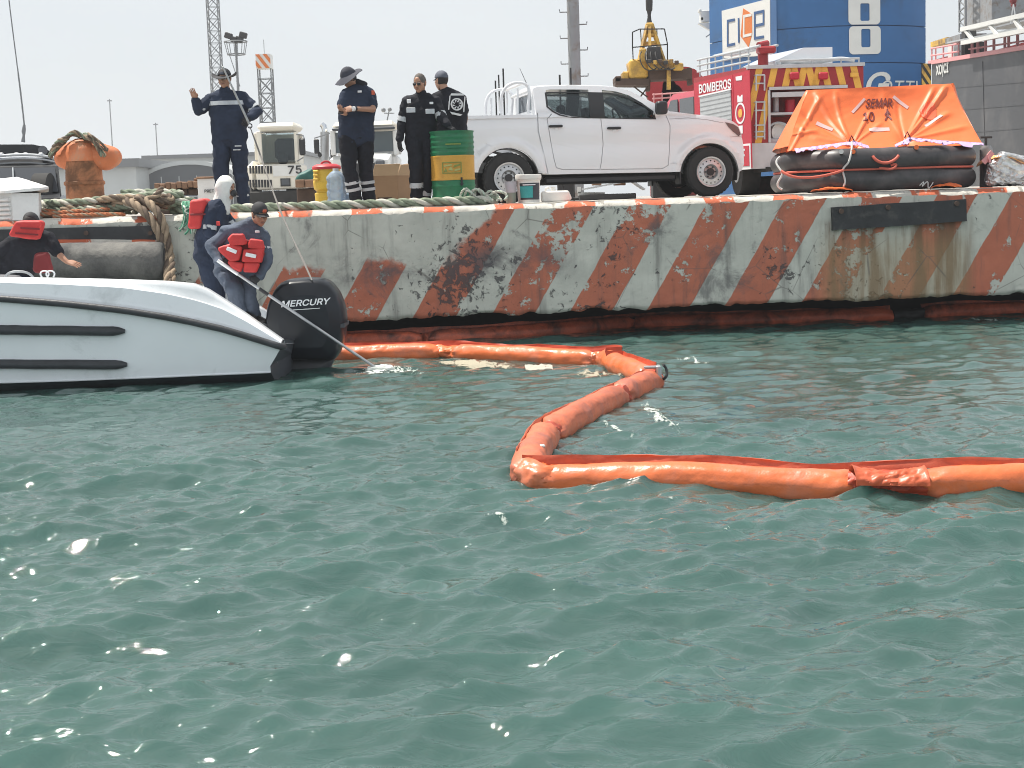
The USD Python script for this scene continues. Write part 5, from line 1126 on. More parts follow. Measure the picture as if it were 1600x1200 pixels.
face_box(RP, l0 + 0.005, l1 - 0.005, shz - 0.02, shz + 0.02, -0.84, -0.03, 'alu_grey', 'locker_shelf')
face_box(RP, l0 - 0.02, l1 + 0.02, lz1 - 0.02, lz1 + 0.03, -0.02, 0.03, 'alu_grey', 'locker_frame'); face_box(RP, l0 - 0.04, l0, lz0, lz1 - 0.02, 0.0, 0.025, 'alu_grey', 'locker_frame')
face_box(RP, l0 + 0.03, l0 + 0.72, lz1 - 0.14, lz1 - 0.06, -0.05, 0.03, 'alu_grey', 'shutter_roll')
# gear in the locker
for (px, py, r, m_, nm) in ((1222, 206, 0.16, 'hood_white', 'hose_reel'), (1240, 166, 0.09, 'fire_red', 'extinguisher'), (1218, 160, 0.05, 'reflect', 'torch')):
    s_, z_ = RP.uv(px, py); c = P3(RP, s_, z_ + QTOP, -0.25)
    t = tube([c - SD * 0.06, c + SD * 0.06], r, 20) if nm == 'hose_reel' else tube([c - [0, 0, 0.14], c + [0, 0, 0.12]], r, 14)
    fire.part(nm, t, m_)
s_, z_ = RP.uv(1219, 206); rr = P3(RP, s_, z_ + QTOP, -0.12)
fire.part('pump_frame', [tube([rr + RD * 0.2 * math.cos(t) - SD * 0.0 + np.array([0, 0, 0.16 * math.sin(t)]) for t in np.linspace(0, 6.283, 20)], 0.02, 6), box(rr + np.array([0.02, 0.1, -0.15]), (0.5, 0.3, 0.10), 0.02)], 'alu_grey')
# chevrons on the rear
rear_all = sg.Polygon([(0, zb - QTOP), (Wd, zb - QTOP), (Wd, zt - QTOP - 0.03), (0, zt - QTOP - 0.03)]).difference(sg.box(l0 - 0.045, -1, l1 + 0.045, lz1 - QTOP + 0.035))
for k in range(-3, 14):
    x0 = k * 0.255 + 0.04; sl = 0.24 if x0 < Wd / 2 else -0.24
    st_ = sg.Polygon([(x0, zb - QTOP - 0.2), (x0 + 0.115, zb - QTOP - 0.2), (x0 + 0.115 + sl * (zt - zb + 0.3), zt - QTOP + 0.1), (x0 + sl * (zt - zb + 0.3), zt - QTOP + 0.1)]).intersection(rear_all)
    for g_ in getattr(st_, 'geoms', [st_]):
        if g_.geom_type != 'Polygon' or g_.area < 0.002: continue
        t = extr(g_, 0.004); v = np.array(t.vertices); t.vertices = np.r_[corner, QTOP] + v[:, :1] * RD - SD * (v[:, 1:2] + 0.001) + np.array([0, 0, 1.0]) * v[:, 2:]; t.fix_normals()
        fire.part('chevron_stripe', t, 'fire_yellow', smooth=False)
# steps and handles on the left rear post, lamps
for (a, b) in ((86, 104), (118, 132)): pass
for py in (118, 131, 160, 173, 196, 206, 214):
    s0, z0 = RP.uv(1180, py); s1, _ = RP.uv(1193, py); a, b = P3(RP, s0, z0 + QTOP, 0.07), P3(RP, s1, z0 + QTOP, 0.07)
    fire.part('step_rung', [tube([a, b], 0.013, 6), tube([a, a + SD * 0.07], 0.012, 6), tube([b, b + SD * 0.07], 0.012, 6)], 'alu_grey')
for px in (1180, 1193):
    for (ya, yb) in ((118, 142), (158, 218)):
        fire.part('ladder_rail', tube([P3(RP, *(lambda q: (q[0], q[1] + QTOP))(RP.uv(px, ya)), 0.07), P3(RP, *(lambda q: (q[0], q[1] + QTOP))(RP.uv(px, yb)), 0.07)], 0.014, 6), 'alu_grey')
for px in (1240, 1285):
    s0, z0 = RP.uv(px, 119); fire.part('rear_lamp', mov(box((0, 0, 0), (0.16, 0.10, 0.12), 0.02), P3(RP, s0, z0 + QTOP, 0.05)), 'fire_red')
s0, z0 = RP.uv(1334, 117); fire.part('marker_lamp', mov(box((0, 0, 0), (0.14, 0.06, 0.08), 0.015), P3(RP, s0, z0 + QTOP, 0.03)), 'fire_yellow')
face_box(RP, -0.01, Wd + 0.01, zk - 0.02, zb, -0.2, 0.02, 'alu_grey', 'rear_bumper')
face_box(RP, -0.02, Wd + 0.02, zt - 0.03, zt + 0.03, -Ls, 0.03, 'alu_grey', 'roof_edge')
# the left side
zs0 = SP.uv(1172, 107)[1] + QTOP
face_poly(SP, [(1146.5, 116), (1172, 109), (1176, 262), (1150, 262)], 0.012, 0.001, 'fire_red', 'corner_panel')
face_poly(SP, [(1085, 130), (1145.5, 117), (1149, 262), (1090, 262)], 0.008, 0.001, 'fire_red', 'side_panel')
shn = face_poly(SP, [(1095, 152), (1143, 141), (1147, 250), (1098, 250)], 0.010, 0.012, 'alu_grey', 'roller_shutter')
for k in range(14): 
    ya = 143 + k * 7.0; face_poly(SP, [(1096, ya + 9.6), (1143.4, ya), (1143.5, ya + 0.9), (1096, ya + 10.5)], 0.006, 0.022, 'galvanised', 'slat_joint', shn)
face_poly(SP, [(1094, 149.5), (1144, 138), (1144, 140.5), (1094, 152)], 0.02, 0.010, 'white_patch', 'shutter_trim')
q0, q1 = SP.uv(1093, 146), SP.uv(1143, 134)
tx = text('BOMBEROS', 0.20, 0.006, True); L_ = abs(q1[0] - q0[0]); tx.vertices = tx.vertices * [L_ / tx.extents[0], 1, (SP.uv(1143, 120)[1] - SP.uv(1143, 135)[1]) / tx.extents[2]]
n_s = SP.n if (SP.n @ (CAM - SP.p0)) > 0 else -SP.n
fire.part('lettering', place(tx, SP.p0 + SP.d * q0[0] + np.array([0, 0, QTOP + min(q0[1], q1[1])]) + n_s * 0.014, -SP.d), 'white_patch', smooth=False)
# round crest on the corner panel, generic: ring, cross and scroll
cs, cz = SP.uv(1158, 177); em = [sg.Point(0, 0).buffer(0.19).difference(sg.Point(0, 0).buffer(0.155)), sg.Point(0, 0).buffer(0.075), sg.box(-0.10, 0.20, 0.10, 0.32).difference(sg.Point(0, 0.36).buffer(0.07)), sg.box(-0.09, -0.36, 0.09, -0.22)]
for k, e_ in enumerate(em): fire.part('crest', place(mov(extr(affinity.scale(e_, 0.95, 0.95, origin=(0, 0)), 0.006), (0, -0.006, 0)), SP.p0 + SP.d * cs + np.array([0, 0, QTOP + cz]) + n_s * 0.014, -SP.d), 'white_patch' if k != 1 else 'fire_yellow', smooth=False)
face_poly(SP, [(1151, 120), (1161, 118), (1160.5, 125), (1151.5, 126)], 0.006, 0.014, 'white_patch', 'label_plate')
face_poly(SP, [(1152.5, 226), (1174, 224), (1175, 264), (1154, 266)], 0.006, 0.014, 'white_patch', 'kick_panel_edge'); face_poly(SP, [(1154.5, 229), (1172, 227.5), (1173, 259), (1156, 260)], 0.006, 0.021, 'fire_red', 'kick_panel')
tx = text('F', 0.20, 0.004, True); fire.part('lettering', place(tx, SP.p0 + SP.d * SP.uv(1160, 253)[0] + np.array([0, 0, QTOP + SP.uv(1160, 252)[1]]) + n_s * 0.028, -SP.d), 'white_patch', smooth=False)
# roof load: tubular rails, ladder rack, white locker box, hose
def rs(s_r, s_s, z): return np.r_[corner, 0] + RD * s_r + SD * s_s + np.array([0, 0, z])
for z in (0.10, 0.21, 0.31):
    fire.part('roof_rail', tube([rs(0.03, 0.0, zt + z), rs(0.03, Ls - 0.1, zt + z)], 0.018, 8), 'alu_grey')
for s in np.linspace(0.05, Ls - 0.2, 7): fire.part('rail_post', tube([rs(0.03, s, zt), rs(0.03, s, zt + 0.31)], 0.014, 6), 'alu_grey')
for s in (0.25, 0.55):
    fire.part('ladder', [tube([rs(s, 0.1, zt + 0.36), rs(s, Ls - 0.3, zt + 0.36)], 0.022, 8)], 'alu_grey')
for s in np.linspace(0.3, Ls - 0.4, 7): fire.part('ladder_rung', tube([rs(0.25, s, zt + 0.36), rs(0.55, s, zt + 0.36)], 0.014, 6), 'alu_grey')
fire.part('water_monitor', [tube([rs(0.42, 0.35, zt + 0.05), rs(0.42, 0.35, zt + 0.36)], 0.09, 12), tube([rs(0.32, 0.3, zt + 0.38), rs(0.52, 0.4, zt + 0.42)], 0.06, 10), box(rs(0.45, 0.3, zt + 0.30), (0.30, 0.3, 0.12), 0.03)], 'fire_maroon')
wbx = [rs(RP.uv(1236, 97)[0], 0.4, zt), rs(RP.uv(1322, 97)[0], 0.4, zt)]
bx_pts = np.array([rs(s, t, z) for s, z in ((0.62, zt + 0.06), (0.62, zt + 0.12), (1.12, zt + 0.33), (1.62, zt + 0.33), (1.62, zt + 0.06)) for t in (0.35, 1.6)])
fire.part('roof_locker', trimesh.convex.convex_hull(bx_pts), 'white_paint', smooth=False)
fire.part('roof_hose', tube(spline([rs(0.55, 0.1, zt + 0.06), rs(0.75, 0.15, zt + 0.09), rs(1.1, 0.1, zt + 0.06), rs(1.4, 0.15, zt + 0.09), rs(Wd - 0.1, 0.1, zt + 0.07)], 40), 0.035, 8), 'reflect')
fire.part('rear_rail', [tube([rs(0.55, 0.03, zt + 0.10), rs(Wd - 0.05, 0.03, zt + 0.10)], 0.018, 8)] + [tube([rs(s, 0.03, zt), rs(s, 0.03, zt + 0.10)], 0.014, 6) for s in (0.56, 1.1, 1.6, Wd - 0.06)], 'alu_grey')
for s in (0.35, Wd - 0.35):
    for t in (0.9,):
        c = rs(s, t, QTOP + 0.48); wn = fire.group_xf('wheel'); wn.part('tyre', tube([c - RD * 0.16, c + RD * 0.16], 0.48, 28), 'tyre', smooth=35); wn.part('rim', tube([c - RD * 0.17, c + RD * 0.17], 0.26, 20), 'steel_rim', smooth=35)
fire.part('tow_bar', [bar(rs(0.3, -0.1, QTOP + 0.42), rs(0.3, 0.5, QTOP + 0.42), 0.08), bar(rs(0.5, 0.05, QTOP + 0.1), rs(0.5, 0.05, zk), 0.06)], 'chassis')
# crew cab in front of the body
def cabp(a, b, z): return np.r_[corner, 0] + RD * a + SD * (Ls + b) + np.array([0, 0, z])
czt = QTOP + SP.uv(1095, 143)[1] * 1.0
cab_pts = np.array([cabp(a, b, z) for a in (0.08, Wd - 0.08) for b, z in ((0.02, QTOP + 0.6), (0.02, czt + 0.05), (1.1, czt + 0.05), (1.75, czt - 0.55), (2.5, czt - 0.62), (2.55, QTOP + 0.6))])
fire.part('crew_cab', trimesh.convex.convex_hull(cab_pts), 'pink_red', smooth=False)
for b0, b1, b2 in ((0.15, 0.75, 0.75), (0.85, 1.55, 1.15)):
    pts = [cabp(0.07, b, z) for b, z in ((b0, czt - 0.50), (b1, czt - 0.50), (b2, czt - 0.06), (b0, czt - 0.06))]
    c_ = np.array(pts); nn_ = nrm(np.cross(c_[1] - c_[0], c_[3] - c_[0])); nn_ = nn_ if nn_ @ (CAM - c_[0]) > 0 else -nn_
    fire.part('cab_window', trimesh.convex.convex_hull(np.vstack([c_ + nn_ * 0.004, c_ + nn_ * 0.02])), 'lamp_glass', smooth=False)
fire.part('beacon', box(cabp(Wd / 2, 0.5, czt + 0.10), (1.2, 0.25, 0.12), 0.03), 'fire_red')
# ------------------------------------------------------------------ port machinery and far things
mat('crane_blue', (0.026, 0.115, 0.29), 0.45, var=0.10, scale=1.2, dirt=(0.03, 0.08, 0.17), dirt_amt=0.25, dirt_scale=0.8)
mat('crane_blue_light', (0.10, 0.21, 0.42), 0.45, var=0.1, scale=1)
mat('sign_white', (0.66, 0.66, 0.63), 0.5, var=0.05, scale=2)
mat('sign_blue', (0.035, 0.09, 0.22), 0.5); mat('sign_orange', (0.62, 0.17, 0.035), 0.5)
mat('steel_grey', (0.24, 0.25, 0.26), 0.6, var=0.15, scale=2, dirt=(0.16, 0.12, 0.09), dirt_amt=0.3)
mat('mast_grey', (0.20, 0.21, 0.22), 0.6)
mat('dark_steel', (0.035, 0.033, 0.033), 0.7, var=0.3, scale=3)
mat('hull_grey', (0.062, 0.064, 0.070), 0.5, var=0.12, scale=0.5, dirt=(0.12, 0.115, 0.115), dirt_amt=0.3, dirt_scale=0.5)
mat('ship_red', (0.20, 0.025, 0.025), 0.6, var=0.2, scale=1.5); mat('rail_pink', (0.66, 0.30, 0.30), 0.6)
mat('machine_yellow', (0.60, 0.36, 0.06), 0.55, var=0.2, scale=3, dirt=(0.16, 0.09, 0.04), dirt_amt=0.45, dirt_scale=2)
mat('rust_brown', (0.075, 0.045, 0.032), 0.8, var=0.3, scale=3)
mat('cab_cream', (0.70, 0.66, 0.57), 0.4, var=0.05, scale=2); mat('cab_white', (0.66, 0.66, 0.64), 0.4, var=0.05, scale=2)
mat('windscreen_dark', (0.045, 0.060, 0.065), 0.06, coat=0.7)
def tower_of(px, D, z0=None): return None
# blue crane tower
cA = np.array([7.78, 45.0]); ld = nrm(np.array([-1.34, 3.3]))
crane = thing('crane_tower', 'large blue crane tower with white number and a white sign on its side', 'crane', (10, 47, QTOP))
th_ = np.linspace(0, 1, 15); cB = np.array([12.36, 45.5])
arc = cA + (cB - cA) * th_[:, None] + np.array([0, -0.85]) * (np.sin(th_ * math.pi) ** 0.75)[:, None]
cC, cD = cB + [0.3, 3.4], cA + ld * 3.55
def prism(pts2, z0, z1):
    t = trimesh.creation.extrude_polygon(sg.Polygon(pts2), z1 - z0, engine='earcut'); t.apply_translation([0, 0, z0]); return t
zl = [QTOP, 2.6, 4.15, W(1325, 98, 44.4)[2], W(1325, 39.5, 44.4)[2], 7.9, 9.4, 11.0, 14.0]
outl = np.vstack([arc, [cC], [cD]])
for a, b in zip(zl[:-1], zl[1:]): crane.part('tower_ring', prism(sg.Polygon(outl).buffer(-0.004), a, b - 0.025), 'crane_blue', smooth=30)
crane.part('core', prism(sg.Polygon(outl).buffer(-0.05), QTOP, 14.0), 'sign_blue', smooth=False)
CP = Plane(np.r_[cA, 0], np.r_[ld, 0])
crane.part('corner_strip', prism([cA + [-0.02, -0.02], cA + [0.14, -0.12], cA + [0.16, 0.05], cA + [0.05, 0.1]], QTOP, 13.9), 'crane_blue_light', smooth=False)
cn = CP.n if CP.n @ (CAM - CP.p0) > 0 else -CP.n
def cface(poly, out_, th, m, name, smooth=False):
    t = extr(poly, th); v = np.array(t.vertices); t.vertices = CP.p0 + v[:, :1] * CP.d + np.array([0, 0, 1.0]) * (v[:, 2:] + QTOP) + cn * (v[:, 1:2] + out_); t.fix_normals(); return crane.part(name, t, m, smooth=smooth)
cu = lambda *pts: [CP.uv(1080 + x / 4, y / 4) for x, y in pts]
cface(sg.Polygon(cu((197, 68), (498, -10), (500, 345), (203, 365))), 0.005, 0.03, 'sign_white', 'sign_panel')
cface(sg.Polygon(cu((332, 52), (387, 88), (388, 212), (366, 296), (316, 226))), 0.036, 0.006, 'sign_orange', 'sign_diamond')
for pts, m_ in (([(280, 123), (236, 132), (236, 284), (281, 275)], 'sign_blue'), ([(304, 113), (306, 267)], 'sign_blue'), ([(386, 92), (338, 102), (336, 226), (386, 214)], 'sign_white'), ([(405, 162), (460, 150), (460, 70), (405, 82), (405, 240), (462, 230)], 'sign_blue')):
    cface(sg.LineString(cu(*pts))  .buffer(0.040, cap_style='flat', join_style='mitre'), 0.043, 0.006, m_, 'sign_letter')
def on_arc(t):
    """Bends an upright drawing (x metres from the left corner) round the front of the tower."""
    t = tri(t).copy(); v = np.array(t.vertices); L = np.linalg.norm(cB - cA); s = np.clip(v[:, 0] / L, 0, 1)
    base = cA + (cB - cA) * s[:, None]; bul = -0.85 * np.sin(s * math.pi) ** 0.75
    t.vertices = np.stack([base[:, 0], base[:, 1] + bul - 0.006 + v[:, 1], v[:, 2]], 1); t.fix_normals(); return t
def au(px, py): q = W(px, py, 44.45); return (q[0] - cA[0]) * 1.0, q[2]
def rr(x0, y0, x1, y1, r):
    a, b = au(x0, y1), au(x1, y0); return sg.box(a[0] + r, a[1] + r, b[0] - r, b[1] - r).buffer(r)
for q, h in ((rr(1325.5, -7, 1377.5, 39.2, 0.13), rr(1344.5, 5, 1359.5, 33, 0.05)), (rr(1326.5, 39.9, 1378.5, 85.5, 0.13), rr(1346, 45, 1361, 74, 0.05))):
    d_ = extr(q.difference(h), 0.012); d_ = tri(mtri(mov(d_, (0, -0.012, 0))).refine_to_length(0.25)); crane.part('number', on_arc(d_), 'sign_white', smooth=30)
gx_, gz_ = au(1346, 150); tx = text('G', 0.62, 0.012, True, 0.25, 1.25); crane.part('lettering', on_arc(mov(tx, (gx_, 0, gz_ + 0.02))), 'sign_white', smooth=False)
gx_, gz_ = au(1374, 148); tx = text('OTTWALD', 0.40, 0.012, False, 0.25, 1.0); crane.part('lettering', on_arc(mov(tx, (gx_, 0, gz_))), 'sign_white', smooth=False)
pl_ = [cA + ld * -0.1 + [-0.15, 0], cA + [0.1, 0.3], cD + [0.1, 0.1], cD + [-0.25, 0.1]]
zg = W(1170, 2, 46.5)[2]
# white mast with a small cabin left of the tower
mast = thing('signal_mast', 'white mast with a small white lamp housing beside the blue crane tower', 'mast', W(1117, 300, 49))
a = W(1117, 120, 49); mast.part('pole', tube([a * [1, 1, 0] + [0, 0, QTOP], a * [1, 1, 0] + [0, 0, 14]], 0.085, 12), 'cab_white')
for px, py, s in ((1101, 26, 0.30), (1093, 17, 0.08), (1096, 30, 0.10)): mast.part('lamp_housing', box(W(px, py, 48.8), (s, 0.3, s * 1.2), 0.02), 'cab_white')
mast.part('bracket', extr([tuple(W(*q, 48.7)[[0, 2]]) for q in ((1091, 37), (1114, 36), (1114, 50), (1106, 46))], 0.25).apply_translation([0, 48.6, 0]), 'cab_white'); mast.part('stay', bar(W(1103, 58, 48.8), W(1114, 50, 48.8), 0.03), 'mast_grey')
# grey pole with climbing pegs
pole_ = thing('climbing_pole', 'tall dark grey steel pole with climbing pegs behind the pickup', 'pole', W(899, 300, 33) * [1, 1, 0] + [0, 0, QTOP])
pz = lambda px, py: W(px, py, 33.0)
b0 = pz(899, 150); top = pz(897.5, 0); pole_.part('shaft', tube([[b0[0], 33, QTOP], [b0[0], 33, 15]], 0.128, 24), 'steel_grey', smooth=60)
for sx_, ys_ in ((-1, (17, 58, 98, -25)), (1, (37, 77, 118, -4))):
    for py in ys_:
        z = pz(899, py)[2]; x0 = b0[0] + sx_ * 0.12; pole_.part('peg', tube([[x0, 33, z - 0.02], [x0 + sx_ * 0.16, 33, z - 0.02], [x0 + sx_ * 0.165, 33, z + 0.04]], 0.014, 6), 'mast_grey')
# three thin dark posts behind the pickup bed and two by the pole
mat('post_black', (0.02, 0.02, 0.022), 0.6)
for i, (px, py, r) in enumerate(((774, 126, 0.013), (779, 117, 0.012), (786, 107, 0.014), (874.5, 117, 0.016), (891.5, 106, 0.014))):
    a = W(px, py, 26.0); t = thing('thin_post', ['thin dark post, leftmost and shortest of the three behind the pickup bed', 'thin dark post, middle one of the three behind the pickup bed', 'thin dark post, tallest of the three behind the pickup bed', 'short thin dark post above the pickup roof', 'thin dark post beside the pole with pegs'][i], 'post', (a[0], 26, QTOP))
    t.part('shaft', tube([[a[0], 26, QTOP], a], r, 8), 'post_black'); t.part('foot_plate', box((a[0], 26, QTOP + 0.03), (0.15, 0.15, 0.05), 0.01), 'post_black')
# lattice masts
def lattice(name, label, px, D, w, ztop, lean=0.0, bay=None, m='mast_grey', r=0.03):
    base = W(px, 200, D); t = thing(name, label, 'mast', (base[0], D, QTOP)); bay = bay or w * 1.1; n = int((ztop - QTOP) / bay)
    c4 = [(-w / 2, -w / 2), (w / 2, -w / 2), (w / 2, w / 2), (-w / 2, w / 2)]
    for x, y in c4: t.part('leg', bar((base[0] + x, D + y, QTOP), (base[0] + x, D + y, ztop), r * 1.5), m, smooth=False)
    br_ = []
    for k in range(n):
        z0, z1 = QTOP + k * bay, QTOP + (k + 1) * bay
        for i in range(4):
            (xa, ya), (xb, yb) = c4[i], c4[(i + 1) % 4]; br_.append(bar((base[0] + xa, D + ya, z0), (base[0] + xb, D + yb, z1 if i % 2 == k % 2 else z0 + bay), r)); br_.append(bar((base[0] + xb, D + yb, z0), (base[0] + xa, D + ya, z1), r * 0.8)); br_.append(bar((base[0] + xa, D + ya, z1), (base[0] + xb, D + yb, z1), r * 0.8))
    t.part('bracing', br_, m, smooth=False, kind='stuff'); return t, base
t_, b_ = lattice('lattice_mast', 'tall grey lattice mast rising behind the man with the raised hand', 343, 90, 0.62, 19, r=0.035)
t_, b_ = lattice('lattice_tower', 'grey lattice tower topped by an orange and white striped panel', 419, 62, 0.52, W(417, 108, 62)[2], r=0.034)
z0, z1 = W(416, 108, 62)[2], W(416, 86, 62)[2]
pn = t_.part('warning_panel', box((b_[0], 61.9, (z0 + z1) / 2), (0.58, 0.70, z1 - z0)), 'sign_white', smooth=False)
for k in range(4):
    s_ = sg.Polygon([(-0.6 + k * 0.30, z1), (-0.45 + k * 0.30, z1), (-0.05 + k * 0.30, z0), (-0.20 + k * 0.30, z0)]).intersection(sg.box(-0.29, z0, 0.29, z1))
    if s_.area > 0.005: pn.part('stripe', mov(extr(s_, 0.01), (b_[0], 61.53, 0)), 'sign_orange', smooth=False)
t_.part('aerial', tube([[b_[0], 62, z1], [b_[0], 62, z1 + 0.6]], 0.012, 6), 'mast_grey')
b_ = W(370, 100, 72); lt = thing('light_tower', 'floodlight pole with a round basket of lamps behind the lattice mast', 'light tower', (b_[0], 72, QTOP))
zb0, zb1 = W(370, 85, 72)[2], W(370, 65, 72)[2]
lt.part('pole', tube([[b_[0], 72, QTOP], [b_[0], 72, zb1]], [0.10, 0.05], 10), 'mast_grey')
for z, r in ((zb0, 0.40), (zb1, 0.52)): lt.part('basket_ring', tube([[b_[0] + r * math.cos(a), 72 + r * math.sin(a), z] for a in np.linspace(0, 6.283, 25)], 0.03, 6), 'mast_grey')
for a in np.arange(8) * math.pi / 4: lt.part('basket_bar', tube([[b_[0] + 0.40 * math.cos(a), 72 + 0.4 * math.sin(a), zb0], [b_[0] + 0.52 * math.cos(a), 72 + 0.52 * math.sin(a), zb1]], 0.018, 5), 'mast_grey')
for px, py in ((357, 56), (380, 55), (366, 62), (374, 62)): lt.part('floodlight', rot(box(W(px, py, 71.8), (0.34, 0.3, 0.26), 0.03), 0.3, (0, 1, 0), W(px, py, 71.8)), 'dark_steel')
lt.part('stay', tube([W(358, 84, 72), W(375, 135, 72)], 0.02, 5), 'mast_grey')
for (px, py, lab) in ((171, 155, 'very thin far radio mast left of the man with the raised hand, taller one'), (243, 192, 'very thin far radio mast left of the man with the raised hand, shorter one')):
    a = W(px, py, 300); t = thing('radio_mast', lab, 'mast', (a[0], 300, QTOP)); t.part('shaft', tube([[a[0], 300, QTOP], a], 0.11, 6), 'mast_grey')
    t.part('cross_arm', [box((a[0], 300, a[2] - k), (0.9, 0.2, 0.2)) for k in (0.3,)], 'mast_grey')
# arched warehouse and flat sheds on the horizon
mat('shed_dark', (0.035, 0.040, 0.048), 0.5); mat('shed_pale', (0.40, 0.42, 0.42), 0.6, var=0.1, scale=0.2); mat('shed_roof', (0.12, 0.125, 0.13), 0.6, var=0.1, scale=0.2)
Dw = 170
def sw(px, py): q = W(px, py, Dw); return q[0], q[2]
ah = thing('arched_warehouse', 'far dark arched warehouse with pale frame lines behind the bollard', 'warehouse', (sw(290, 300)[0], Dw, QTOP))
x0, x1 = sw(198, 300)[0], sw(392, 300)[0]; zt_ = sw(292, 254)[1]; cx_ = (x0 + x1) / 2
arch = [(x0, QTOP)] + [(cx_ + (x1 - x0) / 2 * math.cos(a), QTOP + 0.6 + (zt_ - QTOP - 0.6) * math.sin(a) ** 0.85) for a in np.linspace(math.pi, 0, 25)] + [(x1, QTOP)]
ah.part('gable', mov(extr(arch, 30), (0, Dw, 0)), 'shed_dark', smooth=False)
ar = sg.LineString(arch[1:-1]); ah.part('roof', mov(extr(ar.buffer(0.22), 30.5), (0, Dw - 0.2, 0)), 'shed_pale', smooth=30)
for k in range(1, 7): 
    x = x0 + (x1 - x0) * k / 7; ah.part('mullion', box((x, Dw - 0.05, (QTOP + zt_) / 2 - 0.7), (0.08, 0.08, (zt_ - QTOP) * 0.72)), 'shed_pale', smooth=False)
ah.part('transom', box((cx_, Dw - 0.06, QTOP + 1.6), ((x1 - x0) * 0.93, 0.08, 0.09)), 'shed_pale', smooth=False)
fs = thing('flat_shed', 'far pale long low shed with flat roof behind the arched warehouse', 'shed', (sw(280, 300)[0], Dw + 40, QTOP))
def sw2(px, py): q = W(px, py, Dw + 40); return q[0], q[2]
(xa, za), (xb, zb_) = sw2(228, 248), sw2(470, 240); fs.part('wall', box(((xa + xb) / 2, Dw + 55, (za + QTOP) / 2), (xb - xa, 30, za - QTOP)), 'shed_pale', smooth=False); fs.part('roof', box(((xa + xb) / 2, Dw + 55, za + 0.15), (xb - xa + 1, 31, 0.5)), 'shed_roof', smooth=False)
ls_ = thing('low_shed', 'far low dark roofed shed directly right of the bollard', 'shed', (sw(205, 300)[0], Dw - 8, QTOP))
(xa, za), (xb, zb_) = sw(-30, 262), sw(232, 259); ls_.part('wall', box(((xa + xb) / 2, Dw + 4, (za + QTOP) / 2 - 0.3), (xb - xa, 20, za - QTOP - 0.6)), 'shed_pale', smooth=False); ls_.part('roof', box(((xa + xb) / 2, Dw + 4, za - 0.2), (xb - xa + 1, 21, 0.9)), 'shed_roof', smooth=False)
# white lorries
def lorry(name, label, D, f): 
    t = thing(name, label, 'lorry', f['base']); q = lambda px, py, d=0: W(px, py, D + d)
    def b(n, x0, y0, x1, y1, d0, d1, m, bev=0.02, node=None):
        a, c = q(x0, y1), q(x1, y0); return (node or t).part(n, box(((a[0] + c[0]) / 2, D + (d0 + d1) / 2, (a[2] + c[2]) / 2), (abs(c[0] - a[0]), d1 - d0, abs(c[2] - a[2])), bev), m, smooth=30)
    return t, q, b
t, q, b = lorry('yard_tractor', 'cream yard tractor with number on its front behind the man in coverall', 46.0, dict(base=W(430, 300, 46) * [1, 1, 0] + [0, 0, QTOP]))
# cab shell: four posts, back wall, roof, so that the windscreen can be seen through
b('cab_roof', 402, 190.5, 463, 205.5, -0.05, 1.5, 'cab_cream', 0.10); b('cab_back', 404, 206, 463, 256, 1.35, 1.42, 'cab_cream')
for x0_, x1_ in ((403, 408), (461, 465)): b('cab_post', x0_, 205, x1_, 256, 0.0, 0.10, 'cab_cream'); b('cab_side', x0_ + 1, 236, x1_ - 1, 256, 0.1, 1.4, 'cab_cream')
b('windscreen', 407.5, 207, 461.5, 254, 0.04, 0.06, 'clear_glass', 0.0); b('windscreen_seal', 406.5, 252.5, 462.5, 255, 0.0, 0.05, 'trim_black', 0.0); b('windscreen_seal', 406.5, 205.5, 462.5, 208, 0.0, 0.05, 'trim_black', 0.0)
b('seat', 424, 214, 456, 250, 0.7, 1.0, 'seat_cloth', 0.1); b('steering_column', 432, 238, 446, 256, 0.3, 0.5, 'trim_black', 0.05); b('door_panel', 395, 206, 404, 250, 0.4, 1.4, 'cab_cream')
fr_ = b('front_panel', 402, 255.5, 470, 297, -0.12, 1.4, 'cab_cream', 0.04); b('fender', 385, 251, 404, 297, -0.05, 1.5, 'cab_cream', 0.25)
for ya in (259.5, 281):
    for k in range(8): x = 391 + k * 4.6; b('grille_slot', x, ya, x + 2.5, ya + 12, -0.135, -0.115, 'trim_black', 0.0, fr_)
b('plate', 428, 258, 470, 276, -0.14, -0.122, 'cab_white', 0.0); b('headlamp', 441, 280, 453, 290, -0.16, -0.12, 'lamp_glass', 0.02); b('headlamp_trim', 439.5, 278.5, 454.5, 291.5, -0.14, -0.122, 'trim_black', 0.0)
a = q(448.5, 271.5, -0.15); tx = text('75', 0.225, 0.01, True, 0, 1.15); t.part('number', mov(tx, a), 'trim_black', smooth=False)
b('bumper', 388, 297, 473, 322, -0.3, 0.4, 'chassis', 0.04)
for px_ in (400, 458): c = q(px_, 318, 0.7); t.part('wheel', tube([c + [-0.15, 0, 0], c + [0.15, 0, 0]], 0.5, 20), 'tyre')
b('mirror', 468.5, 216, 476.5, 243, -0.1, 0.05, 'trim_black', 0.04); t.part('mirror_arm', tube([q(463, 210, 0), q(474, 212, -0.03), q(476, 218, -0.03)], 0.018, 6), 'mast_grey'); t.part('mirror_arm', tube([q(464, 252, 0), q(474, 246, -0.03)], 0.018, 6), 'mast_grey')
t, q, b = lorry('tractor_lorry', 'white lorry cab with chrome exhaust stack behind the man in the bucket hat', 44.0, dict(base=W(565, 300, 44) * [1, 1, 0] + [0, 0, QTOP]))
b('cab_roof', 517, 187, 617, 203, 0.3, 2.2, 'cab_cream', 0.15); b('cab', 515, 240, 619, 300, 0.35, 2.2, 'cab_white', 0.1); b('cab_back', 516, 203, 618, 241, 2.0, 2.15, 'cab_white')
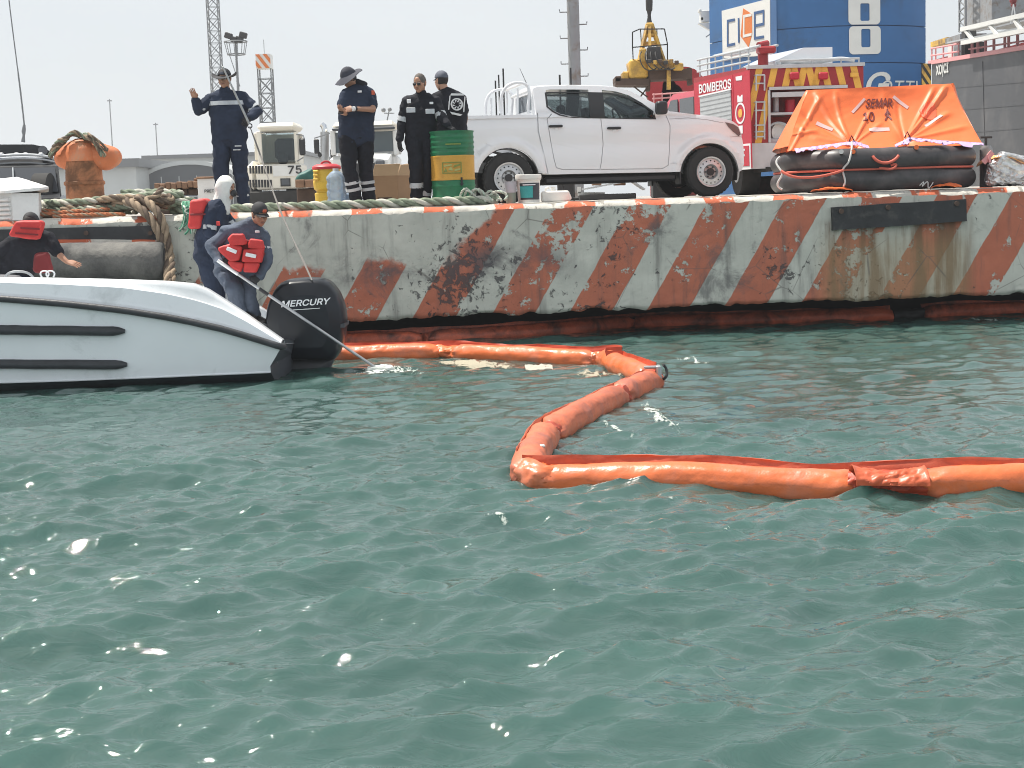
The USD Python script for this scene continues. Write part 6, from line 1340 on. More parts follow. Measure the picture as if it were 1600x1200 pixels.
for x0_, x1_ in ((515, 521), (613.5, 619)): b('cab_post', x0_, 202, x1_, 242, 0.35, 0.6, 'cab_white')
b('windscreen', 521, 203.5, 613.5, 239, 0.40, 0.44, 'windscreen_dark', 0.0)
hp = np.array([q(x, y, d) for x, y, d in ((535, 238, 0.4), (613, 238, 0.4), (540, 250, -1.3), (606, 250, -1.3), (535, 300, 0.4), (613, 300, 0.4), (540, 300, -1.3), (606, 300, -1.3), (575, 246, -1.4))]); t.part('bonnet', trimesh.convex.convex_hull(hp), 'cab_white', smooth=False)
b('grille', 555, 256, 592, 284, -1.46, -1.40, 'trim_black', 0.01)
for x in (594, 545): b('headlamp', x, 252, x + 13, 263, -1.48, -1.30, 'lamp_glass', 0.03)
b('wing', 606, 256, 636, 300, -1.0, 0.8, 'cab_white', 0.3); b('sun_visor', 518, 197, 616, 204, 0.1, 0.4, 'shed_dark', 0.02)
for px_ in (538, 612): c = q(px_, 316, -0.4); t.part('wheel', tube([c + [-0.15, 0, 0], c + [0.15, 0, 0]], 0.5, 20), 'tyre')
b('mirror', 489.5, 216.5, 496.5, 240, 0.2, 0.32, 'trim_black', 0.03); b('mirror', 495, 237, 501, 246, 0.2, 0.32, 'trim_black', 0.05); t.part('mirror_arm', tube([q(491, 216, 0.25), q(516, 208, 0.4)], 0.02, 6), 'mast_grey')
t.part('exhaust_stack', tube(np.array([q(507.5, 300, 1.9), q(507.5, 215, 1.9), q(507.3, 203, 1.9), q(506, 197, 1.9), q(502.5, 194, 1.9)]), 0.085, 12), 'chrome', smooth=60); t.part('heat_shield', tube([q(507.5, 256, 1.9), q(507.5, 206, 1.9)], 0.13, 12), 'galvanised'); b('air_filter', 509, 229, 515.5, 258, 1.2, 1.5, 'trim_black', 0.05)
t.part('roof_aerial', [tube([q(605, 188, 0.8), q(608, 172, 0.8)], 0.02, 5), tube([q(600, 177, 0.8), q(616, 177, 0.8)], 0.015, 5), sph(q(599, 172, 0.8), 0.07, 1), sph(q(609, 171, 0.8), 0.06, 1)], 'mast_grey')
# yellow container spreader hanging from its hook
D = 41.0
sp = thing('crane_spreader', 'yellow and brown lifting spreader hanging from a hook above the pickup bonnet', 'lifting gear', W(1014, 140, D))
zq = lambda x, y, d=0: W(860 + x / 4.21, y / 4.21, D + d)
def sbar(a, b_, w, h, m, n, d0=0, d1=0): sp.part(n, bar(zq(*a, d0), zq(*b_, d1), w, h), m, smooth=False)
sp.part('hook_block', mhull([(zq(650, -40), 0.10), (zq(650, 60), 0.085)]), 'dark_steel'); sp.part('hook_cable', tube([zq(648, -40), zq(648, -40) + [0, 0, 9]], 0.03, 8), 'dark_steel'); sp.part('hook', tube([zq(650, 60), zq(650, 100), zq(650, 125), zq(650, 160)], [0.07, 0.045, 0.055, 0.085], 10), 'dark_steel')
for (a, b_) in (((640, 160), (585, 400)), ((664, 160), (745, 400)), ((652, 160), (655, 330))):
    for d in (-0.4, 0.4): sbar(a, b_, 0.075, 0.10, 'machine_yellow', 'frame_leg', d * 0.2, d)
sp.part('head_plate', box(zq(652, 185), (0.20, 0.3, 0.26), 0.03), 'machine_yellow'); sbar((612, 290), (700, 282), 0.5, 0.07, 'machine_yellow', 'cross_beam'); sbar((628, 235), (682, 232), 0.4, 0.06, 'machine_yellow', 'cross_beam')
sp.part('control_box', box(zq(680, 355, -0.45), (0.34, 0.3, 0.36), 0.02), 'dark_steel'); sp.part('motor_box', box(zq(608, 365, -0.4), (0.17, 0.3, 0.34), 0.03), 'machine_yellow')
cg = [(540, 212), (585, 192), (750, 190), (770, 290), (770, 395), (545, 405), (540, 310)]
for a, b_ in ((0, 1), (1, 2), (2, 3), (3, 4), (5, 6), (6, 0)): sbar(cg[a], cg[b_], 0.028, 0.028, 'dark_steel', 'guard_rail', -0.4, -0.4)
sbar((540, 312), (770, 292), 0.028, 0.028, 'dark_steel', 'guard_rail', -0.4, -0.4); sbar((592, 195), (600, 300), 0.026, 0.026, 'dark_steel', 'guard_rail', 0.4, 0.4); sbar((700, 192), (705, 290), 0.026, 0.026, 'dark_steel', 'guard_rail', 0.4, 0.4)
sp.part('gear_housing', rough_up(mtri(box(zq(572, 462), (0.50, 0.9, 0.52), 0.07)).refine_to_length(0.07), 0.03, 7, 3), 'machine_yellow', smooth=40); sp.part('gear_housing', box(zq(718, 432, -0.2), (0.66, 0.8, 0.24), 0.04), 'machine_yellow'); sp.part('gear_housing', box(zq(833, 444, -0.3), (0.27, 0.6, 0.19), 0.03), 'machine_yellow')
sp.part('end_block', box(zq(490, 508), (0.18, 0.7, 0.25), 0.03), 'machine_yellow'); sp.part('end_block', box(zq(438, 528), (0.16, 0.9, 0.15), 0.02), 'rust_brown')
sbar((420, 545), (640, 548), 0.9, 0.17, 'rust_brown', 'main_beam'); sbar((636, 502), (920, 490), 0.8, 0.25, 'rust_brown', 'main_beam'); sbar((645, 470), (640, 600), 0.09, 0.4, 'rust_brown', 'drop_arm'); sbar((905, 450), (918, 560), 0.10, 0.4, 'rust_brown', 'drop_arm'); sbar((778, 440), (778, 590), 0.10, 0.15, 'machine_yellow', 'drop_arm', -0.5, -0.5)
for a, b_ in (((550, 570), (640, 640)), ((640, 570), (590, 640))): sbar(a, b_, 0.035, 0.035, 'rust_brown', 'chain_stay')
for k in range(6): sp.part('hydraulic_box', box(zq(650 + k * 36, 402 + (k % 2) * 10, -0.7), (0.11, 0.12, 0.10), 0.015), ('dark_steel', 'machine_yellow', 'rust_brown')[k % 3])
for k in range(4): sp.part('hydraulic_hose', tube(spline([zq(600 + k * 30, 340, -0.6), zq(592 + k * 38, 400, -0.75), zq(620 + k * 45, 450, -0.7), zq(700 + k * 40, 445, -0.65)], 20), 0.016, 6), 'dark_steel')
# red winch with a white rail below it
D = 44.0; wn = thing('red_winch', 'red winch with two drums behind a pale handrail under the spreader', 'winch', W(1050, 300, D) * [1, 1, 0] + [0, 0, QTOP])
zq = lambda x, y, d=0: W(860 + x / 4.21, y / 4.21, D + d)
wn.part('deck_house', box(((zq(690, 700)[0] + zq(960, 700)[0]) / 2, D + 1.2, (QTOP + zq(800, 690)[2]) / 2), (zq(960, 0)[0] - zq(690, 0)[0], 2.0, zq(800, 690)[2] - QTOP), 0.03), 'ship_red')
for x, y, r in ((722, 605, 0.40), (868, 592, 0.56), (790, 630, 0.28)):
    c = zq(x, y, 1.0); wn.part('winch_drum', tube([c - [0, 0.4, 0], c + [0, 0.3, 0]], r, 24), 'ship_red'); wn.part('drum_flange', tube([c - [0, 0.44, 0], c - [0, 0.38, 0]], r * 1.12, 24), 'fire_maroon')
for y in (618, 645): wn.part('handrail', tube([zq(670, y + 4, -0.1), zq(945, y - 14, -0.1)], 0.024, 6), 'rail_pink')
for x in (680, 735, 790, 850, 900, 940): wn.part('rail_post', tube([zq(x, 612 + (690 - x) * 0.05, -0.1), zq(x, 700, -0.1)], 0.020, 6), 'rail_pink')
# cargo ship behind the raft
D = 58.0
ship = thing('cargo_ship', 'dark grey ship hull with red deck rails and a white gangway', 'ship', (18, 60, 0))
hp0, hp1 = W(1456, 98, D), W(1600, 75, D - 9)
hd = nrm((hp1 - hp0) * [1, 1, 0]); HPL = Plane(np.r_[hp0[:2], 0], hd); hn = HPL.n if HPL.n @ (CAM - HPL.p0) > 0 else -HPL.n
def hpl(o): return Plane(HPL.p0 + hn * o, hd)
def hpt(px, py, o=0.0): q = hpl(o); s, z = q.uv(px, py); return q.p0 * [1, 1, 0] + q.d * s + np.array([0, 0, z + QTOP])
Ztop = hp0[2]; Lh = 26.0
prof = [(0.0, -0.6), (0.0, Ztop), (Lh, Ztop + (hp1[2] - hp0[2]) / np.linalg.norm((hp1 - hp0)[:2]) * Lh), (Lh, -0.6)]
t = extr(prof, 12.0); v = np.array(t.vertices); t.vertices = np.r_[hp0[:2], 0] + v[:, :1] * HPL.d - hn * v[:, 1:2] + np.array([0, 0, 1.0]) * v[:, 2:]; t.fix_normals(); ship.part('hull', t, 'hull_grey', smooth=False)
for ya, yb in ((140, 128), (212, 200), (175, 164)): ship.part('weld_seam', bar(hpt(1456, ya, 0.01), hpt(1660, yb - 5, 0.01), 0.004, 0.02), 'hull_grey', smooth=False)
for px in (1535,): ship.part('weld_seam', bar(hpt(px, 96, 0.01), hpt(px + 4, 240, 0.01), 0.014, 0.02), 'hull_grey', smooth=False)
ship.part('bulwark_cap', bar(hpt(1455, 98, -0.05), hpt(1680, 62, -0.05), 0.25, 0.14), 'rail_pink', smooth=False)
def hbox(x0, y0, x1, y1, o0, o1, m, n):
    a, c = hpt(x0, y1, o1), hpt(x1, y0, o1); s0, s1 = (a - HPL.p0) @ HPL.d, (c - HPL.p0) @ HPL.d; cc = HPL.p0 * [1, 1, 0] + HPL.d * (s0 + s1) / 2 + hn * (o0 + o1) / 2; cc[2] = (a[2] + c[2]) / 2
    tt = trimesh.creation.box(extents=(abs(s1 - s0), abs(o1 - o0), abs(c[2] - a[2]))); T = np.eye(4); T[:3, 0], T[:3, 1], T[:3, 3] = HPL.d, np.cross([0, 0, 1.0], HPL.d), cc; tt.apply_transform(T); ship.part(n, tt, m, smooth=False)
hbox(1456, 82, 1500, 97, -3.0, -2.5, 'ship_red', 'hatch_coaming'); hbox(1512, 58, 1680, 90, -2.2, -1.6, 'ship_red', 'hatch_coaming'); hbox(1454, 58, 1479, 74, -1.8, -1.0, 'machine_yellow', 'deck_box'); hbox(1477, 53, 1500, 69, -2.0, -1.0, 'steel_grey', 'deck_box'); hbox(1481, 70, 1490, 98, -0.8, -0.5, 'sign_white', 'vent_pipe')
hbox(1502, 48, 1508, 92, -0.6, -0.2, 'dark_steel', 'gangway_post'); hbox(1502, 66, 1517, 92, -1.2, -0.7, 'dark_steel', 'gangway_turntable')
for ya, yb in ((76, 68), (87, 80)): ship.part('deck_rail', tube([hpt(1455, ya, -0.1), hpt(1500, yb, -0.1)], 0.035, 6), 'rail_pink')
for px in (1456, 1462, 1474, 1488, 1498): ship.part('rail_post', tube([hpt(px, 77 - (px - 1455) * 0.17, -0.1), hpt(px, 98, -0.1)], 0.03, 6), 'rail_pink')
for px in (1519, 1528, 1540, 1553, 1570, 1576, 1590, 1604, 1618): ship.part('frame_post', tube([hpt(px, 66 - (px - 1519) * 0.16, -0.3), hpt(px, 90 - (px - 1519) * 0.15, -0.3)], 0.05, 6), 'rail_pink')
ship.part('frame_rail', tube([hpt(1514, 77, -0.3), hpt(1680, 52, -0.3)], 0.035, 6), 'rail_pink')
gl = [(1504, 67), (1690, 30)], [(1503, 46), (1690, 3)]
for (a, b_) in gl: ship.part('gangway_chord', bar(hpt(*a, 0.3), hpt(*b_, 0.3), 0.14), 'sign_white', smooth=False); ship.part('gangway_chord', bar(hpt(*a, -0.9), hpt(*b_, -0.9), 0.10), 'sign_white', smooth=False)
for k in range(6):
    s0 = 1508 + k * 38; y_b = lambda x: 67 - (x - 1504) * 0.199; y_t = lambda x: 46 - (x - 1503) * 0.23
    ship.part('gangway_diagonal', bar(hpt(s0, y_t(s0) + 1, 0.3), hpt(s0 + 13, y_b(s0 + 13), 0.3), 0.11), 'sign_white', smooth=False); ship.part('gangway_net', bar(hpt(s0 + 3, y_t(s0) + 8, -0.9), hpt(s0 + 38, y_t(s0 + 38) + 8, -0.9), 0.05), 'steel_grey', smooth=False)
ship.part('gangway_deck', bar(hpt(1504, 66, -0.3), hpt(1690, 29, -0.3), 1.1, 0.05), 'alu_grey', smooth=False)
hbox(1506, -60, 1550, 48, -7.5, -4.5, 'steel_grey', 'crane_house')
for k in range(14): ship.part('lattice_brace', bar(hpt(1499 + 10 * (k % 2), 50 - k * 8, -4.0), hpt(1509 - 10 * (k % 2), 42 - k * 8, -4.0), 0.05), 'mast_grey', smooth=False)
for px in (1499, 1509): ship.part('lattice_leg', bar(hpt(px, 50, -4.0), hpt(px, -62, -4.0), 0.07), 'mast_grey', smooth=False)
ship.part('hoist_cable', [tube([hpt(1583, -40, -1), hpt(1583.5, 6, -1)], 0.03, 5), tube([hpt(1583.5, 6, -1), hpt(1579, 38, -0.3)], 0.02, 5), tube([hpt(1583.5, 6, -1), hpt(1588, 36, -0.3)], 0.02, 5)], 'mast_grey'); ship.part('hoist_hook', [sph(hpt(1583, 1, -1), 0.12, 2), sph(hpt(1583.5, 8, -1), 0.09, 2)], 'ship_red')
tx = text('XO|CI', 0.34, 0.02, True, 0.0, 1.0); ship.part('lettering', place(tx, hpt(1463, 117.5, 0.02), HPL.d, (0, 0, 1)), 'sign_white', smooth=False)
# black and yellow striped bumper at the foot of the blue tower
sb = thing('striped_barrier', 'black and yellow striped plate between the blue tower and the ship', 'barrier', W(1447, 300, 43.9) * [1, 1, 0] + [0, 0, QTOP])
a, c = W(1440.5, 133, 43.9), W(1455, 99, 43.9); sb.part('plate', box(((a[0] + c[0]) / 2, 43.95, (a[2] - 2.2 + c[2]) / 2), (c[0] - a[0], 0.06, c[2] - a[2] + 2.2)), 'trim_black', smooth=False)
for k in range(-9, 4):
    z0 = a[2] + k * 0.30; s_ = sg.Polygon([(a[0], z0 + 0.34), (a[0], z0 + 0.50), (c[0], z0 + 0.10), (c[0], z0 - 0.06)]).intersection(sg.box(a[0], a[2] - 2.2, c[0], c[2]))
    if s_.area > 0.004: sb.part('stripe', mov(extr(s_, 0.01), (0, 43.905, 0)), 'machine_yellow', smooth=False)
# ------------------------------------------------------------------ things on and along the quay
# rubber strips and the fender
mat('strip_black', (0.016, 0.017, 0.019), 0.6, var=0.4, scale=5, bump=0.006, bscale=16, dirt=(0.07, 0.065, 0.06), dirt_amt=0.2)
mat('fender_rubber', (0.055, 0.055, 0.055), 0.85, var=0.4, scale=3, bump=0.012, bscale=14, dirt=(0.17, 0.165, 0.15), dirt_amt=0.55, dirt_scale=1.6)
def strip(pts, out_, th, seed):
    q = [((WQ(*a) - QO) @ QX, WQ(*a)[2]) for a in pts]; t = extr(q, th); m = tri(mtri(t).refine_to_length(0.05)); v = np.array(m.vertices)
    v[:, 1] += (meshkit.fbm(v * [5, 9, 5], 3, seed) - 0.5) * 0.018; v[:, 2] += (meshkit.fbm(v * [3, 0, 3] + 9, 3, seed) - 0.5) * 0.022
    m.vertices = QO * [1, 1, 0] + v[:, :1] * QX + QN * (v[:, 1:2] + out_) + np.array([0, 0, 1.0]) * v[:, 2:]; m.fix_normals(); return m
rs_ = quay.part('rubber_strip', strip([(1298, 324), (1507, 311), (1508, 346), (1299, 360)], -0.02, 0.085, 4), 'strip_black', smooth=40, label='black rubber strip fixed under the edge below the life raft')
for px, py in ((1312, 330), (1385, 324), (1492, 318)): rs_.part('bolt', tube([WQ(px, py) + QN * 0.05, WQ(px, py) + QN * 0.085], 0.035, 8), 'rust_brown')
rs_ = quay.part('rubber_strip', strip([(-60, 360), (246, 352), (248, 374), (-60, 382)], -0.02, 0.07, 6), 'strip_black', smooth=40, label='black channel above the large fender behind the boat')
for px in (136, 236): rs_.part('bolt', tube([WQ(px, 364) + QN * 0.03, WQ(px, 364) + QN * 0.075], 0.03, 8), 'rust_brown')
quay.part('worn_edge', strip([(60, 374), (250, 374), (252, 379), (60, 382)], -0.02, 0.09, 8), 'edge_paint', smooth=40)
c0, c1 = WQ(-120, 418, -0.16), WQ(258, 412, -0.16); d_ = nrm(c1 - c0); L_ = np.linalg.norm(c1 - c0)
ss = np.r_[np.linspace(0, L_ - 0.10, 60), L_ - 0.06, L_ - 0.03, L_ - 0.01, L_]; rad = 0.285 * np.ones(len(ss)); rad[-4:] *= [0.985, 0.95, 0.90, 0.78]
fd = rough_up(tube(c0 + d_ * ss[:, None], rad, 40), 0.014, 6, 3, 4)
fe = thing('rubber_fender', 'large worn black rubber fender on the quay wall behind the boat', 'fender', c1 - [0, 0, 0.3]); fe.part('body', fd, 'fender_rubber', smooth=50)
fe.part('end_plate', tube([c1 - d_ * 0.02, c1 + d_ * 0.012], 0.20, 24), 'strip_black'); fe.part('chain', [tube([c1 - d_ * 0.05 + [0, 0, 0.1], WQ(262, 362, -0.03)], 0.014, 6)], 'rust_brown')

# ropes: three laid strands
mat('rope_green', (0.20, 0.235, 0.17), 0.95, var=0.45, scale=16, bump=0.006, bscale=120); mat('rope_white', (0.50, 0.49, 0.42), 0.95, var=0.25, scale=20, bump=0.006, bscale=120)
mat('rope_tan', (0.30, 0.225, 0.155), 0.95, var=0.3, scale=16, bump=0.006, bscale=120); mat('rope_brown', (0.13, 0.095, 0.070), 0.95, var=0.3, scale=16, bump=0.006, bscale=120)
mat('rope_orange', (0.42, 0.15, 0.07), 0.9, var=0.25, scale=14, bump=0.004, bscale=100); mat('net_green', (0.07, 0.24, 0.15), 0.8, var=0.3, scale=20); mat('net_pale', (0.50, 0.58, 0.48), 0.9, var=0.2, scale=20)
def laid(path, r, pitch=None, n=6, strands=3, step=0.030):
    """Strands twisted round a path."""
    p = np.asarray(path, float); L = np.r_[0, np.cumsum(np.linalg.norm(np.diff(p, axis=0), axis=1))]; m = max(8, int(L[-1] / step)); s = np.linspace(0, L[-1], m)
    p = np.stack([np.interp(s, L, p[:, k]) for k in range(3)], 1); t, a, b = frame_along(p); pitch = pitch or r * 7.0; o = []
    for k in range(strands):
        ph = s / pitch * 2 * math.pi + k * 2 * math.pi / strands; q = p + (np.cos(ph)[:, None] * a + np.sin(ph)[:, None] * b) * r * 0.52
        o.append(tube(q, r * 0.56, n))
    return o
def rope(name, label, paths, r, mats, group=None, **kw):
    t = thing(name, label, 'rope', paths[0][0], group=group)
    for i, pt in enumerate(paths):
        for k, st_ in enumerate(laid(pt, r, **kw)): t.part('strand', st_, mats[k % len(mats)], smooth=60)
    return t
def edge_pt(px, py, back=0.12, up=0.0): q = WQ(px, py, back); return q
# hawser lying along the edge towards the drum
pts = [WQ(px, 0, bk) for px, bk in ((250, 0.5), (300, 0.30), (420, 0.25), (520, 0.17), (620, 0.20), (700, 0.16), (765, 0.24))]
pts = np.array([[p[0], p[1], QTOP + 0.055] for p in pts]); rope('hawser', 'thick green and white laid hawser lying along the quay edge as far as the drum', [spline(pts, 160)], 0.062, ['rope_green', 'rope_white', 'rope_green'])
ends = []
rng = np.random.default_rng(4); e0 = np.array([WQ(742, 0, 0.2)[0], WQ(742, 0, 0.2)[1], QTOP + 0.08])
for k in range(7):
    a = rng.uniform(-0.3, 0.25, 2); ends.append(spline([e0 + [-0.3 + 0.07 * k, 0.05, 0.0], e0 + [-0.25 + 0.07 * k + a[0] * 0.3, a[1] * 0.3, rng.uniform(0.02, 0.13)], e0 + [-0.1 + 0.07 * k, a[0] * 0.3, rng.uniform(-0.04, 0.05)], e0 + [0.05 * k, -0.05, -0.03]], 24))
rope('rope_tail', 'frayed pale rope end heaped at the foot of the green drum', ends, 0.020, ['rope_white', 'rope_white', 'net_pale'])
# heap at the bollard
def loops(cx, cy, n, ax, ay, z0, dz, seed, m=140):
    rng = np.random.default_rng(seed); t = np.linspace(0, n * 2 * math.pi, m); w1 = gaussian_filter(rng.normal(size=m), 6) * 1.6; w2 = gaussian_filter(rng.normal(size=m), 6) * 1.6; w3 = gaussian_filter(rng.normal(size=m), 5)
    return np.stack([cx + (ax + w1 * ax * 0.5) * np.cos(t), cy + (ay + w2 * ay * 0.5) * np.sin(t), z0 + dz * t / t[-1] + np.abs(w3) * 0.10], 1)
c = WQ(150, 320, 0.75); rope('mooring_rope', 'heap of green and pale mooring rope coiled round the foot of the bollard', [loops(c[0], c[1], 3.2, 0.62, 0.30, QTOP + 0.06, 0.16, 3), loops(c[0] + 0.55, c[1] - 0.1, 2.3, 0.60, 0.26, QTOP + 0.07, 0.20, 5)], 0.052, ['rope_green', 'rope_white', 'rope_green'])
c = WQ(215, 325, 0.40); rope('mooring_rope', 'tangled tan rope over the heap right of the bollard', [loops(c[0], c[1], 2.2, 0.40, 0.20, QTOP + 0.10, 0.12, 9), loops(c[0] - 0.6, c[1] + 0.05, 1.6, 0.34, 0.15, QTOP + 0.06, 0.12, 12)], 0.048, ['rope_tan', 'rope_brown', 'rope_tan'])
c = WQ(105, 330, 0.35); rope('orange_line', 'thin faded orange line lying along the edge left of the rope heap', [loops(c[0], c[1], 2.5, 0.42, 0.10, QTOP + 0.03, 0.05, 15), spline([WQ(60, 0, 0.2) * [1, 1, 0] + [0, 0, QTOP + 0.03], WQ(110, 0, 0.15) * [1, 1, 0] + [0, 0, QTOP + 0.04], WQ(175, 0, 0.2) * [1, 1, 0] + [0, 0, QTOP + 0.03]], 60)], 0.026, ['rope_orange', 'rope_orange', 'rope_tan'])
c = WQ(185, 320, 0.30); rope('brown_line', 'dark brown rope looped on the quay edge beside the hanging strands', [loops(c[0] + 0.45, c[1] - 0.05, 2.0, 0.25, 0.14, QTOP + 0.12, 0.10, 21)], 0.042, ['rope_brown', 'rope_brown', 'rope_tan'])
hang = []
for pts in ([(196, 316, 0.35), (214, 322, 0.02), (232, 338, -0.07), (247, 362, -0.10), (257, 395, -0.14), (262, 430, -0.45), (262, 462, -0.6)], [(216, 310, 0.30), (232, 317, 0.02), (247, 333, -0.07), (258, 360, -0.09), (265, 395, -0.14), (268, 430, -0.42), (268, 462, -0.55)]):
    hang.append(spline([WQ(a, b, k) for a, b, k in pts], 90))
rope('hanging_rope', 'doubled tan mooring rope hanging over the edge down towards the boat', hang, 0.055, ['rope_tan', 'rope_brown', 'rope_tan'])
nt = thing('net_strands', 'frayed green and pale netting hanging over the quay edge behind the hooded crew member', 'net', WQ(305, 330, -0.05)); rng = np.random.default_rng(12)
for k in range(26):
    x0 = rng.uniform(284, 326); y1 = rng.uniform(335, 378) - abs(x0 - 308) * 0.7; q = [WQ(x0 + rng.normal(0, 3), 316, 0.12), WQ(x0, 322, -0.03), WQ(x0 + rng.normal(0, 4), (322 + y1) / 2, -0.06 - rng.uniform(0, 0.03)), WQ(x0 + rng.normal(0, 5), y1, -0.05)]
    nt.part('strand', tube(spline(q, 14), rng.uniform(0.007, 0.016), 6), 'net_green' if k % 3 == 0 else 'net_pale', smooth=60)
# bollard
mat('bollard_orange', (0.62, 0.19, 0.075), 0.6, var=0.15, scale=3, bump=0.006, bscale=12, dirt=(0.40, 0.30, 0.20), dirt_amt=0.30, dirt_scale=3.0)
mat('bollard_rust', (0.50, 0.20, 0.09), 0.8, var=0.25, scale=4, bump=0.006, bscale=14, dirt=(0.15, 0.065, 0.028), dirt_amt=0.62, dirt_scale=2.6)
DBo = 21.7; bc = W(133, 300, DBo); bl = thing('bollard', 'big rusty orange mooring bollard with two horns and rope wrapped over its top', 'bollard', (bc[0], DBo, QTOP))
zz_ = lambda py: W(133, py, DBo)[2]
rb = (W(160, 260, DBo)[0] - W(103, 260, DBo)[0]) / 2; zb_, zt_ = QTOP, zz_(218)
bl.part('column', lathe([(0.001, zb_), (rb * 1.42, zb_), (rb * 1.42, zb_ + 0.05), (rb * 1.04, zb_ + 0.11), (rb * 1.02, zz_(290)), (rb * 1.10, zz_(288)), (rb * 1.10, zz_(284)), (rb, zz_(282)), (rb * 0.97, zz_(262)), (rb * 0.98, zz_(246)), (rb * 0.90, zz_(232)), (rb * 0.70, zz_(222)), (rb * 0.36, zz_(216.5)), (0.001, zz_(215))], 48, (bc[0], DBo, 0)), 'bollard_rust', smooth=45)
hz = zz_(243)
for sx_, px in ((-1, 101), (1, 174)):
    x1 = W(px, 243, DBo)[0]; h_ = m3.Manifold.batch_hull([msph((bc[0] + sx_ * 0.10, DBo, hz + 0.03), 0.185, 24), msph((x1, DBo, hz - 0.03), 0.145, 24), msph((x1 + sx_ * -0.08, DBo, hz - 0.05), 0.165, 24)]); bl.part('horn', rough_up(h_.refine_to_length(0.04), 0.006, 7), 'bollard_orange', smooth=60)
bl.part('head', lathe([(0.001, zz_(252)), (rb * 0.96, zz_(252)), (rb * 0.99, zz_(240)), (rb * 0.86, zz_(228)), (rb * 0.5, zz_(219)), (0.001, zz_(216.5))], 40, (bc[0], DBo - 0.012, 0)), 'bollard_orange', smooth=60)
top = []
rng = np.random.default_rng(6)
for k in range(6):
    t = np.linspace(-1, 1, 40); yy = DBo - 0.26 + k * 0.075; top.append(np.stack([bc[0] - 0.02 + t * (0.36 + 0.03 * (k % 2)), yy + 0.03 * np.sin(t * 4 + k), zz_(213) - 0.30 * np.abs(t) ** 2.1 + 0.025 * np.cos(t * 9 + k) + 0.03], 1))
rope('bollard_rope', 'weathered rope wrapped over the top of the orange bollard', top[:4], 0.028, ['rope_brown', 'rope_tan', 'rope_green'])
rope('bollard_rope', 'loose looped rope end dangling from the right horn of the bollard', [spline([[bc[0] + 0.15, DBo - 0.2, zz_(214)], [bc[0] + 0.30, DBo - 0.27, zz_(222)], [bc[0] + 0.42, DBo - 0.26, zz_(238)], [bc[0] + 0.33, DBo - 0.28, zz_(232)], [bc[0] + 0.24, DBo - 0.26, zz_(220)]], 60)], 0.020, ['rope_brown', 'rope_tan', 'rope_brown'])
# white foam box under a sheet
mat('styro', (0.70, 0.69, 0.67), 0.85, var=0.05, scale=6, bump=0.004, bscale=40)
a, b = WQ(20, 336, 0.08), WQ(60, 334, 0.08); zt_ = WQ(40, 301, 0.08)[2]
fb = thing('foam_box', 'white foam box under a peaked white sheet at the left edge of the quay', 'box', a)
bb = np.array([[a[0], a[1], QTOP], [b[0], b[1], QTOP], [b[0] + 0.02, b[1], zt_ - 0.01], [a[0] + 0.0, a[1], zt_], [a[0] - 0.55, a[1] + 0.35, QTOP], [a[0] - 0.55, a[1] + 0.35, zt_], [b[0] - 0.1, b[1] + 0.5, QTOP], [b[0] - 0.1, b[1] + 0.5, zt_]])
fb.part('box', trimesh.convex.convex_hull(bb), 'styro', smooth=False)
for k in range(5): z = QTOP + 0.03 + k * 0.058; fb.part('ridge', tube([[a[0] - 0.55, a[1] + 0.335, z], [a[0] - 0.03, a[1] - 0.0, z]], 0.022, 8), 'styro')
lid = np.array([a + [-0.62, 0.34, 0], a + [-0.06, -0.04, 0], b + [0.05, -0.04, 0.02], b + [0.12, 0.10, 0.035], b + [0.0, 0.5, 0], a + [-0.55, 0.5, 0]]); lid[:, 2] += zt_ - QTOP - 0.0
lid = np.vstack([lid, lid + [0, 0, 0.03], [a + np.array([-0.36, 0.30, 0]) + [0, 0, zt_ - QTOP + 0.19], a + np.array([0.02, 0.22, 0]) + [0, 0, zt_ - QTOP + 0.205], b + np.array([-0.10, 0.25, 0]) + [0, 0, zt_ - QTOP + 0.10]]])
lid[:, 2] += QTOP - a[2]
fb.part('sheet', rough_up(mtri(trimesh.convex.convex_hull(lid)).refine_to_length(0.05), 0.012, 6, 4), 'styro', smooth=30)
# dark vehicle at the left with roof rack and whip aerial
mat('suv_black', (0.022, 0.023, 0.026), 0.35, coat=0.5, dirt=(0.08, 0.075, 0.07), dirt_amt=0.3)
Dv = 25.0; vq = lambda px, py, d=0: W(px, py, Dv + d)
sv = thing('dark_vehicle', 'dark off-road vehicle with a roof rack cut off by the left edge', 'car', vq(20, 300) * [1, 1, 0] + [0, 0, QTOP])
def vb(x0, y0, x1, y1, d0, d1, bev): a, c = vq(x0, y1), vq(x1, y0); return box(((a[0] + c[0]) / 2, Dv + (d0 + d1) / 2, (a[2] + c[2]) / 2), (abs(c[0] - a[0]), d1 - d0, abs(c[2] - a[2])), bev)
hullp = np.array([vq(x, y, d) for x, y, d in ((-110, 262, 0.02), (91, 259, 0.02), (96, 306, -0.25), (-116, 309, -0.25), (-110, 262, 3.2), (91, 259, 3.2), (96, 306, 3.4), (-116, 309, 3.4), (-104, 248, 0.35), (84, 246, 0.35), (-104, 248, 3.0), (84, 246, 3.0))])
sv.part('cabin', trimesh.convex.convex_hull(hullp), 'suv_black', smooth=25)
wp = np.array([vq(x, y, d) for x, y, d in ((-104, 265, -0.02), (86, 262, -0.02), (91, 300, -0.24), (-109, 303, -0.24))]); n_ = np.array([0, -1, 0.3]) * 0.02; sv.part('windscreen', trimesh.convex.convex_hull(np.vstack([wp + n_, wp + n_ * 0.4])), 'lamp_glass', smooth=False)
sv.part('lower_body', vb(-120, 305, 100, 330, -1.2, 3.4, 0.08), 'suv_black'); 
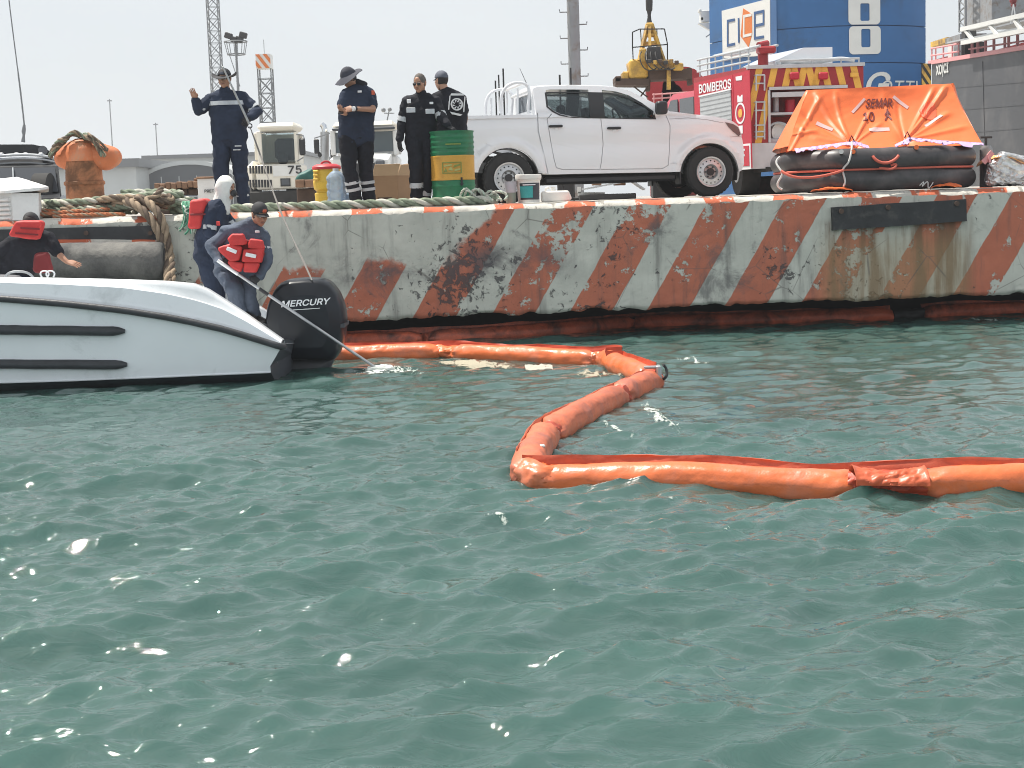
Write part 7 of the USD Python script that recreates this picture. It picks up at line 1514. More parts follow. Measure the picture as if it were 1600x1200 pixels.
bon = np.array([vq(x, y, d) for x, y, d in ((-112, 304, -0.2), (94, 301, -0.2), (-112, 312, -1.3), (94, 309, -1.3), (-112, 325, -1.3), (94, 322, -1.3), (-112, 325, -0.2), (94, 322, -0.2))]); sv.part('bonnet', trimesh.convex.convex_hull(bon), 'suv_black', smooth=25)
rk = [vq(x, y, 0.3) for x, y in ((-100, 226), (0, 225), (52, 225), (68, 228), (80, 237), (91, 256))]; rkp = np.vstack([rk, [r_ + [0, 1.6, 0] for r_ in rk]])
sv.part('roof_box', trimesh.convex.convex_hull(np.vstack([np.array([vq(x, y, d) for x, y in ((-100, 226), (50, 225.5), (68, 229), (80, 238), (84, 243), (-104, 244)) for d in (0.35, 2.2)])])), 'strip_black', smooth=30)
for y, r, m_ in ((243.5, 0.022, 'reflect'), (249, 0.016, 'reflect'), (256, 0.016, 'mast_grey')): sv.part('rack_bar', tube(spline([vq(-110, y + 3, 0.1), vq(0, y, 0.1), vq(62, y - 0.5, 0.1), vq(78, y + 2, 0.12), vq(90, y + 8, 0.3)], 30), r, 8), m_, smooth=60)
for px in (-60, -10, 2, 26, 40, 64): sv.part('rack_clamp', box(vq(px, 241, 0.12), (0.07, 0.06, 0.05), 0.012), 'reflect')
for px, r in ((67, 0.05),): sv.part('spot_lamp', tube([vq(px, 235, 0.3), vq(px, 235, 0.2)], 0.075, 16), 'lamp_glass')
sv.part('wiper', tube([vq(20, 262, -0.06), vq(21, 282, -0.2)], 0.012, 6), 'reflect')
sv.part('aerial', tube(spline([vq(38, 196, 0.5), vq(31, 135, 0.5), vq(15, 8, 0.5), vq(8, -60, 0.5)], 30), [0.014] * 10 + [0.010] * 20, 8), 'mast_grey', smooth=60)
sv.part('aerial_spring', tube([vq(36, 222, 0.5), vq(37, 212, 0.5), vq(37, 205, 0.5), vq(38, 195, 0.5)], [0.035, 0.020, 0.034, 0.022], 10), 'mast_grey')
for px in (-70, 70): c = vq(px, 318, -0.3); sv.part('wheel', tube([[c[0] - 0.12, c[1], QTOP + 0.36], [c[0] + 0.12, c[1], QTOP + 0.36]], 0.36, 24), 'tyre')
# timber stack, white sign box, green bundle left and right of the man with the rod
mat('timber', (0.22, 0.125, 0.075), 0.85, var=0.35, scale=5, bump=0.004, bscale=30); mat('timber_dark', (0.075, 0.048, 0.035), 0.9, var=0.3, scale=5)
tb = thing('timber_stack', 'stack of short brown timber beams behind the rope heap', 'timber', W(278, 305, 27) * [1, 1, 0] + [0, 0, QTOP])
for k in range(8):
    a = W(254 + k * 8.5, 291.5 - k * 0.6 + (k % 2) * 1.6, 27); tb.part('beam', box(a, (0.088, 0.9, 0.11), 0.012), 'timber')
for k in range(4): a = W(258 + k * 17, 300, 27.1); tb.part('beam', box(a, (0.17, 0.8, 0.10), 0.012), 'timber_dark')
tb.part('bearer', box((W(283, 300, 27)[0], 27.1, QTOP + 0.10), (0.85, 0.7, 0.22), 0.02), 'timber_dark'); tb.part('top_board', box(W(316, 281, 27.2), (0.16, 0.7, 0.05), 0.01), 'timber')
sgn = thing('white_carton', 'white carton with black print beside the timber stack', 'carton', W(322, 305, 24) * [1, 1, 0] + [0, 0, QTOP])
a, c = W(310.5, 322, 24), W(336, 278, 24); sgn.part('box', box(((a[0] + c[0]) / 2, 24.15, (QTOP + c[2]) / 2), (c[0] - a[0], 0.3, c[2] - QTOP), 0.01), 'styro'); sgn.part('lid', box(((a[0] + c[0]) / 2, 24.14, c[2] + 0.01), (c[0] - a[0] + 0.03, 0.34, 0.03), 0.01), 'timber')
tx = text('PRET', 0.045, 0.004, True); sgn.part('print', mov(tx, W(319, 301, 23.985)), 'trim_black', smooth=False)
mat('tarp_green', (0.02, 0.10, 0.085), 0.6, var=0.25, scale=5)
gt = thing('tarp_bundle', 'green tarpaulin bundle on a dark timber base left of the yellow drum', 'bundle', W(480, 305, 26) * [1, 1, 0] + [0, 0, QTOP])
gt.part('tarpaulin', rough_up(m3.Manifold.batch_hull([msph(W(x, y, 26.2), 0.07) for x, y in ((470, 278), (489, 268), (494, 278), (468, 281))] + [msph(W(480, 276, 26.8), 0.1)]).refine_to_length(0.04), 0.02, 8), 'tarp_green', smooth=50)
for px in (472, 487): gt.part('base_block', box(W(px, 287, 26.0), (0.15, 0.6, 0.13), 0.012), 'timber')
a = W(481, 306, 26.1); gt.part('bearer', box((a[0], 26.2, (QTOP + W(480, 294, 26)[2]) / 2), (0.32, 0.6, W(480, 294, 26)[2] - QTOP), 0.02), 'timber_dark')
# yellow drum with red lid
mat('drum_yellow', (0.66, 0.43, 0.045), 0.45, var=0.08, scale=4, dirt=(0.35, 0.22, 0.05), dirt_amt=0.2); mat('lid_red', (0.48, 0.03, 0.04), 0.5, var=0.15, scale=5)
Dy = 21.6; c = W(512, 300, Dy); r = (W(534, 290, Dy)[0] - W(490, 290, Dy)[0]) / 2; hz = lambda py: W(512, py, Dy)[2]
yd = thing('yellow_drum', 'yellow plastic drum with a red lid behind the water bottle', 'drum', (c[0], Dy, QTOP)); C_ = (c[0], Dy, 0)
yd.part('body', lathe([(0.001, QTOP), (r * 0.84, QTOP), (r * 0.88, QTOP + 0.02), (r * 0.92, hz(302)), (r * 0.80, hz(300)), (r * 0.80, hz(298)), (r * 0.95, hz(295)), (r, hz(286)), (r, hz(283)), (r * 0.94, hz(280)), (r * 0.95, hz(266)), (r * 0.92, hz(264)), (0.001, hz(264))], 40, C_), 'drum_yellow', smooth=35)
yd.part('lid', lathe([(0.001, hz(264.5)), (r * 1.03, hz(264.5)), (r * 1.03, hz(261)), (r * 0.96, hz(259)), (r * 0.70, hz(256.5)), (r * 0.5, hz(256)), (0.001, hz(255.5))], 40, C_), 'lid_red', smooth=35); yd.part('lid_handle', tube(spline([[c[0] - 0.07, Dy - 0.05, hz(257)], [c[0] - 0.05, Dy - 0.05, hz(254)], [c[0] + 0.05, Dy - 0.05, hz(254)], [c[0] + 0.07, Dy - 0.05, hz(257)]], 14), 0.014, 8), 'lid_red')
for a_ in (-0.75, 0.9): q_ = np.array([c[0] + r * math.sin(a_) * 0.97, Dy - r * math.cos(a_) * 0.97, hz(274)]); yd.part('hand_grip', [rot(box(q_ + [0, 0, k * 0.055 - 0.05], (0.11, 0.05, 0.032), 0.012), a_, (0, 0, 1), q_) for k in range(3)], 'drum_yellow')
# blue water bottle
M['bottle_clear'] = usdkit.material(stage, '/World/Looks/bottle_clear', {'t': ('transparent_bsdf', {'color': (0.74, 0.83, 0.92)}), 'g': ('glossy_bsdf', {'color': (1, 1, 1), 'roughness': 0.05}), 'd': ('diffuse_bsdf', {'color': (0.50, 0.62, 0.76)}), 'f': ('fresnel', {'IOR': 1.5}), 'm1': ('mix_closure', {'fac': 0.42}), 'm': ('mix_closure', {})},
    [('t.BSDF', 'm1.closure1'), ('d.BSDF', 'm1.closure2'), ('f.fac', 'm.fac'), ('m1.closure', 'm.closure1'), ('g.BSDF', 'm.closure2')], surface='m.closure')
mat('plastic_blue', (0.05, 0.16, 0.42), 0.4)
Dj = 21.15; c = W(526, 300, Dj); r = 0.135; hz = lambda py: W(526, py, Dj)[2]
wj = thing('water_bottle', 'large clear blue water bottle between the yellow drum and the man in the bucket hat', 'bottle', (c[0], Dj, QTOP)); h0, h1 = QTOP, hz(276); pf = [(0.001, h0), (r * 0.9, h0), (r, h0 + 0.03)]
for k in range(4): z = h0 + (h1 - h0) * (k + 0.5) / 4.2; pf += [(r, z - 0.035), (r * 0.93, z - 0.012), (r * 0.93, z + 0.012), (r, z + 0.035)]
pf += [(r * 0.97, h1), (r * 0.55, h1 + 0.06), (r * 0.24, h1 + 0.085), (r * 0.24, hz(266))]
wj.part('body', lathe(pf, 36, (c[0], Dj, 0)), 'bottle_clear', smooth=50); wj.part('cap', lathe([(0.001, hz(267)), (r * 0.29, hz(267)), (r * 0.29, hz(263)), (0.001, hz(263))], 20, (c[0], Dj, 0)), 'cab_white')
c2 = W(541, 300, 21.25); wj2 = thing('water_canister', 'small blue canister half hidden behind the leg of the man in the bucket hat', 'canister', (c2[0], 21.25, QTOP)); wj2.part('body', box((c2[0], 21.3, QTOP + 0.11), (0.13, 0.16, 0.22), 0.03), 'bottle_clear'); wj2.part('handle', tube(spline([[c2[0] + 0.05, 21.2, QTOP + 0.17], [c2[0] + 0.075, 21.2, QTOP + 0.13], [c2[0] + 0.075, 21.2, QTOP + 0.07], [c2[0] + 0.05, 21.2, QTOP + 0.03]], 14), 0.012, 8), 'plastic_blue')
# cardboard box with its flaps open
mat('cardboard', (0.33, 0.205, 0.115), 0.85, var=0.08, scale=3, bump=0.002, bscale=40); mat('cardboard_light', (0.46, 0.33, 0.21), 0.85, var=0.08, scale=3)
Dc = 21.9; a, b = W(582, 304, Dc), W(622, 304, Dc + 0.1); zt_ = W(600, 274.5, Dc)[2]; bk = np.array([0.20, 0.42, 0])
cb = thing('cardboard_box', 'open brown cardboard box behind the two standing men', 'box', a * [1, 1, 0] + [0, 0, QTOP]); up_ = np.array([0, 0, 1.0]) * (zt_ - QTOP); a0, b0_ = a * [1, 1, 0] + [0, 0, QTOP], b * [1, 1, 0] + [0, 0, QTOP]
for p0, p1 in ((a0, b0_), (b0_, b0_ + bk), (b0_ + bk, a0 + bk), (a0 + bk, a0)):
    P_ = np.array([[p0, p0 + up_], [p1, p1 + up_]]); cb.part('side', sheet(P_, 0.008), 'cardboard', smooth=False)
for P_ in ([[a0 + up_, a0 + up_ + [0.06, -0.05, 0.16]], [b0_ + up_, b0_ + up_ + [0.05, -0.05, 0.16]]], [[b0_ + up_, b0_ + up_ + [0.06, 0.0, 0.15]], [b0_ + bk + up_, b0_ + bk + up_ + [0.08, 0.0, 0.16]]], [[a0 + bk + up_, a0 + bk + up_ + [0.0, 0.12, 0.14]], [b0_ + bk + up_, b0_ + bk + up_ + [0.0, 0.12, 0.18]]]): cb.part('flap', sheet(np.array(P_), 0.007), 'cardboard_light', smooth=False)
q0 = a0 + (b0_ - a0) * 0.2 + up_ * 0.14 - [0, 0.012, 0]; cb.part('print', sheet(np.array([[q0, q0 + up_ * 0.18], [q0 + (b0_ - a0) * 0.55, q0 + (b0_ - a0) * 0.55 + up_ * 0.18]]), 0.006), 'timber_dark', smooth=False)
# green and yellow oil drum
mat('drum_green', (0.012, 0.145, 0.060), 0.42, var=0.12, scale=5, dirt=(0.02, 0.07, 0.04), dirt_amt=0.3); mat('drum_ochre', (0.56, 0.30, 0.045), 0.45, var=0.10, scale=4); mat('print_olive', (0.20, 0.25, 0.05), 0.6); mat('print_pale', (0.40, 0.40, 0.13), 0.6)
Dd = 20.75; c = W(709, 300, Dd); r = 0.287; hz = lambda py: W(709, py, Dd - 0.2)[2]; C_ = (c[0], Dd, 0)
dr = thing('oil_drum', 'green steel oil drum with a wide yellow band under the gloved hand', 'drum', (c[0], Dd, QTOP))
def ring_prof(z0, z1, n): 
    o = []
    for k in range(n): z = z0 + (z1 - z0) * (k + 0.5) / n; o += [(r, z - 0.022), (r + 0.007, z - 0.008), (r + 0.007, z + 0.008), (r, z + 0.022)]
    return o
zA, zB_, zC, zD = QTOP + 0.01, hz(281.5), hz(242.5), hz(204)
dr.part('shell', lathe([(0.001, zA), (r + 0.008, zA), (r + 0.010, zA + 0.012), (r, zA + 0.03)] + ring_prof(zA + 0.04, zB_ - 0.005, 2) + [(r, zB_), (0.001, zB_)], 48, C_), 'drum_green', smooth=35)
dr.part('band', lathe([(0.001, zB_ + 0.001), (r + 0.004, zB_ + 0.001), (r + 0.008, zB_ + 0.014), (r + 0.003, zB_ + 0.03), (r + 0.003, zC - 0.03), (r + 0.008, zC - 0.014), (r + 0.004, zC - 0.001), (0.001, zC - 0.001)], 48, C_), 'drum_ochre', smooth=35)
dr.part('shell', lathe([(0.001, zC), (r, zC)] + ring_prof(zC + 0.005, zD - 0.05, 4) + [(r, zD - 0.03), (r + 0.010, zD - 0.014), (r + 0.010, zD), (r - 0.012, zD), (r - 0.014, zD - 0.018), (0.001, zD - 0.018)], 48, C_), 'drum_green', smooth=35)
def on_drum(t, px, py, o=0.006):
    """Bends an upright drawing round the drum, centred on the pixel."""
    q = W(px, py, Dd - r); v = np.array(tri(t).vertices); a_ = (q[0] - c[0]) / r * 1.02 + v[:, 0] / r; R_ = r + o - v[:, 1]; return trimesh.Trimesh(np.stack([c[0] + R_ * np.sin(a_), Dd - R_ * np.cos(a_), q[2] + v[:, 2]], 1), tri(t).faces, process=False)
def flat(poly, th=0.004): return tri(mtri(mov(extr(poly, th), (0, -th, 0))).refine_to_length(0.03))
lg = dr.part('emblem', on_drum(flat(sg.box(-0.13, -0.075, 0.13, 0.075).difference(sg.box(-0.118, -0.063, 0.118, 0.063))), 706, 262), 'print_olive', smooth=False)
for k, pts in enumerate(([(-0.11, 0.03), (0.0, 0.05), (0.0, 0.028), (-0.1, 0.012)], [(-0.11, -0.05), (-0.08, 0.0), (-0.06, -0.05)], [(-0.05, -0.03), (-0.01, 0.02), (0.02, -0.04)], [(0.02, 0.0), (0.11, 0.03), (0.11, 0.05), (0.03, 0.03)], [(0.03, -0.05), (0.11, -0.03), (0.11, -0.01), (0.04, -0.02)])): lg.part('emblem_shape', on_drum(flat(sg.Polygon(pts)), 706, 262), ('print_pale', 'print_olive')[k % 2], smooth=False)
for py, w in ((225, 0.20), (230, 0.16)): dr.part('print_line', on_drum(flat(sg.box(-w / 2, -0.008, w / 2, 0.008), 0.003), 708, py, 0.008), 'drum_green' if py > 228 else 'print_olive', smooth=False)
dr.part('drip', on_drum(flat(sg.Polygon([(-0.012, 0.06), (0.012, 0.06), (0.014, -0.02), (0.03, -0.02), (0.0, -0.06), (-0.03, -0.02), (-0.012, -0.02)])), 721, 284, 0.010), 'trim_black', smooth=False)
dr.part('bung', lathe([(0.001, zD - 0.018), (0.03, zD - 0.018), (0.03, zD - 0.004), (0.001, zD - 0.004)], 12, (c[0] + 0.12, Dd - 0.1, 0)), 'galvanised')
# pails by the rear wheel
mat('pail_white', (0.68, 0.66, 0.62), 0.5, var=0.04, scale=6); mat('label_dark', (0.030, 0.035, 0.045), 0.5); mat('label_teal', (0.03, 0.27, 0.27), 0.5)
Dp = 20.75; c = W(826, 300, Dp); hz = lambda py: W(826, py, Dp)[2]; r1, r0 = 0.158, 0.142; z1 = hz(272.5)
pl = thing('paint_pail', 'white lidded plastic pail with a dark and teal label by the rear wheel', 'bucket', (c[0], Dp, QTOP))
pl.part('body', lathe([(0.001, QTOP), (r0, QTOP), (r0 * 1.01, QTOP + 0.02), (r1, z1 - 0.085), (r1 * 1.06, z1 - 0.08), (r1 * 1.06, z1 - 0.065), (r1, z1 - 0.06), (0.001, z1 - 0.06)], 40, (c[0], Dp, 0)), 'pail_white', smooth=35)
pl.part('lid', lathe([(0.001, z1 - 0.062), (r1 * 1.10, z1 - 0.062), (r1 * 1.12, z1 - 0.03), (r1 * 1.10, z1 - 0.004), (r1 * 1.04, z1), (r1 * 0.98, z1 - 0.012), (0.001, z1 - 0.012)], 40, (c[0], Dp, 0)), 'pail_white', smooth=35)
def pail_band(a0_, a1_, za, zb__, o, m, n): 
    P_ = np.array([[[c[0] + (r0 + (r1 - r0) * (z - QTOP) / (z1 - QTOP) + o) * math.sin(a_), Dp - (r0 + (r1 - r0) * (z - QTOP) / (z1 - QTOP) + o) * math.cos(a_), z] for z in np.linspace(za, zb__, 5)] for a_ in np.linspace(a0_, a1_, 14)]); return pl.part(n, sheet(P_, 0.003), m, smooth=40)
pail_band(-0.85, 1.15, hz(312), hz(286), 0.004, 'label_dark', 'label'); pail_band(-0.80, 0.35, hz(309), hz(291), 0.008, 'label_teal', 'label_panel'); pail_band(-0.5, 0.6, hz(289.6), hz(288), 0.008, 'white_patch', 'label_line')
c3 = W(798, 300, 20.7); wv = thing('clear_tub', 'translucent grey tub left of the white pail', 'tub', (c3[0], 20.7, QTOP)); mat('tub_grey', (0.42, 0.43, 0.47), 0.35, var=0.1, scale=6); mat('tub_green', (0.20, 0.26, 0.22), 0.4, var=0.15, scale=8)
zt_ = W(798, 283.5, 20.7)[2]; zm_ = W(798, 301, 20.7)[2]
wv.part('content', lathe([(0.001, QTOP), (0.062, QTOP), (0.071, zm_), (0.001, zm_)], 28, (c3[0], 20.7, 0)), 'tub_green'); wv.part('tub', lathe([(0.071, zm_ + 0.001), (0.086, zt_ - 0.01), (0.09, zt_), (0.082, zt_), (0.068, zm_ + 0.004)], 28, (c3[0], 20.7, 0)), 'tub_grey', smooth=40)
c4 = W(868, 300, 20.9); jc = thing('jerrycan', 'low white plastic jerrycan lying right of the white pail', 'jerrycan', (c4[0], 20.9, QTOP)); zt_ = W(868, 297, 20.9)[2]
jc.part('body', m3.Manifold.batch_hull([msph((c4[0] + x, 20.9 + y, QTOP + z), 0.035) for x in (-0.165, 0.15) for y in (-0.08, 0.1) for z in (0.035, zt_ - QTOP - 0.045)] + [msph((c4[0] + 0.185, 20.9, QTOP + 0.05), 0.03)]), 'pail_white', smooth=50); jc.part('cap', tube([[c4[0] - 0.03, 20.9, zt_ - 0.02], [c4[0] - 0.03, 20.9, zt_ + 0.045]], 0.034, 14), 'pail_white'); jc.part('grip', tube(spline([[c4[0] - 0.13, 20.9, zt_ - 0.02], [c4[0] - 0.12, 20.9, zt_ + 0.03], [c4[0] - 0.08, 20.9, zt_ + 0.03]], 10), 0.014, 8), 'pail_white')
# low things seen under the pickup
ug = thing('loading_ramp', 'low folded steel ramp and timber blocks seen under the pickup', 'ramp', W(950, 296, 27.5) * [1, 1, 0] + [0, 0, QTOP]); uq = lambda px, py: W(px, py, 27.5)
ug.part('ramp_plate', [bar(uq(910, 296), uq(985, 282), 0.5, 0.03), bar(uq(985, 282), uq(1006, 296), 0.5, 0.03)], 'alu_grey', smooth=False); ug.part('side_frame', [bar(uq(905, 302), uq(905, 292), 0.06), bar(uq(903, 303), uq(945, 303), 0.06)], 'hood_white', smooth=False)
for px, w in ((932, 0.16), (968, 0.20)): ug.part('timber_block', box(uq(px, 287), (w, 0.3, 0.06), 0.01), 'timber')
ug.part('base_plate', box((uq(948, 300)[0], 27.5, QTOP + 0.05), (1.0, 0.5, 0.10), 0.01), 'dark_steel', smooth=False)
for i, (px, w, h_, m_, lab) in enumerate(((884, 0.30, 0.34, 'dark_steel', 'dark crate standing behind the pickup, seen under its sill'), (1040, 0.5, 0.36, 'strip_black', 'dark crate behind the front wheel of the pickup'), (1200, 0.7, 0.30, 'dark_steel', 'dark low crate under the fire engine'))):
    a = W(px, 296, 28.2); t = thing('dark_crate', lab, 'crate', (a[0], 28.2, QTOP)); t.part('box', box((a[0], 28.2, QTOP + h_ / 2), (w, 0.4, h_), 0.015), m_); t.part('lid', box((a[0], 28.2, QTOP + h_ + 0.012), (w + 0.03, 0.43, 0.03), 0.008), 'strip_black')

# ------------------------------------------------------------------ life raft
mat('raft_orange', (0.76, 0.145, 0.032), 0.50, var=0.07, scale=3); mat('raft_deep', (0.80, 0.10, 0.03), 0.6); mat('raft_tube', (0.040, 0.036, 0.038), 0.45, var=0.2, scale=4, dirt=(0.10, 0.085, 0.085), dirt_amt=0.3, dirt_scale=2)
mat('raft_lilac', (0.52, 0.36, 0.60), 0.7, var=0.15, scale=6); mat('raft_print', (0.13, 0.012, 0.010), 0.6); mat('raft_tape', (0.54, 0.36, 0.35), 0.5); mat('raft_rope', (0.62, 0.13, 0.085), 0.7); mat('cord_white', (0.62, 0.60, 0.58), 0.8)
DR = 21.15; rq = lambda px, py, d=0: W(px, py, DR + d)
raft = thing('life_raft', 'orange canopied inflatable life raft on two stacked black tubes', 'life raft', WQ(1377, 290, 0.9) * [1, 1, 0] + [0, 0, QTOP])
xl, xr = rq(1243, 245)[0], rq(1524, 240)[0]; rt = 0.152
def ringpath(z, g=0.0):
    x0, x1, y0, y1, c_ = xl - g, xr + g, DR - 0.32 - g, DR + 1.75 + g, 0.55; P_ = [(x0 + c_, y0), (x1 - c_, y0), (x1, y0 + c_), (x1, y1 - c_), (x1 - c_, y1), (x0 + c_, y1), (x0, y1 - c_), (x0, y0 + c_)]
    ls = sg.Polygon(P_).buffer(-0.15).buffer(0.15).exterior; o = np.array([ls.interpolate(t, normalized=True).coords[0] for t in np.linspace(0, 1, 121)]); k_ = int(np.argmax(o[:-1, 1])); o = np.vstack([np.roll(o[:-1], -k_, axis=0), o[k_]]); o = np.vstack([o, o[1]]); return np.c_[o, np.full(len(o), z)]
def skew(p): p = np.array(p); p[:, 1] += (p[:, 0] - xl) * QS; return p
z_lo, z_up = QTOP + rt + 0.01, QTOP + rt * 2.88
for z, nm in ((z_lo, 'lower_tube'), (z_up, 'upper_tube')):
    t = tube(skew(ringpath(z)), rt, 24, cap=False); t.merge_vertices(); v = np.array(t.vertices)
    v[:, 2] += (meshkit.fbm(v * 2.2 + z * 5, 3, 3) - 0.5) * 0.035; t.vertices = v; raft.part('buoyancy_tube', t, 'raft_tube', smooth=60, label='upper black tube' if nm[0] == 'u' else 'lower black tube')
raft.part('tube_seam', tube(skew(ringpath((z_lo + z_up) / 2, rt * 0.55)), 0.016, 8, cap=False), 'raft_rope', smooth=60)
raft.part('floor', prism(sg.Polygon([(xl + 0.1, DR), (xr - 0.1, DR + 0.2), (xr - 0.1, DR + 1.7), (xl + 0.1, DR + 1.5)]), QTOP + 0.05, QTOP + 0.12), 'raft_deep', smooth=False)
# canopy: front and back sheets hung from a ridge, drawn in by the tie points
TL, TRt = rq(1263, 141, 0.85), rq(1486, 131, 1.05); BL, BR = rq(1230, 236, -0.12), rq(1535, 226, 0.05)
Tw = [rq(1330, 219, -0.10), rq(1417, 213, -0.05)]
nu, nv = 150, 84
U_, V_ = np.meshgrid(np.linspace(0, 1, nu), np.linspace(0, 1, nv), indexing='ij')
def canopy_pt(U, V):
    top = TL + (TRt - TL) * U[..., None]; bot = BL + (BR - BL) * U[..., None]; P = top * (1 - V[..., None]) + bot * V[..., None]
    P = P + np.array([0, 1.0, 0]) * (0.20 * np.sin(V * math.pi) * (0.35 + 0.65 * np.sin(U * math.pi)))[..., None]
    x = U; nrm_ = np.array([0, -0.80, 0.60])
    d = np.zeros_like(U)
    # bright tight folds running from the corners to the two ties
    def fold(u0, v0, u1, v1, amp, w, fade=0.25):
        a = np.array([u1 - u0, (v1 - v0) * 0.42]); L2 = a @ a; t = ((U - u0) * a[0] + (V - v0) * 0.42 * a[1]) / L2; dist = ((U - u0) * -a[1] + (V - v0) * 0.42 * a[0]) / math.sqrt(L2)
        return amp * np.exp(-(dist / (w * (0.35 + np.clip(t, 0, 1)))) ** 2) * np.clip(t / fade + 1, 0, 1) * np.clip((1.12 - t) / 0.2, 0, 1) * (t > -0.3)
    for f_ in ((0.335, 0.93, 0.06, 0.06, 0.045, 0.012), (0.335, 0.93, 0.20, 0.10, 0.030, 0.012), (0.335, 0.93, 0.02, 0.62, 0.035, 0.012), (0.335, 0.93, 0.03, 0.42, -0.030, 0.012), (0.335, 0.93, 0.44, 0.45, 0.040, 0.011), (0.335, 0.93, 0.50, 0.62, 0.030, 0.010), (0.335, 0.93, 0.12, 0.80, 0.028, 0.012),
               (0.615, 0.90, 0.95, 0.06, 0.050, 0.012), (0.615, 0.90, 0.86, 0.10, 0.036, 0.012), (0.615, 0.90, 0.90, 0.50, 0.045, 0.012), (0.615, 0.90, 0.96, 0.72, 0.035, 0.012), (0.615, 0.90, 0.80, 0.62, -0.03, 0.010), (0.615, 0.90, 0.62, 0.30, -0.020, 0.012), (0.615, 0.90, 0.52, 0.10, 0.016, 0.016), (0.02, 0.98, 0.10, 0.15, 0.030, 0.016), (0.01, 0.75, 0.14, 0.70, 0.03, 0.014)): d += fold(*f_)
    d += (meshkit.fbm(np.stack([U * 6, V * 4, U * 0], -1), 3, 8) - 0.5) * 0.036
    for u0, v0 in ((0.335, 0.93), (0.615, 0.90)): d -= 0.075 * np.exp(-(((U - u0) / 0.035) ** 2 + ((V - v0) / 0.12) ** 2))
    d *= 0.75 * np.clip(V / 0.06, 0, 1)
    return P + nrm_ * d[..., None]
front = canopy_pt(U_, V_); BK0, BK1 = TL + np.array([-0.25, 0.95, BL[2] - TL[2]]), TRt + np.array([0.25, 0.95, BR[2] - TRt[2]])
Ub, Vb = np.meshgrid(np.linspace(0, 1, nu), np.linspace(0, 1, 16), indexing='ij'); back_ = (TL + (TRt - TL) * Ub[..., None]) * (1 - Vb[..., None]) + (BK0 + (BK1 - BK0) * Ub[..., None]) * Vb[..., None]; back_[..., 2] += (meshkit.fbm(np.stack([Ub * 6, Vb * 4, Ub], -1), 3, 4) - 0.5) * 0.04
raft.part('canopy', [sheet(front, 0.005), sheet(back_[:, ::-1], 0.005)], 'raft_orange', smooth=60)
for e_, (a, b, c_) in enumerate(((TL, BL, BK0), (TRt, BR, BK1))):
    s_ = np.linspace(0, 1, 20); fr_ = front[0 if e_ == 0 else -1, ::4][:20]; bk_ = a + (c_ - a) * np.linspace(0, 1, len(fr_))[:, None]; W_ = np.linspace(0, 1, 14); P_ = fr_[:, None] * (1 - W_)[None, :, None] + bk_[:, None] * W_[None, :, None]
    P_ = P_ + np.array([-0.16 if e_ == 0 else 0.16, 0, 0]) * (np.sin(W_ * math.pi)[None, :] * np.linspace(0.2, 1, len(fr_))[:, None])[..., None]; P_ = P_ + (meshkit.fbm(P_ * 4, 3, e_) - 0.5)[..., None] * 0.05; raft.part('canopy_end', sheet(P_, 0.005), 'raft_orange', smooth=60)
arc_ = [BL + [0.10, 0.35, 0.0], TL + [0.06, 0.10, -0.22], TL + [0.12, 0.06, -0.12], TL + [0.24, 0.05, -0.085], TRt + [-0.24, 0.05, -0.085], TRt + [-0.12, 0.06, -0.12], TRt + [-0.06, 0.10, -0.22], BR + [-0.10, 0.35, 0.0]]
raft.part('arch_tube', tube(np.vstack([a_ + (b_ - a_) * np.linspace(0, 1, 9)[:-1, None] for a_, b_ in zip(arc_[:-1], arc_[1:])] + [arc_[-1]]), 0.062, 14), 'raft_deep', smooth=60)
# everything printed or stuck on the front sheet follows its surface
def on_canopy(t, px, py, off=0.012):
    t = tri(mtri(t).refine_to_length(0.03)) if not isinstance(t, m3.Manifold) else tri(t); v = np.array(t.vertices); k = FPX / (DR + 0.4)
    vx, vz = v[:, 0] + 0.0, v[:, 2]; u0, v0 = uv_of(px, py); Wd_ = np.linalg.norm(TRt - TL); Hd_ = abs(TL[2] - BL[2])
    w_ = Wd_ * (1 - v0) + np.linalg.norm(BR - BL) * v0; uu = np.clip(u0 + vx / w_, 0, 1); vv = np.clip(v0 - vz / Hd_, 0, 1)
    P = canopy_pt(uu, vv); n_ = np.array([0, -0.85, 0.52]); t.vertices = P + n_ * (off - v[:, 1])[:, None]; t.fix_normals(); return t
def uv_of(px, py):
    fr2 = front.reshape(-1, 3) - CAM; sx_ = 800 + FPX * (fr2 @ _r) / (fr2 @ _f); sy_ = 600 - FPX * (fr2 @ _u) / (fr2 @ _f); k = int(np.argmin((sx_ - px) ** 2 + (sy_ - py) ** 2)); return float(U_.reshape(-1)[k]), float(V_.reshape(-1)[k])
def fl(poly, th=0.004): return mov(extr(poly, th), (0, -th, 0))
tx = text('SEMAR', 0.115, 0.004, True, 0.12, 1.0); tx.vertices = (np.array(tx.vertices) - [tx.extents[0] / 2, 0, 0.055]) * [0.385 / tx.extents[0], 1, 1.02]; raft.part('lettering', on_canopy(tx, 1373, 161.5), 'raft_print', smooth=False)
tx = text('10', 0.12, 0.004, True); tx.vertices = (np.array(tx.vertices) - [tx.extents[0] / 2, 0, 0.06]) * [0.165 / tx.extents[0], 1, 1]; raft.part('number', on_canopy(tx, 1356, 182), 'raft_print', smooth=False)
fig = [sg.Point(0, 0.062).buffer(0.013), sg.LineString([(0, 0.045), (0, -0.01)]).buffer(0.013), sg.LineString([(-0.035, 0.0), (-0.012, 0.035), (0.012, 0.035), (0.035, 0.0)]).buffer(0.008), sg.LineString([(-0.04, -0.072), (0, -0.01), (0.04, -0.068)]).buffer(0.010)]
raft.part('person_symbol', on_canopy(fl(shapely.union_all(fig)), 1386.5, 180), 'raft_print', smooth=False)
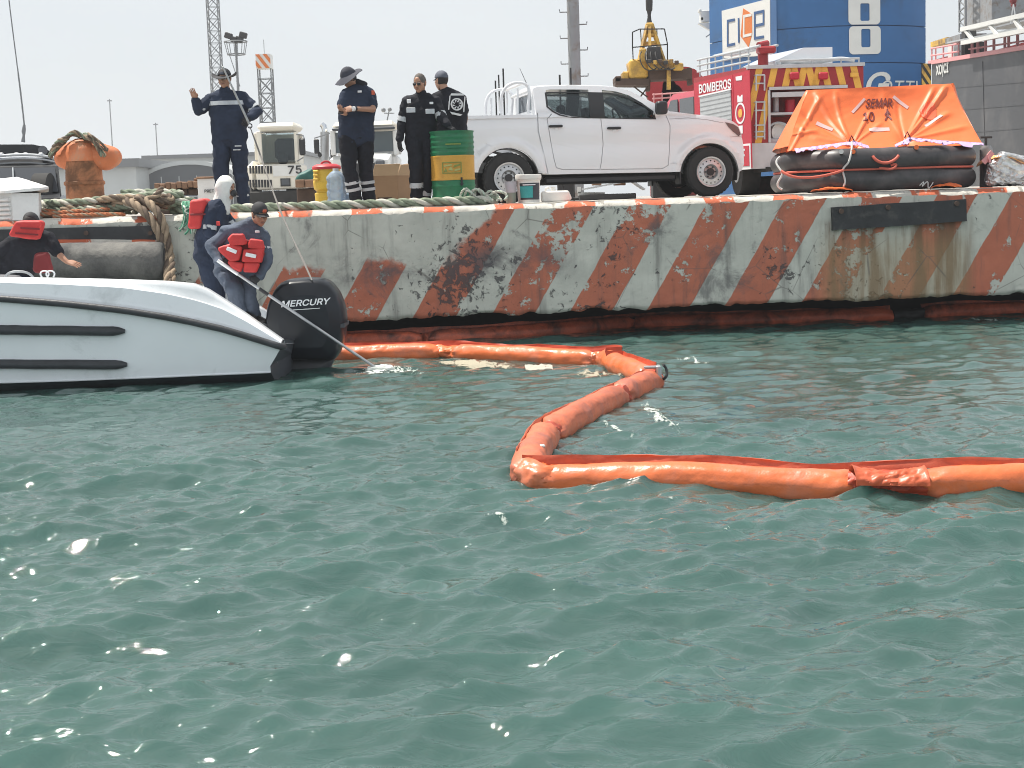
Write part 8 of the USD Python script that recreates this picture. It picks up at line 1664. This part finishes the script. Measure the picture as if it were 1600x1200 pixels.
for px, py, w, h_, a_ in ((1341, 166, 0.25, 0.042, 50), (1406, 161, 0.26, 0.045, -40), (1374, 203, 0.29, 0.05, 1), (1287, 198, 0.28, 0.038, -25), (1458, 189, 0.30, 0.040, 26)): raft.part('reflective_tape', on_canopy(fl(affinity.rotate(sg.box(-w / 2, -h_ / 2, w / 2, h_ / 2), a_, origin=(0, 0))), px, py, 0.006), 'raft_tape', smooth=40)
raft.part('entry_opening', on_canopy(fl(sg.Polygon([(-0.09, -0.09), (-0.10, 0.0), (-0.03, 0.06), (0.07, 0.11), (0.10, 0.04), (0.08, -0.06), (0.02, -0.11)]).buffer(0.02)), 1450, 172, 0.010), 'raft_deep', smooth=False)
for (px, py) in ((1330, 219), (1417, 213)): q = rq(px, py, -0.16); raft.part('tie', [tube([q + [-0.03, 0, -0.02], q + [0.0, -0.02, 0.06], q + [0.05, 0, -0.03]], 0.012, 6)], 'raft_print')
def frill(x0, y0, x1, y1, seed, h):
    m = 60; s = np.linspace(0, 1, m); rows = []
    for f in np.linspace(0, 1, 6): no = meshkit.fbm(np.stack([s * 6 + seed, s * 0 + f * 2, s * 0], -1), 3, seed) - 0.5; rows.append(np.array([rq(x0 + (x1 - x0) * t, y0 + (y1 - y0) * t, -0.14) for t in s]) + np.stack([no * 0.03, -0.02 - f * 0.09 - np.abs(no) * 0.07, -f * h * (0.6 + no) + 0.02], 1))
    return sheet(np.stack(rows, 1), 0.006)
for x0, y0, x1, y1, sd in ((1241, 235, 1290, 229, 1), (1288, 229, 1333, 223, 2), (1331, 222, 1356, 230, 3), (1397, 229, 1420, 217, 4), (1417, 217, 1470, 222, 5), (1468, 222, 1534, 226, 6)): raft.part('lilac_skirt', frill(x0, y0, x1, y1, sd, 0.075), 'raft_lilac', smooth=40)
fy = DR - 0.32 - rt
def fpt(px, py, d=0.0): q0 = rq(px, py); y = DR - 0.32 - rt + (q0[0] - xl) * QS - d; return W(px, py, y)
raft.part('white_cord', tube(spline([fpt(1331, 222, -0.10), fpt(1331, 232, -0.02), fpt(1329, 243, 0.02), fpt(1324, 256, 0.015), fpt(1318, 263, -0.02), fpt(1319, 276, 0.02), fpt(1318, 291, 0.0)], 50), 0.013, 8), 'cord_white', smooth=60)
raft.part('grab_rope', tube(spline([fpt(1364, 244, 0.02), fpt(1369, 250, 0.05), fpt(1380, 254.5, 0.06), fpt(1394, 252, 0.05), fpt(1404, 243, 0.02)], 40), 0.020, 8), 'raft_rope', smooth=60); raft.part('grab_rope', tube(spline([fpt(1374, 263, 0.0), fpt(1382, 263.5, 0.02), fpt(1398, 261.5, 0.03), fpt(1400, 258.5, 0.02), fpt(1392, 258.8, 0.0)], 30), 0.018, 8), 'raft_rope', smooth=60)
raft.part('grab_rope', tube(spline([fpt(1221, 267, -0.06), fpt(1240, 276, 0.03), fpt(1270, 277, 0.04), fpt(1298, 272, 0.03), fpt(1318, 266, 0.0)], 40), 0.018, 8), 'raft_rope', smooth=60)
raft.part('white_cord', tube(spline([fpt(1219, 245, -0.15), fpt(1217, 262, -0.10), fpt(1222, 272, -0.06), fpt(1216, 284, -0.10), fpt(1222, 296, -0.10)], 40), 0.014, 8), 'cord_white', smooth=60)
for px, py in ((1314.5, 237), (1333, 237), (1432, 230)): raft.part('patch', tube([fpt(px, py, -0.03), fpt(px, py, 0.015)], 0.032, 12), 'cord_white' if px < 1320 else 'raft_orange')
raft.part('painter_line', tube(spline([fpt(1437, 290, 0.02), fpt(1443, 286, 0.03), fpt(1441, 291, 0.03), fpt(1449, 284, 0.03), fpt(1450, 290, 0.03), fpt(1458, 285, 0.02)], 40), 0.007, 6), 'cord_white', smooth=60)
for x0, x1, lab, sd in ((1266, 1332, 'crumpled orange cloth pinched under the left end of the life raft', 3), (1455, 1502, 'flat orange cloth pinched under the right end of the life raft', 7)):
    m = 40; s = np.linspace(0, 1, m); rows = []
    for f in np.linspace(0, 1, 10):
        no = meshkit.fbm(np.stack([s * 5 + sd, s * 0 + f * 2, s * 0], -1), 3, sd) - 0.5; yb = 0.06 + (1 - f) * 0.36
        rows.append(np.array([WQ(x0 + (x1 - x0) * t, 292, yb) * [1, 1, 0] for t in s]) + np.stack([no * 0.05, no * 0.05, QTOP + 0.02 + 0.055 * np.sin(f * 2.6) * np.sin(s * math.pi) ** 0.5 + no * 0.04], 1))
    single('orange_cloth', sheet(np.stack(rows, 1), 0.006), 'raft_orange', lab, 'cloth', smooth=60)
# silver foil bag with an orange cover, right edge
mat('foil', (0.62, 0.62, 0.62), 0.32, metal=0.85, var=0.3, scale=14, bump=0.020, bscale=16); mat('orange_cover', (0.80, 0.36, 0.12), 0.65, var=0.1, scale=4)
fq = lambda px, py, d=0: W(px, py, 21.35 + d)
fbg = m3.Manifold.batch_hull([msph(fq(x, y, d), 0.06) for x, y in ((1548, 282), (1640, 280), (1552, 262), (1566, 246), (1592, 254), (1640, 262)) for d in (0.0, 0.7)]).refine_to_length(0.03)
ft = tri(fbg); ft.merge_vertices(); n_ = np.array(ft.vertex_normals); v = np.array(ft.vertices); q_ = np.stack([v[:, 0] * 4 + v[:, 2] * 5, v[:, 1] * 5, v[:, 2] * 20 + v[:, 0] * 8], 1); rd = 1 - np.abs(meshkit.fbm(q_, 4, 6) - 0.5) * 4; ft.vertices = v + n_ * ((rd - 0.5) * 0.055)[:, None]
bag = thing('foil_bag', 'crumpled silver foil bag with an orange cover at the right edge of the quay', 'bag', fq(1590, 290) * [1, 1, 0] + [0, 0, QTOP]); bag.part('bag', ft, 'foil', smooth=25)
m = 40; s = np.linspace(0, 1, m); line = spline([fq(1552, 246, 0), fq(1566, 234, 0.1), fq(1580, 232, 0.1), (fq(1600, 242, 0.1)), fq(1640, 258, 0.1)], m); rows = []
for f in np.linspace(0, 1, 10): no = meshkit.fbm(np.stack([s * 6, s * 0 + f * 3, s * 0], -1), 3, 2) - 0.5; rows.append(line + np.stack([no * 0.03, -0.16 + f * 0.9 + no * 0.03, -0.16 * (1 - f) ** 2 * np.sin(s * math.pi) - f * 0.10 + no * 0.05], 1))
bag.part('orange_cover', sheet(np.stack(rows, 1), 0.01), 'orange_cover', smooth=50); bag.part('red_strap', [rough_up(tri(mtri(bar(fq(1536, 254, -0.05), fq(1551, 238, -0.05), 0.03, 0.07)).refine_to_length(0.03)), 0.01, 15), rough_up(tri(mtri(bar(fq(1546, 254, -0.07), fq(1546, 244, -0.07), 0.03, 0.06)).refine_to_length(0.03)), 0.01, 15)], 'rail_pink')
pu = thing('hand_pump', 'small dark grey pump standing behind the right end of the raft', 'pump', fq(1540, 290, 0.8) * [1, 1, 0] + [0, 0, QTOP]); a = fq(1541, 232, 0.8); pu.part('body', lathe([(0.001, QTOP), (0.09, QTOP), (0.09, a[2] - 0.02), (0.06, a[2] + 0.04), (0.001, a[2] + 0.04)], 20, (a[0], a[1], 0)), 'steel_grey', smooth=35); pu.part('handle', [tube([[a[0], a[1], a[2]], [a[0], a[1], a[2] + 0.16]], 0.014, 8), tube([[a[0] - 0.08, a[1], a[2] + 0.16], [a[0] + 0.08, a[1], a[2] + 0.16]], 0.018, 8)], 'dark_steel')
# ------------------------------------------------------------------ sea haze: one closed box of thin even air round everything
M['haze_air'] = usdkit.material(stage, '/World/Looks/haze_air', {'v': ('principled_volume', {'color': (0.86, 0.89, 0.92), 'density': 0.0007, 'anisotropy': 0.3})}, [], volume='v.volume')
hz_ = trimesh.creation.box(extents=(900, 1560, 42)); hz_.apply_translation((0, 450, 19.0)); single('haze', hz_, 'haze_air', smooth=False, kind='stuff')
